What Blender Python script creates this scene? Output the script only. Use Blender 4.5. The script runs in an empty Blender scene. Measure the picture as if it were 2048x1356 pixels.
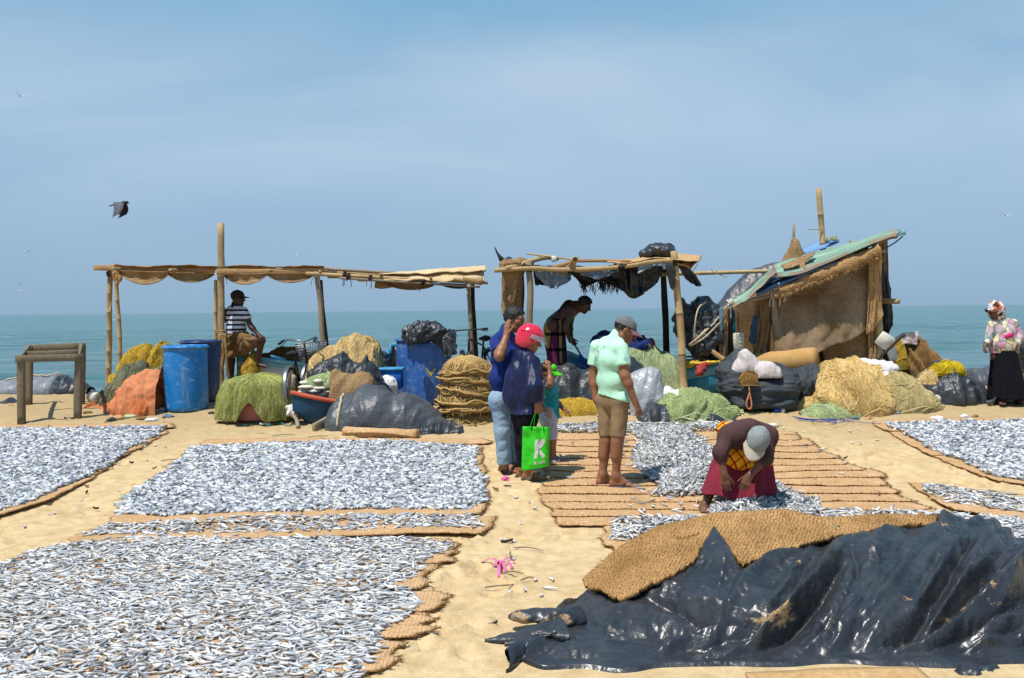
import bpy, math, random
import numpy as np
from mathutils import Vector, Matrix
R = math.radians
sc = bpy.context.scene
COL = sc.collection
random.seed(11)
rng = np.random.default_rng(11)
A = lambda *p: np.array(p, float)
CAM = A(0, 0, 1.75); FPX = 2000.0
_p = math.atan(58.5 / FPX); _r = R(0.59)
c_f = A(0, math.cos(_p), -math.sin(_p)); _u0 = A(0, math.sin(_p), math.cos(_p)); _r0 = A(1, 0, 0)
c_r = math.cos(_r) * _r0 - math.sin(_r) * _u0
c_u = math.sin(_r) * _r0 + math.cos(_r) * _u0
def P(u, v, Y):
 d = c_f + (u - 1024) / FPX * c_r - (v - 678) / FPX * c_u
 return CAM + d * (Y / d[1])
_GY = np.linspace(-60, 200, 5201)
_gz = np.interp(_GY, [-60, 7.5, 10, 12, 13.2, 14.4, 15.6, 17, 20, 24, 40, 100, 200], [0, 0, .07, .17, .26, .42, .46, .42, .1, -.75, -2.2, -5, -9])
_k = np.hanning(25); _k /= _k.sum()
_gz = np.convolve(np.pad(_gz, 12, mode='edge'), _k, 'valid')
def _h(ix, iy, iz, seed):
 h = (ix.astype(np.int64) * 374761393 + iy.astype(np.int64) * 668265263 + iz.astype(np.int64) * 2147483647 + seed * 974711) & 0xffffffff
 h = ((h ^ (h >> 13)) * 1274126177) & 0xffffffff
 h = ((h ^ (h >> 15)) * 2246822519) & 0xffffffff
 return ((h ^ (h >> 16)) & 0xffff) / 32767.5 - 1.0
def noise(x, y, z=0.0, seed=0):
 x, y, z = np.broadcast_arrays(np.asarray(x, float), np.asarray(y, float), np.asarray(z, float))
 ix, iy, iz = np.floor(x), np.floor(y), np.floor(z)
 fx, fy, fz = x - ix, y - iy, z - iz
 w = lambda t: t * t * t * (t * (t * 6 - 15) + 10)
 wx, wy, wz = w(fx), w(fy), w(fz)
 ix, iy, iz = ix.astype(np.int64), iy.astype(np.int64), iz.astype(np.int64)
 def lerp(a, b, t): return a + (b - a) * t
 c = [[[_h(ix + i, iy + j, iz + k, seed) for k in (0, 1)] for j in (0, 1)] for i in (0, 1)]
 a = [[lerp(c[0][j][k], c[1][j][k], wx) for k in (0, 1)] for j in (0, 1)]
 b = [lerp(a[0][k], a[1][k], wy) for k in (0, 1)]
 return lerp(b[0], b[1], wz)
def noise2(x, y, seed=0):
 x, y = np.broadcast_arrays(np.asarray(x, float), np.asarray(y, float))
 ix, iy = np.floor(x), np.floor(y)
 fx, fy = x - ix, y - iy
 w = lambda t: t * t * t * (t * (t * 6 - 15) + 10)
 wx, wy = w(fx), w(fy)
 ix, iy = ix.astype(np.int64), iy.astype(np.int64); z0 = np.zeros_like(ix)
 a = _h(ix, iy, z0, seed); b = _h(ix + 1, iy, z0, seed); c = _h(ix, iy + 1, z0, seed); d = _h(ix + 1, iy + 1, z0, seed)
 return (a + (b - a) * wx) * (1 - wy) + (c + (d - c) * wx) * wy
def fbm2(x, y, o=4, seed=0):
 t, a, f, n = 0, 1., 1., 0
 for i in range(o):
  t = t + a * noise2(x * f + i * 7.3, y * f - i * 3.1, seed + i); n += a; a *= .5; f *= 2.03
 return t / n
def fbm(x, y, z, o=3, seed=0):
 t, a, f, n = 0, 1., 1., 0
 for i in range(o):
  t = t + a * noise(x * f + i * 7.3, y * f - i * 3.1, z * f + i * 1.7, seed + i); n += a; a *= .5; f *= 2.03
 return t / n
def ridge2(x, y, seed=0):
 return 1 - 2 * np.abs(noise2(x, y, seed))
def facet(x, y, z=0.0, seed=0):
 """piecewise-linear noise on tetrahedra: flat facets meeting in sharp creases, like crumpled sheet"""
 x, y, z = np.broadcast_arrays(np.asarray(x, float), np.asarray(y, float), np.asarray(z, float))
 i = [np.floor(q) for q in (x, y, z)]; f = np.stack([x - i[0], y - i[1], z - i[2]], -1)
 i = [q.astype(np.int64) for q in i]; o = np.argsort(-f, axis=-1); fs = np.take_along_axis(f, o, -1)
 v = _h(i[0], i[1], i[2], seed); r = v * (1 - fs[..., 0]); off = [0, 0, 0]
 off = np.zeros(f.shape, np.int64)
 for k in range(3):
  np.put_along_axis(off, o[..., k:k + 1], 1, -1)
  v = _h(i[0] + off[..., 0], i[1] + off[..., 1], i[2] + off[..., 2], seed)
  r = r + v * (fs[..., k] - (fs[..., k + 1] if k < 2 else 0))
 return r
def crump(x, y, z, seed=0):
 """two octaves of creases on warped coordinates"""
 wx = x + .22 * noise(x * 1.1, y * 1.1, z * 1.1, seed + 11); wy = y + .22 * noise(x * 1.1 + 9, y * 1.1, z * 1.1, seed + 12); wz = z + .22 * noise(x * 1.1, y * 1.1 + 5, z * 1.1, seed + 13)
 a = math.radians(37); rx, rz = wx * math.cos(a) - wz * math.sin(a), wx * math.sin(a) + wz * math.cos(a)
 return facet(wx, wy, wz, seed) + .5 * facet(rx * 2.1, wy * 2.1 + 3, rz * 2.1, seed + 1) + .22 * facet(wx * 4.7, wy * 4.7, rz * 4.7 + 2, seed + 2)
def sstep(a, b, x):
 t = np.clip((x - a) / (b - a), 0, 1); return t * t * (3 - 2 * t)
def ground(x, y):
 x = np.asarray(x, float); y = np.asarray(y, float)
 return np.interp(y, _GY, _gz) + .02 * fbm2(x * .9, y * .9, 2, 3) * sstep(3, 5, y)
def gp(x, y): return A(x, y, float(ground(x, y)))
def G(u, v, off=0.0):
 d = c_f + (u - 1024) / FPX * c_r - (v - 678) / FPX * c_u
 t = np.linspace(2, 17, 601) / d[1]
 pts = CAM + d * t[:, None]
 f = pts[:, 2] - ground(pts[:, 0], pts[:, 1]) - off
 i = np.argmax(f < 0) if (f < 0).any() else 600
 if i == 0: i = 1
 t0, t1 = t[i - 1], t[i]
 for _ in range(20):
  m = (t0 + t1) / 2; q = CAM + d * m
  if q[2] - ground(q[0], q[1]) - off < 0: t1 = m
  else: t0 = m
 return CAM + d * t1
class MB:
 def __init__(s): s.V = []; s.F = []; s.C = []; s.n = 0; s.col = False
 def add(s, V, F, c=None):
  V = np.asarray(V, float).reshape(-1, 3)
  for f in (F if isinstance(F, list) else [F]):
   f = np.asarray(f)
   if len(f): s.F.append(f + s.n)
  s.V.append(V); s.n += len(V)
  if c is None: c = np.ones((len(V), 3))
  else: s.col = True; c = np.broadcast_to(np.asarray(c, float), (len(V), 3))
  s.C.append(c); return s
 def obj(s, name, mat, parent=None, smooth=True, loc=None):
  V = np.concatenate(s.V); C = np.concatenate(s.C) if s.col else None
  return mesh_obj(name, V, s.F, mat, parent, smooth, C, loc)
def mesh_data(name, V, F, mat, smooth=True, C=None):
 me = bpy.data.meshes.new(name)
 F = F if isinstance(F, list) else [F]
 me.vertices.add(len(V)); me.vertices.foreach_set('co', np.ascontiguousarray(V, np.float32).ravel())
 li = np.concatenate([f.ravel() for f in F]).astype(np.int32)
 tot = np.concatenate([np.full(len(f), f.shape[1]) for f in F]).astype(np.int32)
 st = np.concatenate([[0], np.cumsum(tot)[:-1]]).astype(np.int32)
 me.loops.add(len(li)); me.loops.foreach_set('vertex_index', li)
 me.polygons.add(len(tot)); me.polygons.foreach_set('loop_start', st); me.polygons.foreach_set('loop_total', tot)
 me.update(calc_edges=True); me.validate(verbose=False)
 me.polygons.foreach_set('use_smooth', np.full(len(me.polygons), smooth))
 if C is not None:
  at = me.color_attributes.new('Col', 'FLOAT_COLOR', 'POINT')
  at.data.foreach_set('color', np.hstack([np.asarray(C, float), np.ones((len(V), 1))]).astype(np.float32).ravel())
 if mat: me.materials.append(mat)
 return me
def mesh_obj(name, V, F, mat, parent=None, smooth=True, C=None, loc=None):
 V = np.asarray(V, float)
 L = A(*WLOC[parent.name]) if parent is not None else (A(*loc) if loc is not None else A((V[:, 0].min() + V[:, 0].max()) / 2, (V[:, 1].min() + V[:, 1].max()) / 2, V[:, 2].min()))
 o = bpy.data.objects.new(name, mesh_data(name, V - L, F, mat, smooth, C)); COL.objects.link(o)
 if parent is None: o.location = L
 else: o.parent = parent
 WLOC[o.name] = tuple(L)
 return o
WLOC = {}
def thing(name, label, cat, loc, group=None):
 o = bpy.data.objects.new(name, None); COL.objects.link(o); o.location = loc; o.empty_display_size = .1
 WLOC[o.name] = tuple(loc); return tag(o, label, cat, group)
def tag(o, label=None, cat=None, group=None, kind=None):
 if label: o['label'] = label
 if cat: o['category'] = cat
 if group: o['group'] = group
 if kind: o['kind'] = kind
 return o
def grid_faces(nr, nc, wrap=False):
 i = np.arange(nr - 1)[:, None]; j = np.arange(nc if wrap else nc - 1)[None, :]
 a = i * nc + j; b = i * nc + (j + 1) % nc
 return np.stack([a, b, b + nc, a + nc], -1).reshape(-1, 4)
def grid_normals(g):
 du = np.gradient(g, axis=1); dv = np.gradient(g, axis=0)
 n = np.cross(du, dv); return n / (np.linalg.norm(n, axis=-1, keepdims=True) + 1e-12)
def slab(g, th, hole=None):
 """closed thin sheet from a grid of points (nr,nc,3)"""
 nr, nc = g.shape[:2]; n = grid_normals(g)
 a = (g + n * th / 2).reshape(-1, 3); b = (g - n * th / 2).reshape(-1, 3); N = nr * nc
 f = grid_faces(nr, nc)
 if hole is not None:
  h = hole.ravel(); keep = ~(h[f].any(1)); f = f[keep]
 fs = [f, f[:, ::-1] + N]
 e = np.concatenate([f[:, [0, 1]], f[:, [1, 2]], f[:, [2, 3]], f[:, [3, 0]]])
 key = np.sort(e, 1); _, idx, cnt = np.unique(key, axis=0, return_index=True, return_counts=True)
 r = e[idx[cnt == 1]]
 fs.append(np.stack([r[:, 1], r[:, 0], r[:, 0] + N, r[:, 1] + N], -1))
 return np.concatenate([a, b]), fs
def frames(path):
 path = np.asarray(path, float); t = np.gradient(path, axis=0); t /= np.linalg.norm(t, axis=1, keepdims=True) + 1e-12
 n = np.cross(t[0], [0, 0, 1.]);
 if np.linalg.norm(n) < .1: n = np.cross(t[0], [0, 1., 0])
 n /= np.linalg.norm(n); N = [n]
 for i in range(1, len(path)):
  n = N[-1] - t[i] * np.dot(N[-1], t[i]); n /= np.linalg.norm(n) + 1e-12; N.append(n)
 N = np.array(N); return t, N, np.cross(t, N)
def sweep(path, prof, scale=1.0, caps=True):
 """sweep a 2-D profile (k,2) along path; profile x = side normal, y = up-ish"""
 path = np.asarray(path, float); t, N, B = frames(path); prof = np.asarray(prof, float); k = len(prof)
 s = np.broadcast_to(np.asarray(scale, float), (len(path),))[:, None, None]
 V = path[:, None] + s * (prof[None, :, :1] * N[:, None] + prof[None, :, 1:] * B[:, None])
 F = [grid_faces(len(path), k, True)]
 V = V.reshape(-1, 3)
 if caps:
  n = len(V); V = np.concatenate([V, path[:1], path[-1:]])
  j = np.arange(k); l = (len(path) - 1) * k
  F.append(np.stack([(j + 1) % k, j, np.full(k, n)], -1)); F.append(np.stack([l + j, l + (j + 1) % k, np.full(k, n + 1)], -1))
 return V, F
def circ(n, r=1.0, ry=None):
 a = np.arange(n) * 2 * math.pi / n
 return np.stack([np.cos(a) * r, np.sin(a) * (r if ry is None else ry)], -1)
def tube(path, r, n=8, caps=True):
 r = np.asarray(r, float)
 return sweep(path, circ(n), r, caps)
def rect(w, h, b=.004):
 w, h = w / 2, h / 2; b = min(b, w * .4, h * .4)
 return A([-w + b, -h], [w - b, -h], [w, -h + b], [w, h - b], [w - b, h], [-w + b, h], [-w, h - b], [-w, -h + b])
def lin(p, q, n=2): return np.linspace(np.asarray(p, float), np.asarray(q, float), n)
def curve(pts, n=24):
 """Catmull-Rom through the points"""
 p = np.asarray(pts, float); p = np.concatenate([2 * p[:1] - p[1:2], p, 2 * p[-1:] - p[-2:-1]])
 m = len(p) - 3; t = np.linspace(0, m - 1e-6, n); i = t.astype(int); f = (t - i)[:, None]
 a, b, c, d = p[i], p[i + 1], p[i + 2], p[i + 3]
 return .5 * (2 * b + (c - a) * f + (2 * a - 5 * b + 4 * c - d) * f * f + (3 * b - a - 3 * c + d) * f ** 3)
def bez_px(pts, Y, n=24): return curve([P(*q[:2], Y + (q[2] if len(q) > 2 else 0)) for q in pts], n)
def bamboo(p, q, r0, r1=None, bend=.0, node=.32, seed=0, n=9, bdir=(1, 0, 0)):
 r1 = r0 if r1 is None else r1; L = np.linalg.norm(np.asarray(q) - np.asarray(p)); rs = np.random.default_rng(seed)
 ts = [0.0]; z = rs.uniform(.1, node)
 while z < L - .02:
  for d in (-.014, -.005, .005, .014): ts.append((z + d) / L)
  z += node * rs.uniform(.85, 1.15)
 ts = np.array(sorted([t for t in ts if 0 <= t < 1] + [1.0] + list(np.linspace(.05, .95, 8))))
 path = np.asarray(p) + (np.asarray(q) - np.asarray(p)) * ts[:, None] + A(*bdir) * (bend * np.sin(ts * math.pi) + .012 * noise(ts * 4, seed * 3.1, 0, 5))[:, None]
 rad = r0 + (r1 - r0) * ts
 z = rs.uniform(0, 1)
 nod = np.zeros_like(ts); rs = np.random.default_rng(seed); z = rs.uniform(.1, node)
 while z < L - .02:
  nod = np.maximum(nod, np.exp(-((ts * L - z) / .008) ** 2)); z += node * rs.uniform(.85, 1.15)
 return tube(path, rad * (1 + .16 * nod), n)
def pole(p, q, r0, r1=None, bend=0., seed=0, n=9, m=14, bdir=(1, 0, 0), knob=.06):
 r1 = r0 if r1 is None else r1; t = np.linspace(0, 1, m)
 path = np.asarray(p) + (np.asarray(q) - np.asarray(p)) * t[:, None] + A(*bdir) * (bend * np.sin(t * math.pi))[:, None]
 path = path + .35 * r0 * np.stack([noise(t * 5, seed, 0, 1), noise(t * 5, seed, 0, 2), 0 * t], -1)
 return tube(path, (r0 + (r1 - r0) * t) * (1 + knob * noise(t * 9, seed * 1.7, 0, 3)), n)
def plank(p, q, w, h, seed=0, m=12, warp=.01):
 t = np.linspace(0, 1, m); path = np.asarray(p) + (np.asarray(q) - np.asarray(p)) * t[:, None]
 path = path + warp * np.stack([0 * t, noise(t * 2.3, seed, 0, 4), noise(t * 2.1, seed, 0, 6)], -1)
 return sweep(path, rect(w, h, .005), 1 + .05 * noise(t * 6, seed * 2.2, 0, 8))
def lathe(prof, n, c=(0, 0, 0), wob=0., seed=0):
 prof = np.asarray(prof, float); a = np.arange(n) * 2 * math.pi / n
 r = prof[:, :1] * (1 + wob * noise2(np.cos(a) * 1.5 + prof[:, 1:] * 3, np.sin(a) * 1.5 + 0 * prof[:, 1:], seed))
 V = np.stack([r * np.cos(a), r * np.sin(a), np.broadcast_to(prof[:, 1:], r.shape)], -1).reshape(-1, 3)
 return V + A(*c), [grid_faces(len(prof), n, True)[:, ::1]]
def ico(c, r, n=12, m=8, seed=None, amp=0.):
 th = np.linspace(0, math.pi, m + 1); ph = np.arange(n) * 2 * math.pi / n
 d = np.stack([np.sin(th)[:, None] * np.cos(ph), np.sin(th)[:, None] * np.sin(ph), np.cos(th)[:, None] + 0 * ph], -1)
 rr = np.asarray(r, float) * np.ones(3)
 k = 1 if seed is None else (1 + amp * noise(d[..., 0] * 2.2, d[..., 1] * 2.2, d[..., 2] * 2.2, seed))[..., None]
 return (A(*c) + d * rr * k).reshape(-1, 3), [grid_faces(m + 1, n, True)[:, ::-1]]
def unit(v): v = np.asarray(v, float); return v / (np.linalg.norm(v) + 1e-12)
class Sdf:
 def __init__(s, h=.008): s.h = h; s.ops = []
 def cone(s, a, b, ra, rb=None, k=.02, flat=0): s.ops.append(('c', np.asarray(a, float), np.asarray(b, float), ra, ra if rb is None else rb, k, flat)); return s
 def chain(s, pts, rad, k=.02):
  for i in range(len(pts) - 1): s.cone(pts[i], pts[i + 1], rad[i], rad[i + 1], k)
  return s
 def ell(s, c, ax, r, k=.02): s.ops.append(('e', np.asarray(c, float), np.asarray(ax, float), np.asarray(r, float), k)); return s
 def subell(s, c, ax, r, k=.01): s.ops.append(('-', np.asarray(c, float), np.asarray(ax, float), np.asarray(r, float), k)); return s
 def cut(s, p, n): s.ops.append(('h', np.asarray(p, float), unit(n))); return s
 def cutball(s, p, n, c, r): s.ops.append(('b', np.asarray(p, float), unit(n), np.asarray(c, float), r)); return s
 def build(s):
  lo = np.full(3, 1e9); hi = -lo
  for o in s.ops:
   if o[0] == 'c': a = np.minimum(o[1] - o[3], o[2] - o[4]); b = np.maximum(o[1] + o[3], o[2] + o[4])
   elif o[0] == 'e': m = o[3].max(); a, b = o[1] - m, o[1] + m
   else: continue
   lo = np.minimum(lo, a); hi = np.maximum(hi, b)
  h = s.h; lo -= 4 * h + .012; hi += 4 * h + .012
  dim = np.ceil((hi - lo) / h).astype(int) + 1
  D = np.full(dim, 9.0, np.float32)
  ax = [lo[i] + h * np.arange(dim[i]) for i in range(3)]
  for o in s.ops:
   if o[0] in 'ce-':
    if o[0] == 'c': k = o[5]; a = np.minimum(o[1] - o[3], o[2] - o[4]); b = np.maximum(o[1] + o[3], o[2] + o[4])
    else: k = o[4]; m = o[3].max(); a, b = o[1] - m, o[1] + m
    pad = k + 3 * h
    i0 = np.maximum(((a - pad - lo) / h).astype(int), 0); i1 = np.minimum(((b + pad - lo) / h).astype(int) + 2, dim)
    if (i1 <= i0).any(): continue
    sl = tuple(slice(p, q) for p, q in zip(i0, i1))
    X = ax[0][sl[0]][:, None, None]; Yy = ax[1][sl[1]][None, :, None]; Z = ax[2][sl[2]][None, None, :]
    if o[0] == 'c':
     A_, B_ = o[1], o[2]; ba = B_ - A_; L2 = max(ba @ ba, 1e-12)
     x, y, z = X - A_[0], Yy - A_[1], Z - A_[2]
     t = np.clip((x * ba[0] + y * ba[1] + z * ba[2]) / L2, 0, 1)
     d = np.sqrt((x - t * ba[0]) ** 2 + (y - t * ba[1]) ** 2 + (z - t * ba[2]) ** 2) - (o[3] + (o[4] - o[3]) * t)
     if o[6]: d = np.maximum(d, ((x * ba[0] + y * ba[1] + z * ba[2]) / L2 - 1) * math.sqrt(L2))
    else:
     x, y, z = X - o[1][0], Yy - o[1][1], Z - o[1][2]; r = o[3]
     q = [x * o[2][i][0] + y * o[2][i][1] + z * o[2][i][2] for i in range(3)]
     k0 = np.sqrt(sum((q[i] / r[i]) ** 2 for i in range(3))); k1 = np.sqrt(sum((q[i] / r[i] ** 2) ** 2 for i in range(3))) + 1e-9
     d = k0 * (k0 - 1) / k1
    cur = D[sl]
    if o[0] == '-':
     hh = np.clip(.5 - .5 * (cur + d) / k, 0, 1); D[sl] = cur * (1 - hh) - d * hh + k * hh * (1 - hh)
    else:
     hh = np.clip(.5 + .5 * (d - cur) / k, 0, 1); D[sl] = d * (1 - hh) + cur * hh - k * hh * (1 - hh)
   elif o[0] == 'h':
    q = (ax[0][:, None, None] - o[1][0]) * o[2][0] + (ax[1][None, :, None] - o[1][1]) * o[2][1] + (ax[2][None, None, :] - o[1][2]) * o[2][2]
    np.maximum(D, q, out=D)
   elif o[0] == 'b':
    q = (ax[0][:, None, None] - o[1][0]) * o[2][0] + (ax[1][None, :, None] - o[1][1]) * o[2][1] + (ax[2][None, None, :] - o[1][2]) * o[2][2]
    rr = np.sqrt((ax[0][:, None, None] - o[3][0]) ** 2 + (ax[1][None, :, None] - o[3][1]) ** 2 + (ax[2][None, None, :] - o[3][2]) ** 2) - o[4]
    D = np.maximum(D, np.minimum(q, -rr)).astype(np.float32)
  return surface_nets(D, lo, h)
def surface_nets(D, lo, h):
 nx, ny, nz = D.shape; S = D < 0
 c = np.stack([S[i:nx - 1 + i, j:ny - 1 + j, k:nz - 1 + k] for i in (0, 1) for j in (0, 1) for k in (0, 1)])
 n = c.sum(0); act = (n > 0) & (n < 8); ii = np.argwhere(act)
 idx = np.full(act.shape, -1, np.int64); idx[act] = np.arange(len(ii))
 corner = np.array([(i, j, k) for i in (0, 1) for j in (0, 1) for k in (0, 1)])
 vals = np.stack([D[ii[:, 0] + q[0], ii[:, 1] + q[1], ii[:, 2] + q[2]] for q in corner], 1)
 acc = np.zeros((len(ii), 3)); cnt = np.zeros(len(ii))
 for a in range(8):
  for b in range(a + 1, 8):
   df = corner[b] - corner[a]
   if np.abs(df).sum() != 1: continue
   va, vb = vals[:, a], vals[:, b]; m = (va < 0) != (vb < 0)
   t = va / np.where(m, va - vb, 1)
   acc += np.where(m[:, None], corner[a] + t[:, None] * df, 0); cnt += m
 V = lo + h * (ii + acc / cnt[:, None]); F = []
 for ax in range(3):
  o1, o2 = [(1, 2), (2, 0), (0, 1)][ax]
  sl0 = [slice(None)] * 3; sl1 = [slice(None)] * 3; sl0[ax] = slice(0, -1); sl1[ax] = slice(1, None)
  s0, s1 = S[tuple(sl0)], S[tuple(sl1)]
  e = np.argwhere(s0 != s1); e = e[(e[:, o1] > 0) & (e[:, o2] > 0)]
  e = e[(e[:, o1] < D.shape[o1] - 1) & (e[:, o2] < D.shape[o2] - 1)]
  ins = s0[e[:, 0], e[:, 1], e[:, 2]]
  def at(d1, d2):
   q = e.copy(); q[:, o1] -= d1; q[:, o2] -= d2; return idx[q[:, 0], q[:, 1], q[:, 2]]
  q = np.stack([at(1, 1), at(0, 1), at(0, 0), at(1, 0)], 1)
  q = np.where(ins[:, None], q, q[:, ::-1]); F.append(q[(q >= 0).all(1)])
 F = np.concatenate(F)
 return V, F
def vnormals(V, F):
 n = np.zeros_like(V); f = F[0] if isinstance(F, list) else F
 fn = np.cross(V[f[:, 2]] - V[f[:, 0]], V[f[:, 3 if f.shape[1] == 4 else 1]] - V[f[:, 1]])
 for j in range(f.shape[1]): np.add.at(n, f[:, j], fn)
 return n / (np.linalg.norm(n, axis=1, keepdims=True) + 1e-12)
def smooth_v(V, F, it=1):
 for _ in range(it):
  a = np.zeros_like(V); c = np.zeros(len(V))
  for j in range(4):
   p, q = F[:, j], F[:, (j + 1) % 4]; np.add.at(a, p, V[q]); np.add.at(c, p, 1)
  V = np.where(c[:, None] > 0, .5 * V + .5 * a / np.maximum(c, 1)[:, None], V)
 return V
def hx(s, k=1.0):
 s = s.lstrip('#'); c = [int(s[i:i + 2], 16) / 255 for i in (0, 2, 4)]
 return tuple(k * (v / 12.92 if v <= .04045 else ((v + .055) / 1.055) ** 2.4) for v in c) + (1,)
class Nt:
 def __init__(s, name):
  s.m = bpy.data.materials.new(name); s.m.use_nodes = True; s.t = s.m.node_tree; s.b = s.t.nodes['Principled BSDF']
  s.tc = s.n('ShaderNodeTexCoord')
 def n(s, t, **k):
  o = s.t.nodes.new(t)
  for a, v in k.items(): setattr(o, a, v)
  return o
 def l(s, a, b): s.t.links.new(a, b)
 def coord(s, sx=1, sy=1, sz=1, rot=(0, 0, 0)):
  m = s.n('ShaderNodeMapping'); m.inputs['Scale'].default_value = (sx, sy, sz); m.inputs['Rotation'].default_value = rot
  s.l(s.tc.outputs['Object'], m.inputs[0]); return m.outputs[0]
 def noise(s, scale, detail=4, rough=.6, co=None, dist=0):
  n = s.n('ShaderNodeTexNoise'); n.inputs['Scale'].default_value = scale; n.inputs['Detail'].default_value = detail
  n.inputs['Roughness'].default_value = rough; n.inputs['Distortion'].default_value = dist
  s.l(co or s.tc.outputs['Object'], n.inputs['Vector']); return n.outputs['Fac']
 def wave(s, scale, co=None, dist=0, axis='X', dscale=1, prof='SIN'):
  n = s.n('ShaderNodeTexWave', bands_direction=axis, wave_profile=prof); n.inputs['Scale'].default_value = scale; n.inputs['Distortion'].default_value = dist; n.inputs['Detail Scale'].default_value = dscale
  s.l(co or s.tc.outputs['Object'], n.inputs['Vector']); return n.outputs['Fac']
 def vor(s, scale, co=None, feat='F1'):
  n = s.n('ShaderNodeTexVoronoi', feature=feat); n.inputs['Scale'].default_value = scale
  s.l(co or s.tc.outputs['Object'], n.inputs['Vector']); return n.outputs['Distance']
 def ramp(s, f, stops):
  r = s.n('ShaderNodeValToRGB'); e = r.color_ramp.elements
  while len(e) < len(stops): e.new(.5)
  for q, (p, c) in zip(e, stops): q.position = p; q.color = c if len(c) == 4 else (*c, 1)
  s.l(f, r.inputs[0]); return r.outputs['Color']
 def mix(s, f, a, b, mode='MIX'):
  m = s.n('ShaderNodeMix', data_type='RGBA', blend_type=mode)
  for sock, v in ((0, f), (6, a), (7, b)):
   if hasattr(v, 'is_output'): s.l(v, m.inputs[sock])
   else: m.inputs[sock].default_value = v
  return m.outputs[2]
 def math(s, op, a, b=0.):
  m = s.n('ShaderNodeMath', operation=op)
  for i, v in enumerate((a, b)):
   if hasattr(v, 'is_output'): s.l(v, m.inputs[i])
   else: m.inputs[i].default_value = v
  return m.outputs[0]
 def attr(s): return s.n('ShaderNodeVertexColor', layer_name='Col').outputs['Color']
 def bump(s, h, st=.5, d=.01, prev=None):
  b = s.n('ShaderNodeBump'); b.inputs['Strength'].default_value = st; b.inputs['Distance'].default_value = d
  s.l(h, b.inputs['Height'])
  if prev is not None: s.l(prev, b.inputs['Normal'])
  return b.outputs[0]
 def done(s, col, rough=.8, nor=None, spec=.3, metal=0., **k):
  i = s.b.inputs
  for nm, v in (('Base Color', col), ('Roughness', rough), ('Specular IOR Level', spec), ('Metallic', metal)):
   if hasattr(v, 'is_output'): s.l(v, i[nm])
   else: i[nm].default_value = v
  if nor is not None: s.l(nor, i['Normal'])
  for a, v in k.items(): i[a.replace('_', ' ')].default_value = v
  return s.m
def basic(name, c1, c2, scale=6, rough=.8, bs=60, bst=.4, bd=.005, spec=.25, vc=False, stretch=None, metal=0, sheen=0):
 t = Nt(name); co = t.coord(*stretch) if stretch else None
 f = t.noise(scale, 5, .6, co); c = t.mix(t.ramp(f, [(.3, (0, 0, 0)), (.7, (1, 1, 1))]), c1, c2)
 f2 = t.noise(bs, 3, .6, co)
 c = t.mix(.5, c, t.ramp(f2, [(.2, (.45, .45, .45)), (.8, (1.4, 1.4, 1.4))]), 'MULTIPLY')
 if vc: c = t.mix(1.0, c, t.attr(), 'MULTIPLY')
 return t.done(c, rough, t.bump(f2, bst, bd), spec, metal, Sheen_Weight=sheen)
def plastic_sheet(name, c1, c2, rough=.32, crump=7, bst=.5, dirt=None, dscale=2.2, dth=.6, spec=.5, vc=False):
 t = Nt(name)
 n1 = t.math('ABSOLUTE', t.math('SUBTRACT', t.noise(crump, 2, .5, dist=.3), .5)); n2 = t.math('ABSOLUTE', t.math('SUBTRACT', t.noise(crump * 3.1, 2, .5, dist=.3), .5))
 h = t.math('ADD', t.math('MULTIPLY', n1, 2.), n2)
 c = t.mix(t.ramp(t.noise(3, 4), [(.35, (0, 0, 0)), (.7, (1, 1, 1))]), c1, c2); r = rough
 dust = t.ramp(t.noise(5, 6, .7), [(.42, (.02, .02, .02)), (.78, (.38, .38, .38))]); c = t.mix(dust, c, hx('#7c7a76', .5))
 if dirt:
  d = t.math('MULTIPLY', t.ramp(t.noise(dscale, 6, .68, t.coord(1, 1.0, 1.8)), [(dth, (0, 0, 0)), (dth + .05, (1, 1, 1))]), t.ramp(t.noise(45, 3), [(.3, (.3, .3, .3)), (.55, (1, 1, 1))]))
  c = t.mix(d, c, dirt); r = t.math('ADD', t.math('MULTIPLY', d, .5), rough)
 if vc: c = t.mix(1.0, c, t.attr(), 'MULTIPLY')
 return t.done(c, r, t.bump(h, bst, .03), spec)
def woven(name, c1, c2, sc1=55, rough=.95, bst=.8, spot=3, vc=False, dirs=('X', 'Z'), rot=(0, 0, 0), dark=.35):
 t = Nt(name); co = t.coord(rot=rot)
 a = t.wave(sc1, co, 5, dirs[0], 2.2); b = t.wave(sc1 * .9, co, 5, dirs[1], 2.2)
 w = t.math('MAXIMUM', a, b); fz = t.noise(70, 4, .75)
 h = t.math('ADD', t.math('MULTIPLY', a, b), t.math('MULTIPLY', fz, .8))
 c = t.mix(t.ramp(t.noise(spot, 5, .65), [(.32, (0, 0, 0)), (.68, (1, 1, 1))]), c1, c2)
 c = t.mix(.6, c, t.ramp(h, [(.25, (dark, dark, dark)), (.9, (1.3, 1.3, 1.3))]), 'MULTIPLY')
 c = t.mix(.6, c, t.ramp(t.noise(22, 4, .7), [(.3, (.6, .6, .6)), (.7, (1.25, 1.25, 1.25))]), 'MULTIPLY')
 if vc: c = t.mix(1.0, c, t.attr(), 'MULTIPLY')
 return t.done(c, rough, t.bump(h, bst, .006), .1)
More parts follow.
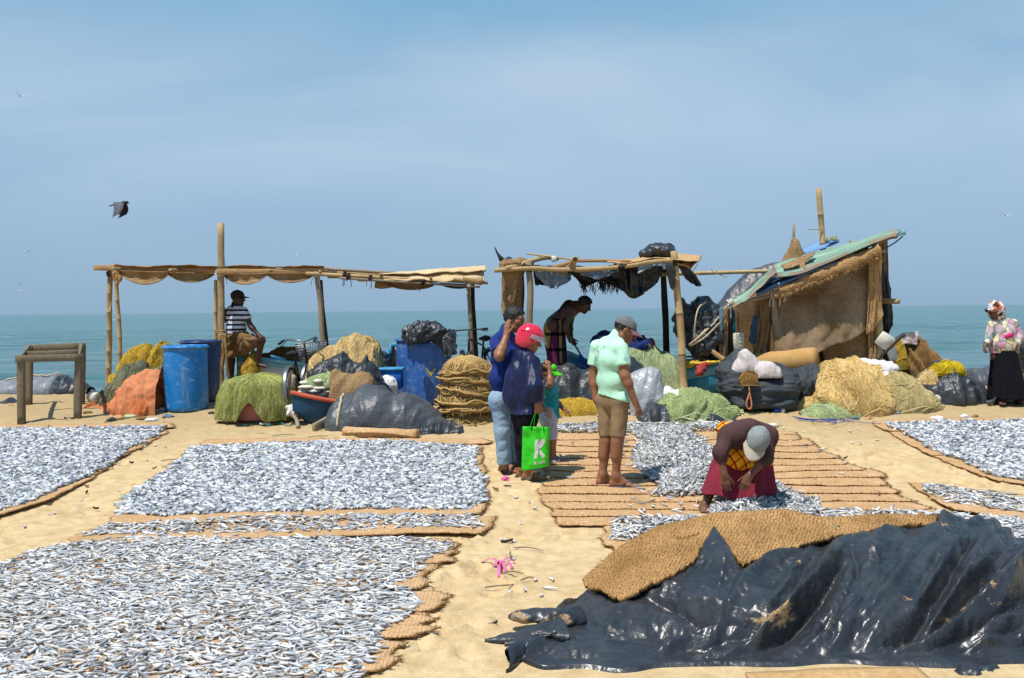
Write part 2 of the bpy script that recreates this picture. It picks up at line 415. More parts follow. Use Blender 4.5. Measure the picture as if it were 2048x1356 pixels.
def wood(name, c1, c2, rough=.85, st=(9, 9, 1.2), bst=.5):
 t = Nt(name); co = t.coord(*st)
 f = t.noise(7, 6, .65, co, .5); g = t.noise(30, 3, .6, co)
 c = t.mix(t.ramp(f, [(.3, (0, 0, 0)), (.7, (1, 1, 1))]), c1, c2)
 c = t.mix(.6, c, t.ramp(g, [(.3, (.4, .4, .4)), (.7, (1.3, 1.3, 1.3))]), 'MULTIPLY')
 b = t.noise(2.5, 4, .6); c = t.mix(.5, c, t.ramp(b, [(.35, (.55, .55, .55)), (.65, (1.15, 1.15, 1.15))]), 'MULTIPLY')
 return t.done(c, rough, t.bump(g, bst, .004), .2)
MAT = {}
def mats():
 m = MAT
 t = Nt('sand'); co = t.tc.outputs['Object']
 f = t.noise(.6, 5, .6); g = t.noise(7, 5, .65); s = t.noise(260, 2, .7); w = t.noise(1.7, 5, .7)
 c = t.mix(t.ramp(f, [(.3, (0, 0, 0)), (.7, (1, 1, 1))]), hx('#dac298', 1.0), hx('#cdb186', 1.0))
 c = t.mix(t.ramp(g, [(.4, (0, 0, 0)), (.75, (1, 1, 1))]), c, hx('#b89b6e', 1.0))
 sep = t.n('ShaderNodeSeparateXYZ'); t.l(co, sep.inputs[0])
 far = t.ramp(t.math('ADD', t.math('MULTIPLY', sep.outputs[1], .1), t.math('MULTIPLY', w, .45)), [(.2, (0, 0, 0)), (.9, (1, 1, 1))])
 fr = t.n('ShaderNodeMapRange'); t.l(t.math('ADD', sep.outputs[1], t.math('MULTIPLY', w, 2.6)), fr.inputs[0]); fr.inputs[1].default_value = 12.0; fr.inputs[2].default_value = 15.2
 c = t.mix(t.math('MULTIPLY', fr.outputs[0], .85), c, hx('#a8916c', 1.0))
 c = t.mix(.75, c, t.ramp(s, [(.25, (.55, .55, .55)), (.5, (1, 1, 1)), (.75, (1.3, 1.3, 1.3))]), 'MULTIPLY')
 d = t.ramp(t.vor(23), [(.02, (1, 1, 1)), (.06, (0, 0, 0))]); d2 = t.math('MULTIPLY', d, t.ramp(t.noise(5, 2), [(.5, (0, 0, 0)), (.62, (1, 1, 1))]))
 c = t.mix(t.math('MULTIPLY', d2, .6), c, hx('#4a3824'))
 h = t.math('ADD', t.math('MULTIPLY', g, .7), t.math('ADD', t.math('MULTIPLY', t.noise(40, 4, .6), .45), t.math('MULTIPLY', s, .22)))
 m['sand'] = t.done(c, .95, t.bump(h, .75, .03), .1)
 t = Nt('sea'); sep = t.n('ShaderNodeSeparateXYZ'); t.l(t.tc.outputs['Object'], sep.inputs[0])
 fr = t.n('ShaderNodeMapRange'); t.l(sep.outputs[1], fr.inputs[0]); fr.inputs[1].default_value = 25; fr.inputs[2].default_value = 140
 st = t.noise(.05, 5, .6, t.coord(.22, 1, 1)); st2 = t.noise(.5, 4, .6, t.coord(.3, 1, 1))
 c = t.mix(fr.outputs[0], hx('#637f84', .74), hx('#528284', .70))
 c = t.mix(t.ramp(st, [(.42, (0, 0, 0)), (.62, (1, 1, 1))]), c, hx('#4a7f7a', .64))
 c = t.mix(.5, c, t.ramp(st2, [(.32, (.42, .42, .42)), (.68, (1.45, 1.45, 1.45))]), 'MULTIPLY')
 fo = t.math('MULTIPLY', t.ramp(t.noise(.55, 5, .75, t.coord(.35, 1, 1)), [(.66, (0, 0, 0)), (.68, (1, 1, 1))]), t.ramp(t.noise(.06, 2), [(.38, (0, 0, 0)), (.6, (1, 1, 1))]))
 c = t.mix(fo, c, (.75, .78, .78, 1))
 b = t.bump(t.noise(.5, 5, .6, t.coord(.4, 1, 1)), .9, .5); b = t.bump(t.noise(3.0, 4, .6, t.coord(.45, 1, 1)), .8, .09, b)
 m['sea'] = t.done(c, .22, b, .28)
 m['coir'] = woven('coir', hx('#d0aa80', 1.0), hx('#ba9468', 1.0), 13, dirs=('X', 'Y'), bst=.9, dark=.55)
 m['coir_fibre'] = basic('coir_fibre', hx('#966b3e', .9), hx('#74502a', .9), 30, .95)
 t = Nt('coir_drape'); co = t.coord(rot=(0, 0, R(28)))
 a = t.wave(15, co, 6, 'X', 1.6); b = t.wave(19, co, 7, 'Y', 1.8); fz = t.noise(160, 3, .7)
 h = t.math('ADD', t.math('ADD', t.math('MULTIPLY', a, .8), t.math('MULTIPLY', b, .55)), t.math('MULTIPLY', fz, .9))
 c = t.mix(t.ramp(t.noise(3, 5), [(.35, (0, 0, 0)), (.65, (1, 1, 1))]), hx('#ad8759', .95), hx('#8e6b41', .95))
 c = t.mix(.85, c, t.ramp(h, [(.45, (.28, .26, .24)), (1.25, (1.4, 1.4, 1.4))]), 'MULTIPLY')
 m['coir_drape'] = t.done(c, .95, t.bump(h, .9, .008), .1)
 t = Nt('fish_skin'); at = t.attr(); n = t.noise(120, 2)
 c = t.mix(.4, at, t.ramp(n, [(.3, (.6, .6, .6)), (.7, (1.3, 1.3, 1.3))]), 'MULTIPLY')
 m['fish'] = t.done(c, .38, None, .4)
 m['bamboo'] = wood('bamboo', hx('#c8ab7c', .95), hx('#ab8f64', .95), .6, (8, 8, .7), .2)
 m['bamboo_pale'] = wood('bamboo_pale', hx('#cdb486', .9), hx('#b79c6c', .9), .6, (8, 8, 8), .2)
 m['grey_wood'] = wood('grey_wood', hx('#a99a84', .95), hx('#877863', .95))
 m['pale_wood'] = wood('pale_wood', hx('#c4ab88', .95), hx('#a68c69', .95))
 m['dark_wood'] = wood('dark_wood', hx('#4a3d30', .9), hx('#352b22', .9))
 m['table_wood'] = wood('table_wood', hx('#93866f', .95), hx('#6d614f', .95), .9, (9, 9, 3))
 m['plank'] = wood('plank', hx('#c29e72', .95), hx('#a37d52', .95), .85, (1.5, 9, 9))
 m['burlap'] = woven('burlap', hx('#ab8c66', .95), hx('#8a6c4a', .95), 13, dirs=('X', 'Z'))
 m['burlap_wall'] = woven('burlap_wall', hx('#a5927a', 1.0), hx('#745b3e', 1.0), 15, dirs=('X', 'Z'), rot=(0, R(35), 0), spot=1.4, dark=.45)
 m['burlap_pale'] = woven('burlap_pale', hx('#c19c6c', .95), hx('#a5835a', .95), 13, dirs=('X', 'Z'))
 m['sackcloth'] = basic('sackcloth', hx('#d8c19b', .95), hx('#c3a67a', .95), 5, .9, 25, .4, .01)
 m['black_sheet'] = plastic_sheet('black_sheet', hx('#33383f', .85), hx('#24282e', .85), .40, 6, .45, spec=.4)
 m['grey_sheet'] = plastic_sheet('grey_sheet', hx('#565b61', .8), hx('#454a50', .8), .45, 5, .45, hx('#8d8064', .8), 2.5, .62)
 m['front_sheet'] = plastic_sheet('front_sheet', hx('#2e3238', .85), hx('#212429', .85), .34, 6, .3, hx('#b08d5c'), 2.6, .62, .6)
 m['blue_sheet_rag'] = plastic_sheet('pale_sheet', hx('#71879a', .85), hx('#55687a', .85), .4, 5, .4)
 m['rope'] = basic('rope', hx('#cdbf9f'), hx('#a9997a'), 30, .9, 200, .5, .003)
 m['dark_rope'] = basic('dark_rope', hx('#2a2724'), hx('#1b1a19'), 30, .8, 100, .5, .003)
 m['white_foam'] = basic('white_foam', hx('#d9d6cb'), hx('#c8c2b0'), 8, .8, 90, .3, .004)
 m['white_cloth'] = basic('white_cloth', hx('#dcdad7'), hx('#c9c4c0'), 4, .8, 16, .5, .015)
 m['shaded_black_sheet'] = plastic_sheet('shaded_black_sheet', hx('#1c1e22', .7), hx('#15171a', .7), .5, 6, .3)  # darker copy of the black sheet; roof shade is put into its colour
 def barrel(name, c1, c2, scuff):
  t = Nt(name); f = t.noise(5, 5, .65)
  c = t.mix(t.ramp(f, [(.3, (0, 0, 0)), (.7, (1, 1, 1))]), c1, c2)
  sc_ = t.ramp(t.noise(6.5, 6, .8, t.coord(1, 1, 1.7)), [(.55, (0, 0, 0)), (.64, (1, 1, 1))]); c = t.mix(t.math('MULTIPLY', sc_, .6), c, scuff)
  ln = t.ramp(t.noise(9, 4, .7, t.coord(1, 1, .18)), [(.58, (0, 0, 0)), (.72, (1, 1, 1))]); c = t.mix(t.math('MULTIPLY', ln, .35), c, hx('#a9a99c'))
  return t.done(c, .38, t.bump(t.noise(14, 3), .2, .01), .4)
 m['barrel'] = barrel('barrel_blue', hx('#1f86d0', .85), hx('#1670b8', .85), hx('#8fb0c4'))
 m['barrel_dark'] = barrel('barrel_dark', hx('#134a86', .7), hx('#0e3562', .7), hx('#8c5a48'))
 m['barrel_worn'] = barrel('barrel_worn', hx('#3f72b8', .85), hx('#2f5ea8', .85), hx('#9c988a'))
 def corr(name, c1, c2, rust, th):
  t = Nt(name); f = t.noise(2, 5, .6); c = t.mix(t.ramp(f, [(.35, (0, 0, 0)), (.7, (1, 1, 1))]), c1, c2)
  r = t.ramp(t.noise(3.2, 6, .7), [(th, (0, 0, 0)), (th + .06, (1, 1, 1))]); c = t.mix(r, c, rust)
  c = t.mix(1.0, c, t.attr(), 'MULTIPLY')
  return t.done(c, .6, t.bump(t.noise(20, 3), .2, .004), .3)
 m['roof_green'] = corr('roof_green', hx('#8fb09a', .92), hx('#759682', .92), hx('#9a6a52'), .60)
 m['roof_blue'] = corr('roof_blue', hx('#7d9fc6', .9), hx('#5579ae', .9), hx('#7f8c98'), .64)
 def dye(n, a, b, **k): m[n] = basic(n, hx(a, .9), hx(b, .9), **k)
 dye('net_green', '#c2bf84', '#a0a260', bs=90, rough=.95, vc=True)
 dye('net_pale', '#c6cba4', '#abb991', bs=90, rough=.95, vc=True)
 dye('net_gold', '#ecd29a', '#dcbc7c', bs=90, rough=.95, vc=True)
 dye('net_tan', '#d2c08f', '#beb083', bs=90, rough=.95, vc=True)
 dye('net_yellow', '#d6b247', '#b3963d', bs=90, rough=.95, vc=True)
 dye('net_amber', '#8a671c', '#6d4f15', bs=90, rough=.95, vc=True)
 dye('net_grey', '#8d8f7c', '#777a66', bs=90, rough=.95, vc=True)
 dye('net_brown', '#a58254', '#8a6a43', bs=90, rough=.95, vc=True)
 dye('orange_cloth', '#c65f2c', '#bd7a50', scale=4, bs=14, bst=.4, bd=.01)
 dye('orange_pale', '#cf8a62', '#c9774c', bs=14, bst=.5, bd=.02)
 dye('tub_pink', '#cf8a86', '#bf7672', bs=12, bst=.1, rough=.5)
 dye('orange_rail', '#c4603f', '#b2553a', bs=20, bst=.2, rough=.6)
 dye('hull_dark', '#24506e', '#1c4059', bs=12, bst=.3, rough=.5)
 dye('hull_teal', '#3f98b8', '#2f7f9f', bs=12, bst=.2, rough=.5)
 dye('hull_aqua', '#7fbccb', '#63a9c0', bs=12, bst=.2, rough=.6)
 dye('hull_white', '#d4d6d2', '#bfc3c0', bs=12, bst=.2, rough=.6)
 dye('hull_tan', '#b59c80', '#a48a6e', bs=12, bst=.2, rough=.6)
 dye('blue_plain', '#1f6cc0', '#1b5aa6', bs=10, bst=.1, rough=.5)
 dye('aqua_paint', '#4fa6cc', '#3d93bd', bs=10, bst=.1, rough=.5)
 dye('basket', '#c8a66c', '#a17f4c', bs=70, bst=.7, rough=.9, vc=True)
 dye('tan_roll', '#c19a62', '#b58c52', scale=3, bs=50, bst=.25, rough=.9)
 dye('cardboard', '#c9a679', '#b8925f', bs=30, bst=.2, rough=.9)
 dye('metal_dark', '#26282b', '#1c1d20', bs=40, bst=.1, rough=.4, metal=.3, spec=.5)
 dye('metal_grey', '#8d9194', '#777b7f', bs=40, bst=.1, rough=.35, metal=.8, spec=.5)
 dye('rubber', '#1a1a1b', '#131314', bs=60, bst=.2, rough=.7)
 dye('yellow_cloth', '#d9bd4c', '#cfa93a', bs=20, bst=.4, bd=.01)
 dye('red_cloth', '#a8413c', '#8d3432', bs=20, bst=.4, bd=.01)
 dye('teal_cloth', '#1a6d7c', '#125a68', bs=20, bst=.3, bd=.01)
 dye('pink_ribbon', '#e07aa8', '#d9689a', bs=20, bst=.2)
 dye('pebble', '#8d8574', '#6f6a5c', bs=20, bst=.3)
 dye('green_plastic', '#74c49c', '#5fb58a', bs=20, bst=.1, rough=.5)
 dye('white_plain', '#d8d6d0', '#cfccc4', bs=30, bst=.1, rough=.6)
 dye('bottle_blue', '#2f4fae', '#23408f', bs=20, bst=.1, rough=.3)
 dye('rake_blue', '#1d4a86', '#173d70', bs=20, bst=.1, rough=.5)
 dye('feather_black', '#23252c', '#15161a', bs=60, bst=.3, rough=.6)
 dye('feather_grey', '#6d6f7c', '#565866', bs=60, bst=.3, rough=.7)
 dye('feather_white', '#f0f0f0', '#e4e6e8', bs=60, bst=.2, rough=.8)
 dye('seaweed_rag', '#3b3a35', '#2d2c29', bs=60, bst=.4)
mats()
def axis(lo, hi, step, far, n):
 c = np.arange(lo, hi + step / 2, step); e = np.geomspace(step, far, n)
 return np.concatenate([lo - e[::-1], c, hi + e])
MATPOLY = []          # filled by the mat builder so that the sand lies flat beneath the mats
def build_sand():
 xs = axis(-8.2, 8.2, .028, 400, 26)
 ys = np.concatenate([-3 - np.geomspace(1, 60, 10)[::-1], np.arange(-3, 3.8, .4), np.arange(3.8, 16.6, .028), np.arange(16.7, 24, .25), np.geomspace(24, 130, 14)])
 X, Y = np.meshgrid(xs, ys)
 Z = ground(X, Y)
 m = sstep(3.5, 4.2, Y) * (1 - sstep(16.4, 16.6, Y)) * (1 - sstep(8.0, 8.2, abs(X)))
 det = .014 * fbm2(X * 3.1, Y * 3.1, 3, 21) + .009 * fbm2(X * 11, Y * 11, 3, 22)
 rs = np.random.default_rng(5)
 fp = np.zeros_like(Z)
 for k in range(900):
  if k < 560: cx, cy = rs.uniform(-7.5, 7.5), rs.uniform(4.2, 15.5)
  else:       # busier lanes between the mats
   lane = rs.integers(3)
   if lane == 0: s = rs.random(); cx, cy = -4.5 + 2.4 * s + rs.normal(0, .2), 7.2 + 5.2 * s
   elif lane == 1: s = rs.random(); cx, cy = -.3 + .25 * rs.normal(), 4.8 + 7 * s
   else: s = rs.random(); cx, cy = 5 - 2.0 * s + rs.normal(0, .3), 8.5 + 4 * s
  a = rs.uniform(0, 6.3); l, w = rs.uniform(.09, .15), rs.uniform(.04, .07); dp = rs.uniform(.010, .032)
  i0, i1 = np.searchsorted(ys, [cy - .3, cy + .3]); j0, j1 = np.searchsorted(xs, [cx - .3, cx + .3])
  if i1 - i0 < 3 or j1 - j0 < 3: continue
  dx, dy = X[i0:i1, j0:j1] - cx, Y[i0:i1, j0:j1] - cy
  p, q = (dx * math.cos(a) + dy * math.sin(a)) / l, (-dx * math.sin(a) + dy * math.cos(a)) / w
  r = np.sqrt(p * p + q * q)
  fp[i0:i1, j0:j1] += dp * (-np.exp(-(r * 1.1) ** 4) + .45 * np.exp(-((r - 1.25) / .35) ** 2))
 det += fp
 flat = np.ones_like(Z)
 for poly in MATPOLY:   # (k,2) convex-ish quads
  lo, hi = poly.min(0) - .1, poly.max(0) + .1
  i0, i1 = np.searchsorted(ys, [lo[1], hi[1]]); j0, j1 = np.searchsorted(xs, [lo[0], hi[0]])
  if i1 <= i0 or j1 <= j0: continue
  sd = np.full((i1 - i0, j1 - j0), 9.)
  area = 0
  for k in range(len(poly)):
   a, b = poly[k], poly[(k + 1) % len(poly)]; area += a[0] * b[1] - a[1] * b[0]
  for k in range(len(poly)):
   a, b = poly[k], poly[(k + 1) % len(poly)]; n = A(-(b - a)[1], (b - a)[0]); n /= np.linalg.norm(n) + 1e-9
   if area < 0: n = -n
   sd = np.minimum(sd, (X[i0:i1, j0:j1] - a[0]) * n[0] + (Y[i0:i1, j0:j1] - a[1]) * n[1])
  flat[i0:i1, j0:j1] = np.minimum(flat[i0:i1, j0:j1], 1 - sstep(-.06, .03, sd))
 Z = Z + m * det * flat - .004 * (1 - flat)
 o = mesh_obj('sand', np.stack([X, Y, Z], -1).reshape(-1, 3), grid_faces(len(ys), len(xs)), MAT['sand'], loc=(0, 0, 0))
 tag(o, 'trodden yellow sand of the beach between the mats', kind='structure')
def build_sea():
 ys = np.concatenate([np.geomspace(21, 160, 520), np.geomspace(165, 30000, 60)])
 xs = np.concatenate([-np.geomspace(1, 260, 40)[::-1] * 115 - 75, np.linspace(-75, 75, 300), np.geomspace(1, 260, 40) * 115 + 75])
 X, Y = np.meshgrid(xs, ys)
 f = (1 - sstep(110, 160, Y)) * (1 - sstep(70, 76, abs(X)))
 Z = -.6 + f * (.10 * fbm2(X * .09, Y * .42, 3, 31) + .05 * ridge2(X * .3 + .4 * noise2(X * .2, Y * .2, 1), Y * 1.1, 33))
 tag(mesh_obj('sea', np.stack([X, Y, Z], -1).reshape(-1, 3), grid_faces(len(ys), len(xs)), MAT['sea'], loc=(0, 0, 0)), 'turquoise sea with small choppy waves up to the horizon', kind='structure')
SUN_EL, SUN_AZ = R(67), R(-134)      # azimuth from +Y towards +X: light comes from the left and a little from behind the camera
def build_light():
 w = bpy.data.worlds.new('World'); sc.world = w; w.use_nodes = True; t = w.node_tree; n = t.nodes; n.clear()
 def N(k, **a):
  o = n.new(k)
  for p, v in a.items(): setattr(o, p, v)
  return o
 L = t.links.new
 sky = N('ShaderNodeTexSky', sky_type='NISHITA', sun_disc=False); sky.sun_elevation = SUN_EL; sky.sun_rotation = SUN_AZ % (2 * math.pi)
 sky.air_density = 1.0; sky.dust_density = 1.2; sky.ozone_density = 2.2
 tc = N('ShaderNodeTexCoord'); sep = N('ShaderNodeSeparateXYZ'); L(tc.outputs['Generated'], sep.inputs[0])
 rp = N('ShaderNodeValToRGB'); e = rp.color_ramp.elements
 for p, c in ((.0, (2.95, 4.65, 6.6)), (.10, (2.9, 4.75, 6.95)), (.2, (2.55, 4.85, 7.1)), (.31, (1.95, 4.5, 6.8)), (.6, (1.3, 3.4, 6.2))):
  q = e.new(p); q.color = (*c, 1)
 e.remove(e[0]); e.remove(e[-1])
 L(sep.outputs[2], rp.inputs[0])
 vl = N('ShaderNodeMix', data_type='RGBA'); vl.inputs[0].default_value = .85; L(sky.outputs[0], vl.inputs[6]); L(rp.outputs[0], vl.inputs[7])
 mp = N('ShaderNodeMapping'); mp.inputs['Scale'].default_value = (1.5, 1.5, 6.0); mp.inputs['Rotation'].default_value = (0, R(-15), 0); L(tc.outputs['Generated'], mp.inputs[0])
 nz = N('ShaderNodeTexNoise'); nz.inputs['Scale'].default_value = 1.05; nz.inputs['Detail'].default_value = 7; nz.inputs['Roughness'].default_value = .5; nz.inputs['Distortion'].default_value = .5
 L(mp.outputs[0], nz.inputs[0])
 r1 = N('ShaderNodeValToRGB'); r1.color_ramp.elements[0].position = .36; r1.color_ramp.elements[1].position = .68; L(nz.outputs['Fac'], r1.inputs[0])
 band = N('ShaderNodeValToRGB'); b = band.color_ramp.elements
 for p, v in ((.03, .1), (.10, .45), (.17, 1.), (.24, .9), (.30, .25), (.5, .15)): q = b.new(p); q.color = (v, v, v, 1)
 b.remove(b[0]); b.remove(b[-1]); L(sep.outputs[2], band.inputs[0])
 mu = N('ShaderNodeMath', operation='MULTIPLY'); L(r1.outputs[0], mu.inputs[0]); L(band.outputs[0], mu.inputs[1])
 mu2 = N('ShaderNodeMath', operation='MULTIPLY'); L(mu.outputs[0], mu2.inputs[0]); mu2.inputs[1].default_value = .8
 cl = N('ShaderNodeMix', data_type='RGBA'); L(mu2.outputs[0], cl.inputs[0]); L(vl.outputs[2], cl.inputs[6]); cl.inputs[7].default_value = (5.2, 6.5, 8.0, 1)
 bg = N('ShaderNodeBackground'); bg.inputs[1].default_value = .092; L(cl.outputs[2], bg.inputs[0])
 out = N('ShaderNodeOutputWorld'); L(bg.outputs[0], out.inputs[0])
 s = bpy.data.lights.new('sun', 'SUN'); s.energy = 4.9; s.angle = R(.55); s.color = (1, .955, .88)
 o = bpy.data.objects.new('sun', s); COL.objects.link(o); o.location = (0, 0, 30)
 d = Vector((math.sin(SUN_AZ) * math.cos(SUN_EL), math.cos(SUN_AZ) * math.cos(SUN_EL), math.sin(SUN_EL)))
 o.rotation_euler = d.to_track_quat('Z', 'Y').to_euler()
 sc.view_settings.view_transform = 'Standard'; sc.view_settings.look = 'None'; sc.view_settings.exposure = .12; sc.view_settings.gamma = 1
 cam = bpy.data.cameras.new('camera'); co = bpy.data.objects.new('camera', cam); COL.objects.link(co)
 cam.sensor_width = 36; cam.lens = FPX / 2048 * 36; cam.clip_end = 60000; cam.clip_start = .1
 m = Matrix((( *c_r, 0), (*c_u, 0), (*(-c_f), 0), (0, 0, 0, 1))).transposed(); m.translation = Vector(CAM)
 m = Matrix(((c_r[0], c_u[0], -c_f[0], CAM[0]), (c_r[1], c_u[1], -c_f[1], CAM[1]), (c_r[2], c_u[2], -c_f[2], CAM[2]), (0, 0, 0, 1)))
 co.matrix_world = m; sc.camera = co
 sc.cycles.max_bounces = 5; sc.cycles.diffuse_bounces = 3; sc.cycles.glossy_bounces = 3
build_light()
def gxy(u, v): return G(u, v)[:2]
FISHZ = []            # callables giving extra height are not needed: mats are flat
def coir_mat(label, group, bl, br, fr, fl, lift=.012, seed=0, rag=.04, wav=.015, fringe=160, th=.010, step=.05, tint=1.0, curl=0.0, base=.010):
 """one strip of coir laid on the sand: corners in photo pixels, back-left, back-right, front-right, front-left"""
 c = [gxy(*q) for q in (bl, br, fr, fl)]
 MATPOLY.append(np.array([c[0], c[1], c[2], c[3]]))
 L = max(np.linalg.norm(c[1] - c[0]), np.linalg.norm(c[2] - c[3])); W = max(np.linalg.norm(c[3] - c[0]), np.linalg.norm(c[2] - c[1]))
 nx = int(L / step) + 2; ny = max(6, int(W / step) + 2)
 s, t = np.meshgrid(np.linspace(0, 1, nx), np.linspace(0, 1, ny))
 rl = rag * (fbm2(t * W * 5, seed * 1.3, 3, 41) ); rr = rag * fbm2(t * W * 5, seed * 1.3 + 50, 3, 42)
 rc = (np.abs(2 * t - 1) ** 5) * .06 * (1 + noise2(seed * 3.7, 0., 1)); rr = rr - rc; rl = rl + rc
 s2 = s * (1 + (rr - rl) / L) + rl / L
 bw = wav * fbm2(s * L * 2.2, seed + 3.3, 3, 43) / W; fw = wav * fbm2(s * L * 2.2, seed + 9.1, 3, 44) / W
 t2 = t * (1 + fw - bw) + bw
 xy = (c[0] * (1 - s2)[..., None] + c[1] * s2[..., None]) * (1 - t2)[..., None] + (c[3] * (1 - s2)[..., None] + c[2] * s2[..., None]) * t2[..., None]
 x, y = xy[..., 0], xy[..., 1]
 z = ground(x, y) + base + lift * sstep(.1, .95, t) + .004 * fbm2(x * 7, y * 7, 2, 45)
 if curl: z = z + curl * sstep(.9, 1, t) * (.4 + .6 * np.clip(fbm2(s * L * 1.6, seed, 2, 46) + .4, 0, 1.2));
 edge = np.minimum(np.minimum(s, 1 - s) * L, np.minimum(t, 1 - t) * W); z = z + .006 * np.exp(-edge / .02) * fbm2(x * 20, y * 20, 2, 47)
 g = np.stack([x, y, z], -1)
 V, F = slab(g, th); mb = MB(); mb.add(V, F)
 col = tint
 root = mb.obj('coir_mat', MAT['coir'], smooth=True)
 tag(root, label, 'mat', group)
 rs = np.random.default_rng(seed + 77); fb = MB(); n = int(fringe * (L + 2 * W))
 if n:
  e = rs.random(n); per = rs.random(n) * (2 * L + 2 * W)
  P0 = np.zeros((n, 3)); D = np.zeros((n, 3))
  for i in range(n):
   p = per[i]
   if p < L * 1.3: k = min(int(rs.random() * nx), nx - 1); P0[i] = g[-1, k]; d = g[-1, k] - g[-2, k]
   elif p < L * 1.45: k = min(int(rs.random() * nx), nx - 1); P0[i] = g[0, k]; d = g[0, k] - g[1, k]
   elif p < L * 1.45 + W: k = min(int(rs.random() * ny), ny - 1); P0[i] = g[k, 0]; d = g[k, 0] - g[k, 1]
   else: k = min(int(rs.random() * ny), ny - 1); P0[i] = g[k, -1]; d = g[k, -1] - g[k, -2]
   D[i] = unit(d) * rs.uniform(.008, .035) + rs.normal(0, .009, 3) + A(0, 0, rs.uniform(-.004, .008))
  Q = P0 + D; Q[:, 2] = np.maximum(Q[:, 2], ground(Q[:, 0], Q[:, 1]) + .004)
  sd = np.cross(unit2(D), A(0, 0, 1.)) * .0022
  up = A(0, 0, .003)
  V = np.stack([P0 + sd, P0 - sd, P0 + up, Q], 1).reshape(-1, 3); b = np.arange(n)[:, None] * 4
  fb.add(V, [np.concatenate([b + A(0, 1, 3).astype(int), b + A(1, 2, 3).astype(int), b + A(2, 0, 3).astype(int)])])
  tag(fb.obj('fringe', MAT['coir_fibre'], root, smooth=False), kind='stuff')
 return root
def unit2(v): return v / (np.linalg.norm(v, axis=-1, keepdims=True) + 1e-12)
ORD = ['first', 'second', 'third', 'fourth', 'fifth', 'sixth', 'seventh', 'eighth', 'ninth', 'tenth', 'eleventh', 'twelfth', 'thirteenth', 'fourteenth']
def build_mats():
 ga = 'mats under the fish at the left edge'
 coir_mat('back coir strip of the fish panel beside the wooden table frame', ga, (-90, 852), (338, 847), (352, 858), (-90, 870), seed=1)
 coir_mat('middle coir strip of the left fish panel, shaggy right end on the sand path', ga, (-120, 866), (346, 856), (232, 925), (-120, 945), seed=2, rag=.09)
 coir_mat('front coir strip of the left fish panel, ending in a curled dark corner', ga, (-160, 938), (236, 922), (106, 1004), (-160, 1084), seed=3, rag=.08, lift=.02)
 gb = 'mats under the plump fish in the middle'
 coir_mat('back coir strip below the rolled mat, its rear edge bare of fish', gb, (414, 880), (966, 879), (986, 890), (392, 897), seed=4)
 coir_mat('coir strip under plump fish, just in front of the bare-edged one', gb, (398, 892), (962, 889), (966, 935), (330, 940), seed=5, rag=.05)
 coir_mat('coir strip under the middle of the plump fish panel', gb, (336, 936), (968, 930), (974, 985), (262, 996), seed=6, rag=.05)
 coir_mat('front coir strip of the plump fish panel with a long bare brown edge', gb, (266, 992), (978, 980), (966, 1034), (212, 1058), seed=7, rag=.05, lift=.02)
 coir_mat('narrow coir strip of thinly spread slender fish between the two large panels', gb, (212, 1052), (996, 1034), (970, 1074), (128, 1092), seed=8, rag=.05, lift=.02)
 gc = 'mats under the nearest fish panel'
 coir_mat('back coir strip of the nearest fish panel with a wide bare flap beside the sand', gc, (140, 1086), (908, 1082), (910, 1132), (-190, 1190), seed=9, rag=.13)
 coir_mat('coir strip of the nearest panel ending in a short torn tongue', gc, (-190, 1180), (868, 1126), (850, 1182), (-240, 1240), seed=10, rag=.14)
 coir_mat('coir strip of the nearest panel with a square frayed flap reaching into the sand', gc, (-260, 1230), (888, 1184), (890, 1226), (-320, 1300), seed=11, rag=.14)
 coir_mat('coir strip of the nearest panel with a ragged corner below the square flap', gc, (-330, 1290), (850, 1224), (846, 1280), (-420, 1380), seed=12, rag=.15)
 coir_mat('coir strip in the bottom corner of the nearest panel', gc, (-430, 1370), (800, 1276), (742, 1352), (-560, 1480), seed=13, rag=.15)
 coir_mat('lowest coir strip of the nearest panel, cut by the photo edge', gc, (-560, 1470), (738, 1346), (690, 1440), (-700, 1600), seed=14, rag=.15)
 gd = 'bare lapped coir strips in the middle right'
 vs = [868, 881, 893, 906, 919, 931, 943, 957, 973, 990, 1005, 1021, 1036, 1054]
 uL = [1108, 1104, 1100, 1098, 1096, 1094, 1092, 1092, 1092, 1082, 1080, 1094, 1106, 1124]
 uR = [1596, 1614, 1630, 1650, 1674, 1700, 1748, 1768, 1782, 1790, 1828, 1868, 1912, 1936]
 for i in range(13):
  what = ['bare orange coir strip at the back of the lapped rows', *['%s bare coir strip counted from the back of the lapped rows' % ORD[k] for k in range(1, 12)], 'front bare coir strip of the lapped rows, nearest the tarpaulin heap'][i]
  k = .35
  coir_mat(what, gd, (uL[i] + 3, vs[i] - 4), (uR[i] - 6, vs[i] - 4), (uR[i + 1] + (i * 37 % 23 - 8), vs[i + 1] + 1.5), (uL[i + 1] - (i * 29 % 13 - 4), vs[i + 1] + 1.5), lift=.009, seed=20 + i, rag=.06, wav=.03, fringe=200, curl=.007, step=.045, base=.006, th=.008)
 ge = 'mats around the tarpaulin heap'
 coir_mat('shaggy coir mat beside the draped coir blanket, slender fish on it', ge, (1190, 1044), (1420, 1040), (1400, 1130), (1236, 1128), seed=40, rag=.12)
 coir_mat('coir mat behind the tarpaulin crest with a long stripe of fish', ge, (1560, 1040), (1960, 1040), (2060, 1110), (1560, 1110), seed=41, rag=.05)
 coir_mat('coir mat at the right edge with a thin wedge of slender fish', ge, (1812, 966), (2110, 1000), (2140, 1062), (1905, 1026), seed=42, rag=.06, lift=.02)
 coir_mat('coir mat in front of the wedge of fish at the right edge', ge, (1950, 1036), (2160, 1060), (2180, 1130), (2010, 1100), seed=43, rag=.05, lift=.02)
 gg = 'mats under the fish at the right edge'
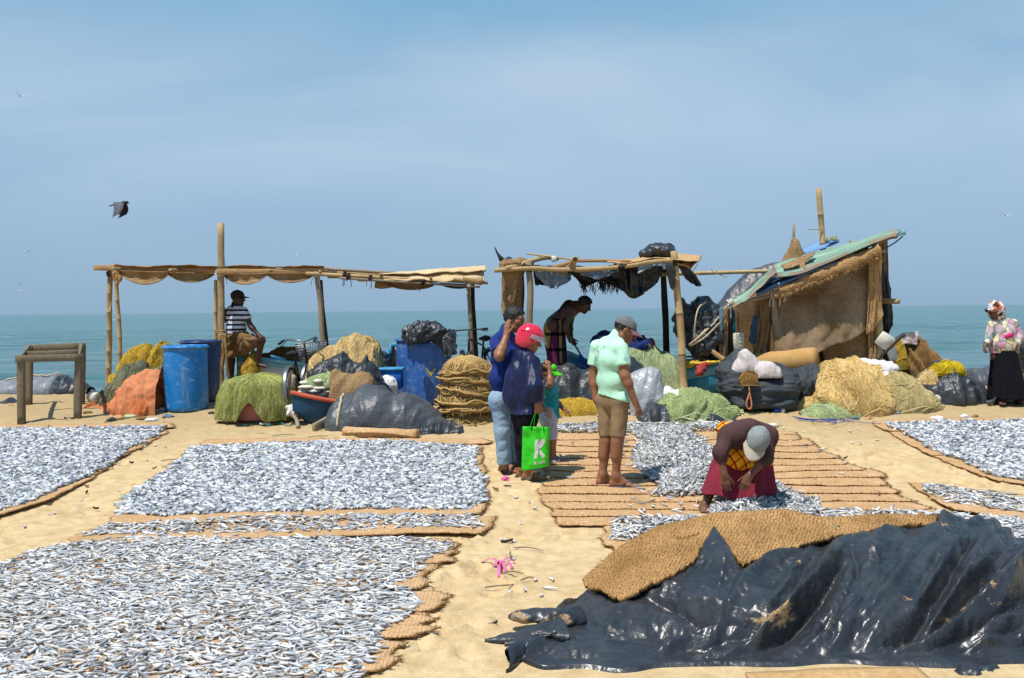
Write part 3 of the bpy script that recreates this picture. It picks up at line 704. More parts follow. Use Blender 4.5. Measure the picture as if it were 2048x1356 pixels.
 coir_mat('back coir strip of the right fish panel, bare rear edge near the yellow-topped heap', gg, (1738, 845), (2140, 834), (2140, 856), (1776, 866), seed=44)
 coir_mat('middle coir strip of the right fish panel', gg, (1768, 858), (2150, 850), (2150, 912), (1858, 914), seed=45, rag=.05)
 coir_mat('front coir strip of the right fish panel tapering along the sand', gg, (1850, 908), (2160, 905), (2170, 992), (1984, 964), seed=46, rag=.05)
def fish_template(kind, bend, rs, det=7, sides=6):
 L = 1.0
 if kind == 'slender': hh, tk = .112, .085
 else: hh, tk = .24, .15
 xs = np.linspace(0, .86, det); u = xs / .86
 prof = np.sin(np.pi * np.clip(u * .93 + .05, 0, 1)) ** .62 * (1 - .25 * u) + .05
 prof[-1] = .16
 a = np.arange(sides) * 2 * math.pi / sides + .3
 cy, cz = np.cos(a), np.sin(a)
 V = np.stack([np.broadcast_to(xs[:, None], (det, sides)), prof[:, None] * hh * cy, prof[:, None] * tk * cz], -1)
 C = np.zeros((det, sides, 3))
 dors = A(.17, .18, .20); flank = A(.52, .52, .53); belly = A(.78, .76, .74)
 t = cy[None, :] * .5 + .5
 col = np.where(t[..., None] > .5, flank + (dors - flank) * ((t[..., None] - .5) * 2) ** 1.1, flank + (belly - flank) * ((.5 - t[..., None]) * 2))
 C[:] = col
 C[0] *= .55; C[1] = C[1] * .8 + A(.03, .025, .0)
 V = V.reshape(-1, 3); C = C.reshape(-1, 3); n = len(V)
 tip = A([-.015, 0, 0]); tail = A([.86, hh * .22, 0], [.86, -hh * .22, 0], [1.0, hh * .95, .008], [1.0, -hh * .95, -.008], [.93, 0, 0.01])
 V = np.concatenate([V, tip, tail]); C = np.concatenate([C, A([.2, .2, .2]), np.tile(A(.33, .33, .34), (5, 1))])
 F4 = grid_faces(det, sides, True)[:, ::-1]
 j = np.arange(sides); F3 = np.concatenate([np.stack([j, (j + 1) % sides, np.full(sides, n)], -1), n + 1 + np.array([[0, 2, 4], [4, 3, 1], [0, 4, 1]])])
 V[:, 1] += bend * (V[:, 0] - .45) ** 2
 V[:, 0] -= .5
 return V, [F4, F3], C
def in_poly(p, poly):
 x, y = p[:, 0], p[:, 1]; c = np.zeros(len(p), bool); j = len(poly) - 1
 for i in range(len(poly)):
  xi, yi = poly[i]; xj, yj = poly[j]
  c ^= ((yi > y) != (yj > y)) & (x < (xj - xi) * (y - yi) / (yj - yi + 1e-12) + xi); j = i
 return c
def poly_dist(p, poly):
 d = np.full(len(p), 1e9)
 for i in range(len(poly)):
  a, b = poly[i], poly[(i + 1) % len(poly)]; ba = b - a
  t = np.clip(((p - a) @ ba) / (ba @ ba + 1e-12), 0, 1); d = np.minimum(d, np.linalg.norm(p - a - t[:, None] * ba, axis=1))
 return d
def scatter(px, dens, rs, ragged=.05, thin=None):
 poly = np.array([gxy(*q) for q in px]); lo, hi = poly.min(0), poly.max(0)
 st = 1 / math.sqrt(dens); xs = np.arange(lo[0] - .1, hi[0] + .1, st); ys = np.arange(lo[1] - .1, hi[1] + .1, st)
 g = np.stack(np.meshgrid(xs, ys), -1).reshape(-1, 2); g = g + rs.uniform(-.5, .5, g.shape) * st * 1.25
 q = g + ragged * np.stack([fbm2(g[:, 0] * 4, g[:, 1] * 4, 2, 51), fbm2(g[:, 0] * 4, g[:, 1] * 4, 2, 52)], -1)
 k = in_poly(q, poly); g = g[k]
 if thin is not None: g = g[rs.random(len(g)) < np.clip(thin(g), 0, 1)]
 return g, poly
def build_fish():
 rs = np.random.default_rng(3)
 S, Pp = [], []      # rows: x,y,z,yaw,pitch,roll,len,bright
 def lay(dst, g, ln, z0=.03, zr=.018, pit=.16, rol=.5, ext=None, br=(.8, 1.18), aln=None):
  n = len(g); yaw = rs.uniform(0, 2 * math.pi, n) + 0 * ln
  if aln is not None: yaw = rs.normal(0, aln, n) + math.pi * rs.integers(0, 2, n)
  z = ground(g[:, 0], g[:, 1]) + z0 + rs.random(n) * zr + (0 if ext is None else ext)
  dst.append(np.stack([g[:, 0], g[:, 1], z, yaw, rs.normal(0, pit, n), rs.normal(0, rol, n), np.clip(rs.normal(1, .16, n), .6, 1.4) * ln, rs.uniform(*br, n)], 1))
 patch = lambda s, f, a=.8, b=.5: (lambda g: a + b * fbm2(g[:, 0] * f, g[:, 1] * f, 3, s))
 C = [(-30, 1145), (60, 1112), (120, 1098), (270, 1080), (500, 1082), (800, 1083), (905, 1092), (900, 1105), (836, 1126), (852, 1146), (800, 1176), (852, 1212), (836, 1228), (785, 1260), (768, 1290), (738, 1340), (712, 1400), (640, 1480), (-560, 1560), (-160, 1250)]
 g, _ = scatter(C, 1120, rs, .05, patch(61, 1.8, .86, .34)); lay(S, g, .086, .026, .014, aln=.8)
 B2 = [(160, 1078), (232, 1056), (480, 1040), (700, 1037), (955, 1037), (962, 1064), (700, 1070), (400, 1075)]
 g, _ = scatter(B2, 640, rs, .04, patch(62, 2.5, .75, .6)); lay(S, g, .10, .03, .014)
 B = [(398, 899), (600, 890), (800, 888), (955, 899), (946, 935), (968, 965), (972, 1004), (942, 1026), (600, 1029), (330, 1039), (238, 1037), (248, 1005), (300, 967), (345, 937), (375, 908)]
 g, _ = scatter(B, 820, rs, .05, patch(63, 1.5, .92, .2)); lay(Pp, g, .092, .032, .018, .2, .8)
 A_ = [(-130, 868), (0, 863), (332, 857), (258, 905), (205, 945), (120, 985), (60, 1014), (-160, 1070)]
 g, _ = scatter(A_, 790, rs, .05, patch(64, 1.5, .92, .2)); lay(Pp, g, .092, .032, .018, .2, .8)
 Gp = [(1774, 853), (2150, 846), (2160, 985), (2048, 970), (1985, 958), (1940, 934), (1872, 909), (1832, 885)]
 g, _ = scatter(Gp, 780, rs, .05, patch(65, 1.5, .92, .2)); lay(Pp, g, .096, .032, .022, .22, .8)
 Dk = [(1084, 857), (1200, 853), (1440, 853), (1446, 864), (1300, 868), (1090, 868)]
 g, _ = scatter(Dk, 620, rs, .03); lay(S, g, .115, .035, .03, .25)
 D1 = [(1268, 868), (1285, 890), (1276, 912), (1262, 934), (1292, 948), (1298, 962), (1336, 988), (1322, 1000), (1376, 998), (1410, 985), (1432, 960), (1470, 952), (1450, 925), (1420, 905), (1398, 885), (1372, 862)]
 D2 = [(1424, 1030), (1430, 1003), (1440, 985), (1500, 978), (1552, 972), (1580, 990), (1612, 1008), (1632, 1030), (1560, 1044), (1424, 1050)]
 for px, hm, dn in ((D1, .10, 1500), (D2, .11, 1500)):
  g, poly = scatter(px, dn, rs, .10); d = poly_dist(g, poly)
  hgt = np.minimum(hm, d * .42) * (.7 + .5 * fbm2(g[:, 0] * 3, g[:, 1] * 3, 2, 66)); lay(S, g, .118, .035, .02, .38, 1., ext=hgt)
  m = MB(); xs = np.linspace(poly[:, 0].min(), poly[:, 0].max(), 60); ys = np.linspace(poly[:, 1].min(), poly[:, 1].max(), 60)
 loose = [(1230, 868), (1300, 862), (1440, 1040), (1240, 1040), (1270, 990), (1250, 940)]
 g, _ = scatter(loose, 34, rs, .1); lay(S, g, .11, .034, .006)
 loose = [(1100, 880), (1800, 880), (1900, 1030), (1100, 1030)]
 g, _ = scatter(loose, 2.0, rs, .1); lay(S, g, .11, .034, .006)
 g, _ = scatter([(985, 900), (1075, 960), (1160, 1080), (1130, 1350), (760, 1350), (930, 1130)], 2.2, rs, .1); lay(S, g, .09, .012, .004, .05)
 g, _ = scatter([(300, 900), (350, 890), (130, 1060), (-20, 1120), (20, 1050)], 2.2, rs, .1); lay(S, g, .09, .012, .004, .05)
 E1 = [(1226, 1046), (1300, 1042), (1410, 1040), (1400, 1060), (1320, 1072), (1262, 1092), (1216, 1086)]
 g, _ = scatter(E1, 640, rs, .06, patch(67, 3, .9, .4)); lay(S, g, .115, .03, .03, .25)
 E2 = [(1600, 1033), (1700, 1030), (1850, 1032), (1930, 1040), (2050, 1048), (2080, 1100), (1900, 1085), (1600, 1075)]
 g, _ = scatter(E2, 560, rs, .05, patch(68, 2, .85, .5)); lay(S, g, .115, .034, .03, .22)
 Fp = [(1838, 975), (1900, 984), (1990, 998), (2110, 1012), (2120, 1040), (1965, 1024), (1895, 1008), (1848, 986)]
 g, _ = scatter(Fp, 620, rs, .05, patch(69, 2, .9, .4)); lay(S, g, .115, .03, .03, .22)
 G2 = [(1960, 1040), (2070, 1050), (2170, 1062), (2170, 1110), (2040, 1092), (1980, 1062)]
 g, _ = scatter(G2, 560, rs, .05); lay(S, g, .115, .034, .02, .22)
 for kind, rows in (('slender', S), ('plump', Pp)):
  D = np.concatenate(rows)
  rel = D[:, :3] - CAM; dep = rel @ c_f; uu = 1024 + FPX * (rel @ c_r) / dep; vv = 678 - FPX * (rel @ c_u) / dep
  vis = (uu > 0) & (uu < 2048) & (vv < 1350) & (vv > 0)
  hidden = (uu > 1015) & (vv > 1040)
  D = D[(uu > -260) & (uu < 2300) & (vv < 1440)] if True else D
  rel = D[:, :3] - CAM; dep = rel @ c_f; uu = 1024 + FPX * (rel @ c_r) / dep; vv = 678 - FPX * (rel @ c_u) / dep
  vis = (uu > 6) & (uu < 2042) & (vv < 1346) & ~((uu > 1015) & (vv > 1040))
  if kind == 'plump': vis &= (uu < 1000)
  order = np.argsort(np.where(vis, dep, 1e9)); ind = order[:300]; rest = order[300:]
  T = [fish_template(kind, b, rs) for b in (-.7, -.3, -.08, .1, .3, .75)]
  tint = [A(1, 1, 1), A(.97, 1.0, 1.04), A(1.03, .98, .88), A(.74, .77, .81), A(1.10, 1.10, 1.08)]
  if kind == 'plump': tint = [q * A(.92, .95, .99) for q in tint]
  def rot(yaw, pit, rol):
   cy, sy, cp, sp, cr, sr = np.cos(yaw), np.sin(yaw), np.cos(pit), np.sin(pit), np.cos(rol), np.sin(rol)
   return np.stack([np.stack([cy * cp, cy * sp * sr - sy * cr, cy * sp * cr + sy * sr], -1), np.stack([sy * cp, sy * sp * sr + cy * cr, sy * sp * cr - cy * sr], -1), np.stack([-sp, cp * sr, cp * cr], -1)], -2)
  mb = MB()
  for i, (V, F, C) in enumerate(T):
   r = D[rest[i::len(T)]]; M_ = rot(r[:, 3], r[:, 4], r[:, 5]); fl = np.where(rs.random(len(r)) < .5, 1., -1.)
   W = np.einsum('nij,nvj->nvi', M_, V[None] * A(1, 1, 1) * r[:, 6, None, None]) + r[:, None, :3]
   cc = C[None] * r[:, 7, None, None] * np.array(tint)[rs.integers(0, 5, len(r))][:, None]
   off = (np.arange(len(r)) * len(V))[:, None, None]
   mb.add(W.reshape(-1, 3), [(f[None] + off).reshape(-1, f.shape[1]) for f in F], cc.reshape(-1, 3))
  nm = 'slender_fish_spread' if kind == 'slender' else 'plump_fish_spread'
  o = mb.obj(nm, MAT['fish'], loc=(0, 8, 0))
  tag(o, 'thousands of slender silver fish drying on the mats and raked into a long pile' if kind == 'slender' else 'thousands of plump blue-grey fish drying on the panels farther back', 'drying fish', kind='stuff')
  mds = []
  for i, (V, F, C) in enumerate(T):
   for k in range(4): mds.append((mesh_data('%s_fish' % kind, V, F, MAT['fish'], True, C * (.85 + .1 * k) * tint[k])))
  for q, r in enumerate(D[ind]):
   o = bpy.data.objects.new('slender_fish' if kind == 'slender' else 'plump_fish', mds[int(rs.integers(len(mds)))]); COL.objects.link(o)
   o.location = r[:3]; o.rotation_euler = (r[5], r[4], r[3]); o.scale = (r[6],) * 3
   tag(o, 'small slender silver fish drying at the bottom of the nearest mat panel' if kind == 'slender' else 'plump blue-grey fish along the near edge of the panels beyond the narrow strip', 'fish', 'slender fish nearest the camera' if kind == 'slender' else 'plump fish nearest the camera')
build_mats(); build_fish()
def interp_px(top, n, key=0):
 top = np.array(top, float); d = np.concatenate([[0], np.cumsum(np.hypot(*np.diff(top[:, :2], axis=0).T))])
 s = np.linspace(0, d[-1], n); return np.stack([np.interp(s, d, top[:, 0]), np.interp(s, d, top[:, 1])], 1)
def loaf_grid(top, vb, ry, nx=110, nt=70, p=None, style='sheet', amp=.03, seed=0, freq=5, Yc=None, rk=.45, back=1.0, vary=0.0, sink=.02, z0=None):
 q = interp_px(top, nx)
 if p is None: p = 1.2 if style == 'net' else 1.05
 if Yc is None: Yc = G(np.mean(q[:, 0]), vb)[1] + ry
 c = np.array([P(u, v, Yc) for u, v in q]); x = c[:, 0]
 base = ground(x, Yc + 0 * x) if z0 is None else np.full(nx, z0)
 h = np.maximum(c[:, 2] - base, .01); hm = h.max(); r = ry * np.clip(h / hm, .03, 1) ** rk
 t = np.linspace(0, math.pi, nt)[:, None]; ct = np.cos(t)
 y = Yc - np.where(ct > 0, r, r * back) * ct + vary * noise2(x * 1.3, seed + .5, seed)
 X = np.broadcast_to(x, y.shape).copy()
 g = ground(X, y) if z0 is None else np.full(y.shape, z0)
 s = np.sin(t) ** p
 Z = g + np.maximum(base + h - g, .01) * s - sink * (1 - s)
 gr = np.stack([X, y, Z], -1); n = grid_normals(gr)
 if n[nt // 2, nx // 2, 2] < 0: n = -n
 arc = t * ry / 1.2
 env = np.clip(s, 0, 1) ** .4
 if style == 'sheet':
  wx = X + .10 * noise2(X * 2 + 3, y * 2, seed) + .18 * (y - Yc) * noise2(X * .9, seed, seed + 1)
  d = 1.35 * amp * (.95 * (1 - 2.4 * np.abs(facet(wx * freq, y * .7, 0, seed + 2))) + .55 * facet(wx * freq * 2.1 + 5, y * 1.7, Z * 1.5, seed + 3))
  d = d * (1.25 - .75 * s) + amp * .8 * crump(X * 5, y * 5, Z * 5, seed + 4)
 elif style == 'net':
  d = amp * (1.25 * fbm(X * 3.2, y * 3.2, Z * 3.2, 3, seed) + 1.15 * (1 - 2.2 * np.abs(facet(X * 7.5 + 1.6 * noise2(X * 2, arc * 2, 9) + .5 * arc, arc * .8, 0, seed + 2))) + .3 * crump(X * 8, y * 8, Z * 8, seed + 6)) + amp * .2 * noise(X * 45, y * 10, Z * 10, seed + 3)
 elif style == 'none0': d = 0 * X
 else:
  d = amp * (.7 * fbm(X * 2.0, y * 2.0, Z * 2.0, 2, seed) + .9 * (1 - 2.3 * np.abs(facet(X * 2.4 + .8 * Z + .7 * noise2(X * 2, y * 2, seed), y * 1.3 - X * .5, Z * 1.2, seed + 7))) + .4 * crump(X * 3.4, y * 3.4, Z * 3.4, seed + 1) + .5 * (1 - 2.3 * np.abs(facet(X * 5.2 - Z * 2 + .5 * noise2(X * 3, y * 3, seed), y * 2 + X, Z, seed + 17))) + .10 * facet(X * 13, y * 13, Z * 13, seed + 5))
 gr = gr + n * (d * env)[..., None]
 return gr, n, Yc
def grid_mesh(mb, gr, c=None):
 V, F = gr.reshape(-1, 3), grid_faces(*gr.shape[:2])
 n = grid_normals(gr)[gr.shape[0] // 2, gr.shape[1] // 2]
 if n[2] < 0 and abs(n[2]) > .2: F = F[:, ::-1]
 mb.add(V, [F], None if c is None else c.reshape(-1, 3))
def shade(gr, seed, lo=.8, hi=1.15, f=6):
 k = lo + (hi - lo) * (.5 + .5 * fbm(gr[..., 0] * f, gr[..., 1] * f, gr[..., 2] * f, 3, seed))
 return np.repeat(k[..., None], 3, -1)
def strands(mb, gr, n=500, seed=0, w=.0022, lift=.006, lo=.74, hi=1.25, length=(.25, .8), tint=None, along=0, wander=.5):
 """thin twine lying along the surface of a grid (pattern of the net)"""
 rs = np.random.default_rng(seed + 900); nt, nx = gr.shape[:2]; N = grid_normals(gr)
 if N[nt // 2, nx // 2, 2] < 0: N = -N
 m = 14; s = np.linspace(0, 1, m)
 t0 = rs.uniform(.02, .5, n); ln = rs.uniform(*length, n) * .6; side = rs.random(n) < .5
 x0 = rs.uniform(0.02, .98, n)
 wv = wander * (rs.normal(0, .06, n)[:, None] * s + .03 * np.sin(s * rs.uniform(3, 11, n)[:, None] + rs.uniform(0, 6, n)[:, None]))
 if along: ti = t0[:, None] + wv * 1.2; xi = x0[:, None] + ln[:, None] * (s - .5)
 else: ti = t0[:, None] + ln[:, None] * s; xi = x0[:, None] + wv
 ti = np.clip(ti, .01, .97) * (nt - 1); xi = np.clip(xi, .005, .995) * (nx - 1)
 a = np.minimum(ti.astype(int), nt - 2); b = np.minimum(xi.astype(int), nx - 2); fa = (ti - a)[..., None]; fb = (xi - b)[..., None]
 ev = lambda g: (g[a, b] * (1 - fb) + g[a, b + 1] * fb) * (1 - fa) + (g[a + 1, b] * (1 - fb) + g[a + 1, b + 1] * fb) * fa
 C = ev(gr); Nn = ev(N); L = lift * (.3 + .9 * rs.random(n)[:, None] + .9 * np.abs(np.sin(s * rs.uniform(2, 9, n)[:, None])) + (2.6 * s ** 2 * (rs.random(n) < .18)[:, None]))
 C = C + Nn * L[..., None]; T = unit2(np.gradient(C, axis=1)); S = unit2(np.cross(T, Nn))
 V = np.stack([C + S * w, C + Nn * w * 1.4, C - S * w], 2)      # n,m,3,3
 k = (lo + (hi - lo) * rs.random(n))
 col = np.repeat(k[:, None], 3, 1) * (1 if tint is None else np.asarray(tint)[rs.integers(0, len(tint), n)])
 i = (np.arange(n) * m * 3)[:, None, None, None]; j = (np.arange(m - 1) * 3)[None, :, None, None]
 q = np.array([[0, 1, 4, 3], [1, 2, 5, 4], [2, 0, 3, 5]])[None, None]
 mb.add(V.reshape(-1, 3), [(i + j + q).reshape(-1, 4)], np.repeat(col, m * 3, 0))
def heap(name, label, cat, mat, top, vb, ry, style='sheet', amp=.03, parent=None, group=None, st=0, stk={}, seed=1, sh=(.85, 1.12), **k):
 gr, n, Yc = loaf_grid(top, vb, ry, style=style, amp=amp, seed=seed, **k)
 mb = MB(); grid_mesh(mb, gr, shade(gr, seed, *sh) if style == 'net' else None)
 if st:
  sk = {**stk, 'w': stk.get('w', .0025) * .62, 'lift': stk.get('lift', .006) * .6}
  strands(mb, gr, int(st * 1.1), seed, **sk); strands(mb, gr, int(st * .3), seed + 31, along=1, **{**sk, 'wander': 1.6, 'length': (.15, .5)})
  strands(mb, gr, 4 + st // 250, seed + 61, along=seed % 2, w=.0055, lift=.010, lo=1.0, hi=1.4, wander=1.5, length=(.4, 1.2))
 o = mb.obj(name, MAT[mat], parent)
 if parent is None: tag(o, label, cat, group)
 o['_y'] = Yc
 del o['_y']
 HG[name + str(seed)] = gr
 return o, gr
HG = {}
def blob(parts, h=.014, k=.06):
 """parts: (centre, radii(3), tilt about y) -> blended body"""
 s = Sdf(h)
 for p in parts:
  c, r = p[0], p[1]; a = p[2] if len(p) > 2 else 0
  ax = A([math.cos(a), 0, -math.sin(a)], [0, 1, 0], [math.sin(a), 0, math.cos(a)]); s.ell(c, ax, r, k)
 return s.build()
def crumple(V, F, amp, f=4, seed=0, fold=(1, 1, 1), soft=False):
 n = vnormals(V, F); x, y, z = V[:, 0] * fold[0], V[:, 1] * fold[1], V[:, 2] * fold[2]
 d = fbm(x * f * .7, y * f * .7, z * f * .7, 2, seed)
 if not soft:
  d = .6 * d + 1.0 * crump(x * f, y * f, z * f, seed + 1) + .4 * facet(x * f * 3.3, y * f * 3.3, z * f * 3.3, seed + 4) + .5 * (1 - 2.3 * np.abs(facet(x * f * .8 + z * f * .35, y * f * .8, z * f * .55 - x * .3 * f, seed + 9)))
 return V + n * (amp * d)[:, None]
def pxell(u, v, Y, ru, rv, rd, a=0):
 s = Y / FPX; return (P(u, v, Y), (ru * s, rd, rv * s), a)
def bundle(name, label, cat, mat, ells, amp=.02, f=5, k=.06, h=.011, seed=0, parent=None, group=None, soft=False, fold=(1, 1, 1), cut=True):
 V, F = blob([pxell(*e) for e in ells], h, k)
 V = crumple(V, F, 1.25 * amp, f, seed, fold, soft)
 o = mesh_obj(name, V, F, MAT[mat], parent)
 if parent is None: tag(o, label, cat, group)
 return o
def drape_pts(pts, w, th, mat, name, parent=None, folds=4, amp=.03, seed=0, nx=30):
 pass
def box8(c, ax, r, bev=.006):
 """bevelled box from centre, axes rows, half sizes"""
 ax = np.asarray(ax, float); path = [A(*c) - ax[2] * r[2], A(*c) - ax[2] * (r[2] - bev), A(*c) + ax[2] * (r[2] - bev), A(*c) + ax[2] * r[2]]
 pr = rect(2 * r[0], 2 * r[1], bev); V = []
 for i, q in enumerate(path):
  sc_ = (1 - bev / min(r[0], r[1])) if i in (0, 3) else 1
  V.append(q + pr[:, :1] * sc_ * ax[0] + pr[:, 1:] * sc_ * ax[1])
 V = np.concatenate(V + [A(path[0], path[3])]); k = 8; j = np.arange(k); n = 4 * k
 F = [grid_faces(4, k, True), np.stack([(j + 1) % k, j, np.full(k, n)], -1), np.stack([3 * k + j, 3 * k + (j + 1) % k, np.full(k, n + 1)], -1)]
 return V, F
E3 = np.eye(3)
def rotz(a): return A([math.cos(a), math.sin(a), 0], [-math.sin(a), math.cos(a), 0], [0, 0, 1])
def boat_hull(bow, stern, beam, depth, rise=.25, full=.4, ns=40, nq=25, stern_w=.75):
 """grid of the outside from gunwale to gunwale; returns (grid, s, q)"""
 bow, stern = A(*bow), A(*stern); d = stern - bow; L = np.hypot(d[0], d[1]); e = A(d[0], d[1], 0) / L; n = A(-e[1], e[0], 0)
 s = np.linspace(0, 1, ns)[:, None]; q = np.linspace(-1, 1, nq)[None, :]
 b = np.where(s < full, 1 - (1 - s / full) ** 2.2, 1 - (1 - stern_w) * ((s - full) / (1 - full)) ** 2); b = np.maximum(b, .03) * beam / 2
 zt = bow[2] + (stern[2] - bow[2]) * s - rise * 0 + rise * (-4 * s * (1 - s)) * .35
 keel = depth * (1 - .45 * (1 - np.clip(s / full, 0, 1)) ** 2)
 z = zt - keel * (1 - np.abs(q) ** 2.6)
 off = b * np.sign(q) * np.abs(q) ** .55
 g = bow + (d * A(1, 1, 0))[None, None] * s[..., None] + n * off[..., None]; g[..., 2] = z
 return g, e, n, zt
def boat(label, bow, stern, beam, depth, bands, rail_mat, group=None, rise=.2, inner='hull_white', deck=.10, name='fishing_boat', full=.4):
 g, e, n, zt = boat_hull(bow, stern, beam, depth, rise, full)
 root = thing(name, label, 'boat', g[..., :].reshape(-1, 3).mean(0) * A(1, 1, 0) + A(0, 0, g[..., 2].min()), group)
 ns, nq = g.shape[:2]; Q = np.abs(np.linspace(-1, 1, nq))
 q0 = 0.0
 for (qa, qb, m, nm) in bands:        # bands in |q| from keel(0) to gunwale(1)
  mb = MB()
  for sgn in (0, 1):
   idx = [i for i in range(nq) if qa - .045 <= Q[i] <= qb + .045 and (i <= nq // 2 if sgn == 0 else i >= nq // 2)]
   V, F = slab(g[:, idx], .02); mb.add(V, F)
  mb.obj(nm, MAT[m], root)
 mb = MB(); d = g[:, [nq // 4 - 2, nq // 2, nq - 1 - nq // 4 + 2]].copy(); d[..., 2] = (zt - deck)
 d[:, 0] = g[:, 0] * 1.0; d[:, 2] = g[:, -1]; d[:, 0, 2] = d[:, 2, 2] = (zt[:, 0] - deck); d[:, 1] = (d[:, 0] + d[:, 2]) / 2
 V, F = slab(d[1:, :], .015); mb.add(V, F); mb.obj('deck', MAT[inner], root)
 for sgn in (0, -1):
  V, F = sweep(g[:, sgn] + A(0, 0, .012), rect(.07, .05, .012)); MB().add(V, F).obj('gunwale', MAT[rail_mat], root)
 return root, g
def bicycle(label, at, yaw, lean=0., steer=0., color='metal_dark', basket=False, flat_bar=False, group='bicycles', s=1.0):
 """at: contact point under the rear wheel; yaw: direction of travel from +X"""
 at = A(*at); cy, sy = math.cos(yaw), math.sin(yaw); f = A(cy, sy, 0); l = A(-sy, cy, 0)
 up = unit(A(0, 0, 1) * math.cos(lean) + l * math.sin(lean)); l = np.cross(up, f)
 T = lambda x, y, z: at + s * (f * x + l * y + up * z)
 root = thing('bicycle', label, 'bicycle', at, group)
 def part(name, mat, sh, par=root):
  mb = MB()
  for V, F in sh: mb.add(V, F)
  return mb.obj(name, MAT[mat], par)
 Rw = .335; st = steer
 fx = 1.08
 fd = unit(f * math.cos(st) + l * math.sin(st)); fl = np.cross(up, fd)
 def wheel(c, d):
  a = np.linspace(0, 2 * math.pi, 41); ring = lambda r: np.array([c + s * r * (d * math.cos(t) + up * math.sin(t)) for t in a])
  w = part('wheel', 'metal_grey', [tube(ring(Rw - .035), .011 * s, 6, False)])
  part('tyre', 'rubber', [tube(ring(Rw - .015), .019 * s, 8, False)], w)
  sp = []; ln = np.cross(up, d)
  for i in range(18):
   t = i * 2 * math.pi / 18; sp.append(tube([c + ln * (.03 * s * (-1) ** i), c + s * (Rw - .04) * (d * math.cos(t) + up * math.sin(t))], .0016 * s, 4))
  sp.append(tube([c - ln * .05 * s, c + ln * .05 * s], .018 * s, 8)); part('spokes', 'metal_grey', sp, w)
 rw = T(0, 0, Rw); fw = T(fx, 0, Rw); wheel(rw, f); wheel(fw, fd)
 bb = T(.44, 0, .29); seat = T(.26, 0, .80); head_t = T(.80, 0, .86); head_b = T(.84, 0, .68)
 fr = [tube([bb, seat], .017 * s), tube([head_b, bb], .019 * s), tube([seat + (bb - seat) * .12, head_t], .016 * s)]
 for sg in (-1, 1): fr += [tube([rw + l * sg * .05 * s, bb + l * sg * .03 * s], .010 * s), tube([rw + l * sg * .05 * s, seat + (bb - seat) * .1], .009 * s)]
 part('frame', color, fr); fk = []
 for sg in (-1, 1): fk.append(tube(curve([head_b, head_b + (fw - head_b) * .35 + fl * sg * .05 * s, fw + fl * sg * .05 * s], 8), .012 * s))
 fk.append(tube([head_b, head_t + up * .06 * s], .019 * s)); part('fork', color, fk)
 part('crank', 'metal_grey', [tube([bb - l * .07 * s, bb + l * .07 * s], .012 * s), tube([bb - l * .06 * s, bb - l * .06 * s + f * .12 * s - up * .1 * s], .009 * s), tube([bb + l * .06 * s, bb + l * .06 * s - f * .12 * s + up * .1 * s], .009 * s), lathe_on(bb - l * .05 * s, l, .095 * s)])
 for sg in (1, -1):
  p = bb - l * sg * .10 * s + sg * (f * .12 - up * .1) * s; V, F = box8(p, A(f, l, up), (.045 * s, .04 * s, .012 * s)); part('pedal', 'rubber', [(V, F)])
 for c, d, a0, a1 in ((rw, f, 40, 200), (fw, fd, 20, 165)):
  a = np.radians(np.linspace(a0, a1, 18)); pth = np.array([c + s * (Rw + .03) * (d * math.cos(t) + up * math.sin(t)) for t in a])
  part('mudguard', 'metal_grey' if basket else color, [sweep(pth, A([-.03, 0], [-.02, .012], [.02, .012], [.03, 0], [.02, -.004], [-.02, -.004]) * s)])
 sd = Sdf(.008 * s); q = seat + up * .05 * s
 sd.cone(q - f * .10 * s - l * .055 * s, q - f * .10 * s + l * .055 * s, .035 * s, k=.03).cone(q - f * .08 * s, q + f * .15 * s, .05 * s, .018 * s, .03)
 V, F = sd.build(); sa = mesh_obj('saddle', V, F, MAT['rubber'], root); part('seat_post', 'metal_grey', [tube([seat - up * .03 * s, q], .012 * s)])
 hb = head_t + up * .14 * s
 part('stem', color, [tube([head_t, hb], .013 * s)])
 if flat_bar: pts = [hb - fl * .30 * s - fd * .02 * s, hb - fl * .1 * s, hb + fl * .1 * s, hb + fl * .30 * s - fd * .02 * s]
 else: pts = [hb - fl * .29 * s - fd * .22 * s, hb - fl * .26 * s - fd * .10 * s + up * .05 * s, hb - fl * .12 * s + up * .03 * s, hb, hb + fl * .12 * s + up * .03 * s, hb + fl * .26 * s - fd * .10 * s + up * .05 * s, hb + fl * .29 * s - fd * .22 * s]
 pt = curve(pts, 30); h = part('handlebar', 'metal_dark' if flat_bar else 'metal_grey', [tube(pt, .011 * s)])
 for i, sg in ((0, -1), (-1, 1)):
  a = pt[i]; b = pt[5] if i == 0 else pt[-6]; part('grip', 'rubber', [tube([a, a + (b - a) * .8], .019 * s)], h)
  part('brake_lever', 'metal_dark', [tube(curve([b, b + fd * .04 * s - up * .02 * s, a + fd * .05 * s - up * .04 * s], 8), .006 * s)], h)
 if basket:
  c0 = head_t + fd * .19 * s - up * .02 * s; bk = []
  def rect_ring(z, w, d_): return [c0 + fl * (sx * w) * s + fd * (sy_ * d_) * s + up * z * s for sx, sy_ in ((-1, -1), (1, -1), (1, 1), (-1, 1), (-1, -1))]
  n = 9
  for i in range(n):
   k = i / (n - 1); bk.append(tube(np.array(rect_ring(-.12 + .26 * k, .14 + .05 * k, .10 + .03 * k)), (.009 if i in (0, n - 1) else .0045) * s, 5, False))
  lo, hi = rect_ring(-.12, .14, .10), rect_ring(.14, .19, .13)
  for e in range(4):
   for j in range(9): k = j / 9; bk.append(tube([lo[e] + (lo[e + 1] - lo[e]) * k, hi[e] + (hi[e + 1] - hi[e]) * k], .0045 * s, 5))
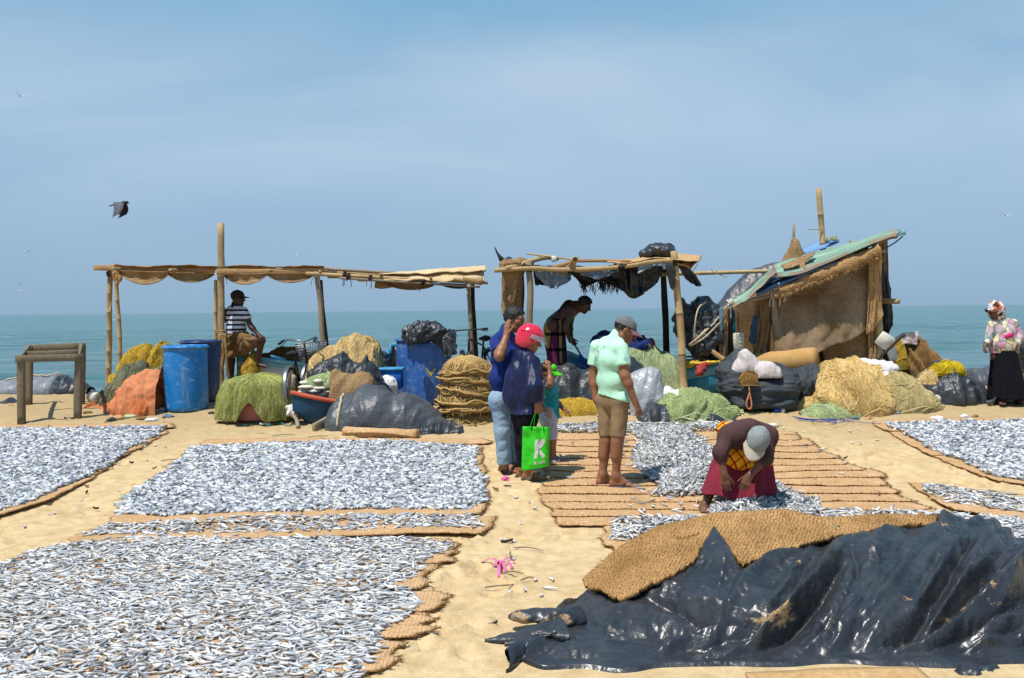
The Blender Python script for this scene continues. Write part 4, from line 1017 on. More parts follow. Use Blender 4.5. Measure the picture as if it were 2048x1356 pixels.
  for j in range(7): k = j / 6; bk.append(tube([lo[0] + (lo[1] - lo[0]) * k, lo[3] + (lo[2] - lo[3]) * k], .0028 * s, 5))
  part('basket', 'metal_grey', bk)
 return root
def lathe_on(c, axis, r, th=.006):
 a = np.linspace(0, 2 * math.pi, 25)[:-1]; u_ = unit(np.cross(axis, [0, 0, 1.])); v_ = np.cross(axis, u_)
 ring = lambda rr, o: np.array([c + axis * o + rr * (u_ * math.cos(t) + v_ * math.sin(t)) for t in a])
 V = np.concatenate([ring(.004, th), ring(r, th), ring(r, -th), ring(.004, -th)]); return V, [grid_faces(4, 24, True)]
def cloth_strip(top_pts, bot_pts, n=24, m=14, amp=.02, folds=5, seed=0, th=.006, sway=.0):
 """sheet hanging between two polylines (world points), with vertical folds"""
 a, b = curve(top_pts, n), curve(bot_pts, n); t = np.linspace(0, 1, m)[:, None, None]
 g = a[None] * (1 - t) + b[None] * t
 s = np.linspace(0, 1, n)[None, :]
 d = amp * (np.sin(s * folds * 6.28 + 4 * noise2(s * 3, seed + 0 * s, seed) + 1.5 * noise2(t[..., 0] * 2, seed + s, 3)) * (.3 + .3 * noise2(s * 2.3, t[..., 0] * 1.5 + seed, 8)) + .5 * crump(s * 3, t[..., 0] * 2.5, seed, seed) + fbm2(s * folds * 2 + seed, t[..., 0] * 2.5, 3, seed)) * (.25 + .75 * t[..., 0] ** .6)
 g[..., 1] += d; g[..., 0] += .3 * amp * fbm2(s * 6, t[..., 0] * 4 + seed, 2, seed + 4) * t[..., 0]; g[..., 2] += .35 * amp * fbm2(s * 9 + seed, t[..., 0] * 3, 2, seed + 7) * (t[..., 0] > .5)
 return slab(g, th)
def lashing(mb, c, r, n=3, ax=(1, 0, 0), w=.012, seed=0):
 rs = np.random.default_rng(seed); ax = unit(ax); u_ = unit(np.cross(ax, [.2, .3, 1.])); v_ = np.cross(ax, u_)
 a = np.linspace(0, 2 * math.pi * n, 14 * n); pts = c + ax * ((a / (2 * math.pi * n) - .5) * w * n * 1.3)[:, None] + (r * (1 + .12 * noise(a, seed, 0, 3)))[:, None] * (u_ * np.cos(a)[:, None] + v_ * np.sin(a)[:, None])
 mb.add(*tube(pts, w * .55, 5))
 for _ in range(2):
  d = rs.normal(0, 1, 3); d[2] = -abs(d[2]) - .5; mb.add(*tube(curve([c + ax * .01, c + unit(d) * r * 1.8, c + unit(d) * r * 2.2 + A(0, 0, -.08)], 7), [w * .4] * 7, 4))
def build_left():
 fl, fr = G(43, 846), G(155, 837); Yf = fl[1]
 root = thing('table_frame', 'weathered grey wooden table frame without a top, on the sand at the left', 'table', (fl + fr) / 2)
 Yb = Yf + 1.25
 bl = P(57, 812, Yb); br = P(162, 806, Yb)
 tops = [P(42, 711, Yf), P(158, 708, fr[1]), P(59, 690, Yb), P(164, 686, Yb)]
 feet = [fl, fr, bl, br]
 legs = []
 for k in range(4):
  f = feet[k].copy(); f[2] = ground(f[0], f[1]) - .03; tp = tops[k]
  V, F = sweep(lin(f, tp, 8), rect(.092, .075, .006), 1 + .04 * noise(np.linspace(0, 3, 8), k, 0, 2)); MB().add(V, F).obj('leg', MAT['table_wood'], root)
 h = .095
 for a, b, nm in ((0, 1, 'front_rail'), (2, 3, 'back_rail'), (0, 2, 'side_rail'), (1, 3, 'side_rail')):
  p, q = tops[a] - A(0, 0, h / 2 - .004), tops[b] - A(0, 0, h / 2 - .004); d = unit(q - p)
  off = A(0, -.048, 0) if nm == 'front_rail' else A(0, 0, 0)
  V, F = sweep(lin(p + off - d * (.05 if nm == 'front_rail' else -.04), q + off + d * (.05 if nm == 'front_rail' else -.04), 8), rect(.03, h, .004)); MB().add(V, F).obj(nm, MAT['table_wood'], root)
 k = .45; p, q = tops[0] * (1 - k) + tops[2] * k, tops[1] * (1 - k) + tops[3] * k
 V, F = sweep(lin(p - A(0, 0, .05), q - A(0, 0, .05), 6), rect(.03, .08, .004)); MB().add(V, F).obj('cross_rail', MAT['table_wood'], root)
 o, gr = heap('covered_boat', 'boat hull under a grey plastic cover behind the table frame', 'covered boat', 'grey_film', [(-60, 775), (-20, 768), (40, 755), (90, 749), (126, 748), (140, 768), (150, 800)], 812, .55, amp=.03, seed=11, freq=3, Yc=16.9)
 c = gr[gr.shape[0] // 2 - 6]; MB().add(*tube(c[:-14] + A(0, -.02, .012), .014, 6)).obj('ridge_rope', MAT['rope'], o)
 heap('tarpaulin_scrap', 'crumpled black sheet end beside the covered boat', 'tarpaulin', 'black_sheet', [(124, 760), (134, 752), (150, 764), (166, 768), (181, 774)], 806, .3, amp=.03, seed=12, Yc=16.6)
 heap('tarpaulin_scrap', 'black corner of plastic lying on the sand at the left photo edge', 'tarpaulin', 'black_sheet', [(-20, 806), (4, 802), (20, 794), (38, 807)], 808, .18, amp=.01, seed=13, nx=40, nt=30)
 b = G(188, 806); r = 13.5 * b[1] / FPX
 V, F = ico(b + A(0, 0, r * .9), (r * 1.05, r, r * .95), 18, 12, 3, .05)
 o = mesh_obj('buoy', V, F, MAT['white_foam']); tag(o, 'dirty white round float on the sand beside the bamboo post', 'buoy')
 MB().add(*tube(lin(b + A(-.02, 0, r * 1.75), b + A(-.02, 0, r * 2.0), 3), .03, 8)).obj('neck', MAT['white_foam'], o)
 tn = [A(1.0, 1.0, 1.0), A(1.3, 1.15, .5), A(.75, .85, .95)]
 heap('net_heap', 'mustard and grey fishing net heaped behind the front blue barrel', 'fishing net', 'net_yellow', [(218, 782), (228, 760), (245, 735), (262, 708), (282, 699), (305, 697), (330, 700), (345, 720), (352, 760)], 800, .5, 'net', .07, seed=14, Yc=15.2, st=700, stk=dict(tint=tn, w=.004), sh=(.5, 1.15))
 heap('net_heap', 'grey green net spilling from the mustard net towards the bamboo post', 'fishing net', 'net_grey', [(206, 790), (222, 772), (242, 752), (262, 738), (290, 730), (330, 735)], 806, .35, 'net', .06, seed=15, Yc=14.75, st=500, stk=dict(tint=tn, w=.004))
 heap('cloth_heap', 'crumpled orange cloth spread on the sand against the blue barrel', 'cloth', 'orange_cloth', [(166, 831), (185, 823), (212, 806), (240, 785), (262, 767), (290, 753), (312, 750), (322, 762), (328, 790), (332, 812)], 834, .72, 'sheet', .062, seed=16, nx=190, nt=130, freq=6.5, p=1.5)
 heap('cloth_heap', 'pale orange cloth strip thrown over the brighter orange cloth', 'cloth', 'orange_pale', [(222, 800), (245, 776), (268, 757), (292, 744), (322, 745)], 806, .26, 'sheet', .05, seed=17, Yc=14.1, freq=4, p=1.3)
 p, q = G(248, 830), G(318, 826); o = MB().add(*pole(p + A(0, 0, .03), q + A(0, 0, .03), .03, .026, seed=4)).obj('driftwood', MAT['grey_wood']); tag(o, 'short grey stick lying at the foot of the orange cloth', 'stick')
 def barrel(label, u, vt, vb, rpx, mat, Y=None, tilt=(0, 0), mark=False):
  b = G(u, vb) if Y is None else P(u, vb, Y)
  Y0 = b[1]; r = rpx * Y0 / FPX; b = A(b[0], Y0 + (r if Y is None else 0), ground(b[0], Y0 + r) - .02)
  ztop = P(u, vt, b[1])[2]; H = ztop - b[2]
  root = thing('barrel', label, 'barrel', b, 'blue plastic barrels')
  pr = [(0.01, 0), (.93 * r, 0), (.985 * r, .012), (r, .05), (1.0 * r, .10)]
  for z in (.26, .30, .34): pr.append((r * (1.008 if z == .30 else 1.0), H * z))
  for z in (.5, .62, .66, .70, .9): pr.append((r * (1.008 if z == .66 else 1.0), H * z))
  pr += [(.985 * r, H * .945), (1.03 * r, H * .955), (1.035 * r, H * .975), (1.03 * r, H - .008), (1.0 * r, H), (.955 * r, H - .01), (.95 * r, H * .9), (.94 * r, .06), (.01, .05)]
  V, F = lathe(pr, 56, (0, 0, 0), .012, int(u)); V[:, 0] += V[:, 2] * tilt[0]; V[:, 1] += V[:, 2] * tilt[1]
  ob = MB().add(V + b, F).obj('body', MAT[mat], root)
  a = np.linspace(0, 2 * math.pi, 57)
  ring = np.stack([b[0] + H * .965 * tilt[0] + 1.045 * r * np.cos(a), b[1] + H * .965 * tilt[1] + 1.045 * r * np.sin(a), b[2] + H * .968 + 0 * a], -1)
  MB().add(*tube(ring, .013, 8, False)).obj('rim', MAT[mat], root)
  if mark:
   c = b + A(.05, 0, H * .50); t = A([-.05, .05], [.05, .05], [.0, -.05])
   th = np.arctan2(-1, .0); V = []
   for rr in (1.006, 1.014):
    for x, z in t: ang = -math.pi / 2 + .18 + x / r * 1.4; V.append(b + A(rr * r * math.cos(ang) + tilt[0] * H * .5, rr * r * math.sin(ang) + tilt[1] * H * .5, H * .52 + z * 1.2))
   MB().add(np.array(V), [np.array([[0, 2, 1], [3, 4, 5]]), np.array([[0, 1, 4, 3], [1, 2, 5, 4], [2, 0, 3, 5]])]).obj('sticker', MAT['yellow_cloth'], root, smooth=False)
  return root
 barrel('bright blue barrel standing in front of the other by the bamboo posts', 359, 690, 826, 43.5, 'barrel')
 barrel('darker blue scuffed barrel half hidden behind the bright blue one', 398, 680, 806, 39, 'barrel_dark', 14.9, (.05, 0))
 barrel('worn blue barrel topped with bunched black plastic, small yellow triangle on it', 852, 684, 812, 46, 'barrel_worn', None, (.035, 0), True)
 barrel('blue barrel hidden behind the one topped with black plastic, only its edge showing', 832, 676, 796, 40, 'barrel_worn', 15.1, (.02, 0))
 Yb = 14.25
 bundle('plastic_bundle', 'bunched black plastic sheet lying on top of the worn blue barrel', 'plastic sheet', 'black_sheet', [(840, 671, Yb, 28, 17, .2), (818, 668, Yb - .05, 14, 14, .12, .4), (868, 664, Yb, 24, 16, .18), (850, 655, Yb, 24, 10, .15, .2), (890, 678, Yb, 18, 14, .15), (902, 692, Yb - .02, 9, 18, .08)], .036, 8, .04, .012, 5)
 for pts in (([(884, 676), (896, 672), (910, 680)], [(890, 718), (902, 712), (914, 706)]), ([(812, 664), (818, 660), (830, 664)], [(812, 686), (822, 690), (834, 684)])):
  tag(MB().add(*cloth_strip([P(*q, Yb - .3) for q in pts[0]], [P(*q, Yb - .34) for q in pts[1]], 20, 20, .04, 2, int(pts[0][0][0]), .01)).obj('plastic_flap', MAT['black_sheet']), 'loose black plastic flap at the %s end of the bunched sheet' % ('basket-stack' if pts[0][0][0] > 850 else 'blue bin'), 'plastic flap')
 b = G(502, 849); r = .37; b = A(b[0], b[1] + r, ground(b[0], b[1] + r) - .01)
 root = thing('tub', 'pink plastic tub under the draped green net', 'tub', b); H = P(500, 770, b[1])[2] - b[2]
 MB().add(*[x for x in lathe([(.01, 0), (r * .86, 0), (r * .88, .02), (r * .98, H - .04), (r * 1.05, H - .035), (r * 1.05, H), (r * .97, H), (r * .84, .03), (.01, .03)], 40, b)]).obj('body', MAT['tub_pink'], root)
 a = np.linspace(0, 2 * math.pi, 41); MB().add(*tube(np.stack([b[0] + r * .93 * np.cos(a), b[1] + r * .93 * np.sin(a), b[2] + H * .45 + 0 * a], -1), .012, 6, False)).obj('band', MAT['tub_pink'], root)
 nth, nr = 150, 60; th = np.linspace(0, 2 * math.pi, nth)[None, :]; q = np.linspace(0, 1, nr)[:, None]
 front = np.cos(th + math.pi / 2)          # 1 towards the camera
 hem = .50 + .04 * fbm2(th * 2 / 6.28 * 3, 0 * th, 2, 4); gap = np.exp(-((np.mod(th + math.pi / 2 + math.pi, 2 * math.pi) - math.pi - .02) / .30) ** 2)
 hem = H + .12 - .0 - gap * (H - .13)     # length hanging
 Rt = r * 1.08; s = q * (Rt + hem); rad = np.where(s < Rt, s, Rt + .10 * (1 - np.exp(-(s - Rt) * 4))) * (1 + .14 * np.abs(np.cos(th)) * q)
 z = np.where(s < Rt, H + .14 - .10 * (s / Rt) ** 2, H + .04 - (s - Rt)) + .03 * fbm2(np.cos(th) * 2 + q, np.sin(th) * 2, 3, 8)
 rad = rad * (1 + .10 * ridge2(th * 4.5, q * 2, 9) * q + .05 * fbm2(np.cos(th) * 9, np.sin(th) * 9 + q * 3, 3, 12) * q)
 gr = np.stack([b[0] + rad * np.cos(th), b[1] + rad * np.sin(th), np.maximum(b[2] + z, b[2] + .015)], -1)
 mb = MB(); V, F = slab(gr, .015); mb.add(V, F, np.tile(shade(gr, 5, .7, 1.2).reshape(-1, 3), (2, 1)))
 strands(mb, gr, 2600, 6, .0019, .010, .7, 1.3, (.5, 1.5), [A(1, 1, 1), A(1.15, 1.1, .75), A(.8, 1.0, .75)], wander=.35)
 tag(mb.obj('fishing_net', MAT['net_green']), 'moss green fishing net draped over the pink tub', 'fishing net')
 bt, g = boat('pale blue and white striped boat with a tan side panel behind the bicycle', P(474, 710, 16.05), P(690, 724, 16.9), .95, .62, [(0, .45, 'hull_teal', 'hull'), (.45, .72, 'hull_tan', 'hull_panel'), (.72, .9, 'hull_white', 'hull_stripe'), (.9, 1, 'hull_aqua', 'top_strake')], 'hull_aqua', 'fishing boats', full=.5)
 for u, v in ((452, 712), (525, 716)):
  p = P(u + 30, v + 1, 15.98); V, F = tube(lin(p - A(.11, 0, -.035), p + A(.12, .03, -.03), 6), .036, 10); MB().add(V, F).obj('thole_bar', MAT['aqua_paint'], bt)
 heap('net_heap', 'dark amber net piled inside the pale striped boat', 'fishing net', 'net_amber', [(515, 728), (528, 710), (548, 700), (575, 694), (600, 697), (640, 712)], 740, .4, 'net', .04, seed=18, Yc=16.5, z0=P(500, 732, 16.2)[2], st=500, stk=dict(w=.003))
 o, gr = heap('net_heap', 'ochre net hanging over the bow of the pale striped boat', 'fishing net', 'net_yellow', [(478, 752), (486, 728), (496, 712), (508, 706), (518, 716), (514, 745)], 770, .22, 'net', .03, seed=19, Yc=15.92, z0=P(490, 765, 15.9)[2], st=300, stk=dict(w=.003))
 r0 = P(590, 800, 13.7); r0[2] = ground(r0[0], r0[1])
 bicycle('old bicycle with a wire front basket seen from behind, beside the green net', r0, R(86), R(5), R(-14), 'metal_dark', True)
 bt, g = boat('dark blue canoe with an orange gunwale loaded with floats', P(586, 787, 13.15), P(800, 798, 14.0), .75, .40, [(0, 1, 'hull_dark', 'hull')], 'orange_rail', 'fishing boats', rise=.25, inner='dark_wood', deck=.05, full=.35)
 for i, (u, v, w) in enumerate([(613, 774, 34), (607, 783, 22), (640, 772, 30), (629, 782, 25), (662, 772, 15), (610, 765, 22), (637, 762, 19), (659, 783, 26), (612, 779, 26), (640, 776, 30), (607, 788, 20), (780 - 17, 778, 14), (751, 785, 16)]):
  c = P(u, v, 13.35 + .03 * (i % 3)); s_ = 13.3 / FPX
  V, F = ico(c, (w * .52 * s_, .07, 4.2 * s_), 20, 12, i, .05); V[:, 2] = c[2] + np.clip(V[:, 2] - c[2], -.024, .024)
  tag(mesh_obj('net_float', V, F, MAT['white_foam']), 'white oval foam float stacked on the orange-edged canoe', 'float', 'white floats on the canoe')
 heap('net_heap', 'green and cream net lying over the white floats', 'fishing net', 'net_pale', [(606, 764), (622, 758), (640, 752), (655, 746), (668, 750), (672, 770)], 778, .14, 'net', .02, seed=20, Yc=13.45, z0=P(600, 773, 13.4)[2], st=260, stk=dict(w=.003, tint=[A(1, 1, 1), A(1.2, 1.2, 1.0), A(.6, .9, .5)]))
 heap('burlap_sheet', 'brown burlap piece lying over the cargo of the orange-edged canoe', 'burlap', 'burlap', [(660, 778), (663, 745), (672, 738), (690, 744), (705, 748), (722, 744), (740, 745), (750, 756), (752, 790)], 800, .22, 'cloth', .025, seed=21, Yc=13.35, z0=P(700, 800, 13.4)[2])
 heap('net_heap', 'tall straw-coloured net heap rising behind the black sheet with two peaks', 'fishing net', 'net_gold', [(606, 790), (622, 742), (640, 716), (664, 690), (680, 681), (704, 673), (734, 675), (748, 695), (762, 735), (776, 780), (785, 800)], 812, .75, 'net', .06, seed=22, Yc=14.75, st=1600, stk=dict(w=.003, lift=.012))
 heap('tarpaulin', 'black plastic sheet tied up in two peaks against the straw-coloured net', 'tarpaulin', 'black_sheet', [(608, 775), (618, 750), (640, 730), (672, 710), (684, 702), (694, 710), (712, 722), (724, 726), (730, 710), (733, 706), (742, 718), (756, 745), (778, 776), (782, 785)], 806, .28, 'sheet', .045, seed=23, freq=4, Yc=13.95, nx=150)
 bundle('white_sack', 'white plastic sack between the black sheet and the blue barrels', 'sack', 'white_cloth', [(780, 772, 14.2, 15, 18, .12), (770, 764, 14.2, 9, 12, .1)], .02, 6, .04, .012, 6)
 c = P(783, 758, 14.5); root = thing('plastic_bin', 'blue plastic bin squeezed in beside the worn blue barrel', 'bin', c - A(0, 0, .2))
 V, F = box8(c, E3, (.16, .15, .14), .02); MB().add(V, F).obj('body', MAT['blue_plain'], root); V, F = box8(c + A(0, 0, .15), E3, (.18, .17, .018), .008); MB().add(V, F).obj('rim', MAT['aqua_paint'], root)
 root = thing('boat_end', 'raised blue and brown boat end behind the blue bin', 'boat', P(790, 745, 15.3), 'fishing boats')
 g4 = np.array([[P(775, 742, 15.3), P(800, 742, 15.3)], [P(780, 715, 15.3), P(803, 715, 15.3)], [P(786, 692, 15.3), P(806, 692, 15.3)]]); MB().add(*slab(g4, .04)).obj('panel', MAT['hull_tan'], root)
 MB().add(*sweep(lin(P(770, 745, 15.25), P(784, 690, 15.25), 6), rect(.06, .06, .01))).obj('stem_post', MAT['aqua_paint'], root)
 MB().add(*sweep(lin(P(782, 690, 15.22), P(806, 690, 15.22), 4), rect(.06, .06, .01))).obj('top_rail', MAT['aqua_paint'], root)
 MB().add(*tube(lin(P(758, 703, 15.4), P(778, 709, 15.2), 5), .035, 10)).obj('thole_bar', MAT['aqua_paint'], root)
 bundle('grey_bundle', 'small grey rag bundle beside the raised boat end', 'rags', 'grey_sheet', [(765, 718, 15.0, 10, 14, .1), (772, 728, 15.0, 9, 10, .1)], .02, 9, .03, .012, 8)
 o, gr = heap('tarpaulin', 'long dull grey plastic sheet heap tied with a pale rope, on a rolled coir mat', 'tarpaulin', 'grey_sheet', [(655, 848), (662, 818), (672, 802), (700, 786), (735, 777), (765, 781), (790, 788), (815, 786), (840, 800), (868, 822), (893, 845), (925, 858)], 866, .52, 'cloth', .045, seed=24, nx=170, nt=100, p=.8)
 k = 34; MB().add(*tube(curve(gr[4:60:4, k] + A(0, -.012, .012), 30), .016, 6)).obj('rope', MAT['rope'], o)
 heap('tarpaulin', 'bunched black end of plastic sheet at the foot of the basket stack', 'tarpaulin', 'black_sheet', [(828, 866), (845, 850), (868, 846), (890, 850), (905, 856), (924, 860)], 870, .16, 'sheet', .035, seed=25, freq=8)
 p, q = G(688, 873), G(834, 879); pr = circ(16, .10, .065); path = lin(p + A(0, .08, .05), q + A(0, .08, .05), 26)
 V, F = sweep(path, pr, 1 + .10 * noise(np.linspace(0, 6, 26), 3, 0, 3)); mb = MB().add(V, F); mb.add(*tube(curve([path[0] + A(0, -.09, .0), path[12] + A(0, -.105, .02), path[-1] + A(0, -.09, -.01)], 20), .018, 6))
 tag(mb.obj('rolled_coir_mat', MAT['coir']), 'rolled coir mat lying under the edge of the long grey sheet', 'rolled mat')
 bx = G(930, 850); bx = A(bx[0], bx[1] + .42, 0); Y0 = bx[1]
 rims = [850, 824, 806, 784, 764, 747]; names = ['bottom basket of the upturned woven basket stack', 'second basket from the ground in the upturned stack', 'third basket from the ground in the upturned stack', 'fourth basket from the ground in the upturned stack', 'fifth basket from the ground, just under the topmost one', 'topmost upturned woven basket with a pale domed bottom']
 rs = np.random.default_rng(8)
 for i, v in enumerate(rims):
  zr = P(928, v, Y0)[2]; r = (62 - 2.2 * i) * Y0 / FPX; hh = .25
  root = thing('woven_basket', names[i], 'basket', A(bx[0], Y0, zr), 'woven baskets stacked upside down'); cx = bx[0] + rs.normal(0, .012) + .01; tx, ty = rs.normal(0, .05), rs.normal(0, .04)
  nz, na = 40, 150; t = np.linspace(0, 1, nz)[:, None]; a = np.linspace(0, 2 * math.pi, na + 1)[None, :-1]
  rad = r * np.sqrt(np.clip(1 - (t * .985) ** 2.3, 0, 1)) * (1 + .02 * noise2(np.cos(a) * 2, np.sin(a) * 2 + i, 3)); z = hh * t
  wv = np.sin(a * 44) * np.sign(np.sin(t * 22 * math.pi)) * .006 + .004 * np.abs(np.sin(t * 22 * math.pi)); rad = rad + wv * (1 - t * .6) + .006 * noise2(a * 9, t * 30 + i, 6)
  X = cx + rad * np.cos(a); Yv = Y0 + rad * np.sin(a); Z = zr + z + tx * (X - cx) + ty * (Yv - Y0) + .012 * noise2(np.cos(a) * 2 + i, np.sin(a) * 2, 7)
  gr = np.stack([X, Yv, Z], -1); V = gr.reshape(-1, 3); cs = shade(gr, i, .55, 1.25, 14) * (1.0 if i > 2 else .8); F = grid_faces(nz, na, True)
  mb = MB().add(V, [F], cs.reshape(-1, 3)); mb.obj('bowl', MAT['basket'], root)
  mb = MB()
  for k in range(3):
   aa = np.linspace(0, 2 * math.pi, 70); rr = r * (1.03 + .02 * k) + .028 * noise(np.cos(aa) * 3 + k, np.sin(aa) * 3, i, 5)
   pth = np.stack([cx + rr * np.cos(aa), Y0 + rr * np.sin(aa), zr + .005 + .018 * k + tx * rr * np.cos(aa) + ty * rr * np.sin(aa) + .034 * noise(np.cos(aa) * 3, np.sin(aa) * 3 + k, i + 4, 9)], -1); mb.add(*tube(pth, .013, 6, False), c=A(1, 1, 1) * (.75 + .2 * k))
  for k in range(44):      # loose canes
   a0 = rs.uniform(3.3, 6.1); a1 = a0 + rs.normal(0, .25); t0, t1 = rs.uniform(-.1, .3), rs.uniform(.2, .8)
   f = lambda a_, t_: A(cx + (r * math.sqrt(max(0, 1 - max(t_, 0) ** 2.3)) + .022) * math.cos(a_), Y0 + (r * math.sqrt(max(0, 1 - max(t_, 0) ** 2.3)) + .022) * math.sin(a_), zr + hh * t_)
   mb.add(*tube(curve([f(a0, t0), f((a0 + a1) / 2, (t0 + t1) / 2), f(a1, t1)], 7), .006, 5), c=A(1, 1, 1) * rs.uniform(.6, 1.3))
  mb.obj('rim', MAT['basket'], root)
 r0 = P(985, 735, 16.2); r0[2] = ground(r0[0], r0[1])
 bicycle('black bicycle with straight handlebar standing behind the basket stack', r0, R(-112), R(-3), R(28), 'metal_dark', False, True)
MAT['grey_film'] = plastic_sheet('grey_film', hx('#8a9198', .85), hx('#6d747b', .85), .45, 4, .35)
def build_shelter():
 root = thing('beach_shelter', 'long open bamboo shelter with burlap swags, on the sand by the sea', 'shelter', gp(-2.6, 15.6))
 def part(name, mat, *sh, smooth=True):
  mb = MB()
  for s in sh: mb.add(*s)
  return mb.obj(name, MAT[mat], root, smooth)
 def down(p, d=.1): q = p.copy(); q[2] = ground(q[0], q[1]) - d; return q
 YF, YB = 15.5, 16.9
 a = P(220, 541, YF + .4); b = down(P(214, 783, YF + .4)); part('post', 'bamboo', bamboo(b, a, .045, .042, .01, .30, 1))
 a = P(231, 527, YB); b = down(P(241, 760, YB)); part('post', 'bamboo', bamboo(b, a, .040, .034, .015, .30, 2))
 YP = 15.62
 a = P(442, 446, YP); b = down(P(441, 760, YP)); part('post', 'pale_wood', sweep(np.linspace(b, a, 14) + .006 * np.random.default_rng(2).normal(size=(14, 1)) * A(1, 0, 0), rect(.092, .075, .01)))
 a = P(433, 560, YP + .12); b = down(P(429, 760, YP + .12)); part('post', 'bamboo_pale', bamboo(b, a, .036, .03, .0, .33, 3))
 a = P(634, 548, YF); b = down(P(649, 712, YF)); part('post', 'grey_wood', pole(b, a, .048, .040, .02, 4))
 a = P(640, 560, YF + .5); b = down(P(664, 712, YF + .5)); part('post', 'dark_wood', bamboo(b, a, .034, .03, 0, .33, 5))
 a = P(936, 565, YF + .1); b = down(P(945, 725, YF + .1)); part('post', 'grey_wood', pole(b, a, .034, .030, .01, 6))
 a = P(945, 563, YB - .3); b = down(P(953, 725, YB - .3)); part('post', 'dark_wood', pole(b, a, .040, .034, .0, 7))
 yb = YP - .08
 part('beam', 'plank', plank(P(188, 536, YF + .33), P(448, 543, YP + .1), .035, .085, 1, 14, .012))
 part('beam', 'plank', plank(P(434, 545, YP - .07), P(656, 540, YF - .05), .035, .09, 2, 14, .012))
 part('beam', 'bamboo', bamboo(P(610, 547, YF - .08), P(976, 566, YF + .05), .030, .024, 0, .35, 11))
 part('beam', 'grey_wood', pole(P(650, 538, YF + .05), P(905, 553, YF + .15), .026, .020, .0, 12), pole(P(680, 556, YF - .1), P(960, 574, YF - .02), .02, .018, 0, 13))
 part('beam', 'bamboo', bamboo(P(226, 536, YB - .1), P(950, 552, YB - .1), .032, .03, 0, .35, 14))
 for i, (u, v) in enumerate(((225, 538), (340, 540), (450, 540), (540, 541), (640, 543), (760, 549), (860, 556), (938, 560))):
  p, q = P(u, v, YF - .1 if u != 450 else YP - .05), P(u + 8, v + 1, YB); q[0] = p[0] + .05 * ((i % 3) - 1); part('rafter', 'bamboo', bamboo(p, q, .024, .022, 0, .35, 20 + i))
 nx, ny = 70, 16; s, t = np.meshgrid(np.linspace(0, 1, nx), np.linspace(0, 1, ny))
 p0, p1, q0, q1 = P(228, 536, YF + .25), P(648, 536, YF - .1), P(234, 538, YB), P(648, 540, YB)
 g = (p0 * (1 - s[..., None]) + p1 * s[..., None]) * (1 - t[..., None]) + (q0 * (1 - s[..., None]) + q1 * s[..., None]) * t[..., None]
 g[..., 2] += .035 + .03 * fbm2(s * 14, t * 4, 3, 5) - .07 * np.sin(t * math.pi) * np.abs(np.sin(s * 12))
 part('roof_cover', 'burlap', slab(g, .012))
 def swag(u0, u1, v0, v1, dp, Y0, Y1, seed):
  n = 26; s = np.linspace(0, 1, n); top = np.array([P(u0 + (u1 - u0) * k, v0 + (v1 - v0) * k, Y0 + (Y1 - Y0) * k) for k in s]); sc_ = Y0 / FPX
  m = 12; t = np.linspace(0, 1, m)[:, None]; depth = dp * sc_ * (np.sin(s * math.pi) ** .75)[None] + .02
  z = top[None, :, 2] - depth * t; y = top[None, :, 1] + .05 * np.sin(t * 3.0) + .02 * fbm2(s[None] * 6 + seed, t * 2, 2, seed); x = np.broadcast_to(top[None, :, 0], z.shape)
  return slab(np.stack([x, y, z], -1), .010)
 part('burlap_swag', 'burlap', swag(236, 338, 541, 544, 24, YF + .22, YF + .0, 1)); part('burlap_swag', 'burlap', swag(334, 428, 545, 546, 17, YF, YP + .15, 2))
 part('burlap_swag', 'burlap', swag(446, 533, 548, 547, 19, YP, YF - .2, 3)); part('burlap_swag', 'burlap', swag(531, 630, 546, 546, 17, YF - .2, YF - .02, 4))
 part('burlap_swag', 'burlap_pale', cloth_strip([P(224, 540, YF + .3), P(234, 541, YF + .3), P(246, 542, YF + .3)], [P(226, 560, YF + .3), P(236, 568, YF + .3), P(244, 560, YF + .3)], 12, 10, .03, 3, 5, .012))
 def roof_sheet(ul, vl, ur, vr, Y0, Y1, bulge, seed, mat, nm, hang=0):
  nx, ny = 60, 24; s, t = np.meshgrid(np.linspace(0, 1, nx), np.linspace(0, 1, ny)); a0, a1, b0, b1 = P(ul, vl, Y0), P(ur, vr, Y0), P(ul, vl, Y1), P(ur, vr, Y1); b0[2] = a0[2]; b1[2] = a1[2]
  g = (a0 * (1 - s[..., None]) + a1 * s[..., None]) * (1 - t[..., None]) + (b0 * (1 - s[..., None]) + b1 * s[..., None]) * t[..., None]
  g[..., 2] += bulge * (.35 + .65 * s) * (np.sin(np.clip(t * 1.15, 0, 1) * math.pi) ** .6 + .5 * fbm2(s * 7, t * 4 + seed, 3, seed)) - hang * (1 - sstep(0, .18, t)) * (.4 + .6 * s) * (1 + .3 * fbm2(s * 8 + seed, 0 * s, 2, seed))
  g[..., 1] += .05 * fbm2(s * 9, t * 3, 2, seed + 2); return part(nm, mat, slab(g, .012))
 roof_sheet(715, 556, 968, 548, YF - .08, YB, .10, 31, 'sackcloth', 'sack_cover', .10)
 roof_sheet(760, 548, 972, 538, YF + .0, YB - .3, .07, 32, 'sackcloth', 'sack_cover', .03)
 roof_sheet(655, 549, 800, 553, YF, YB, .05, 33, 'burlap', 'roof_cover', .02)
 part('sack_flap', 'sackcloth', cloth_strip([P(905, 556, YF - .12), P(938, 555, YF - .12), P(966, 552, YF - .1)], [P(908, 560, YF - .12), P(940, 564, YF - .13), P(964, 569, YF - .12)], 16, 8, .012, 3, 3, .012))
 part('plank_end', 'plank', plank(P(925, 558, YF - .16), P(964, 566, YF - .14), .02, .075, 4, 6, 0))
 pth = curve([P(753, 566, YF + .1), P(770, 569, YF + .15), P(820, 562, YF + .2), P(900, 560, YF + .3)], 20); rr = np.linspace(.085, .03, 20); part('rolled_burlap', 'burlap', tube(pth, rr, 14))
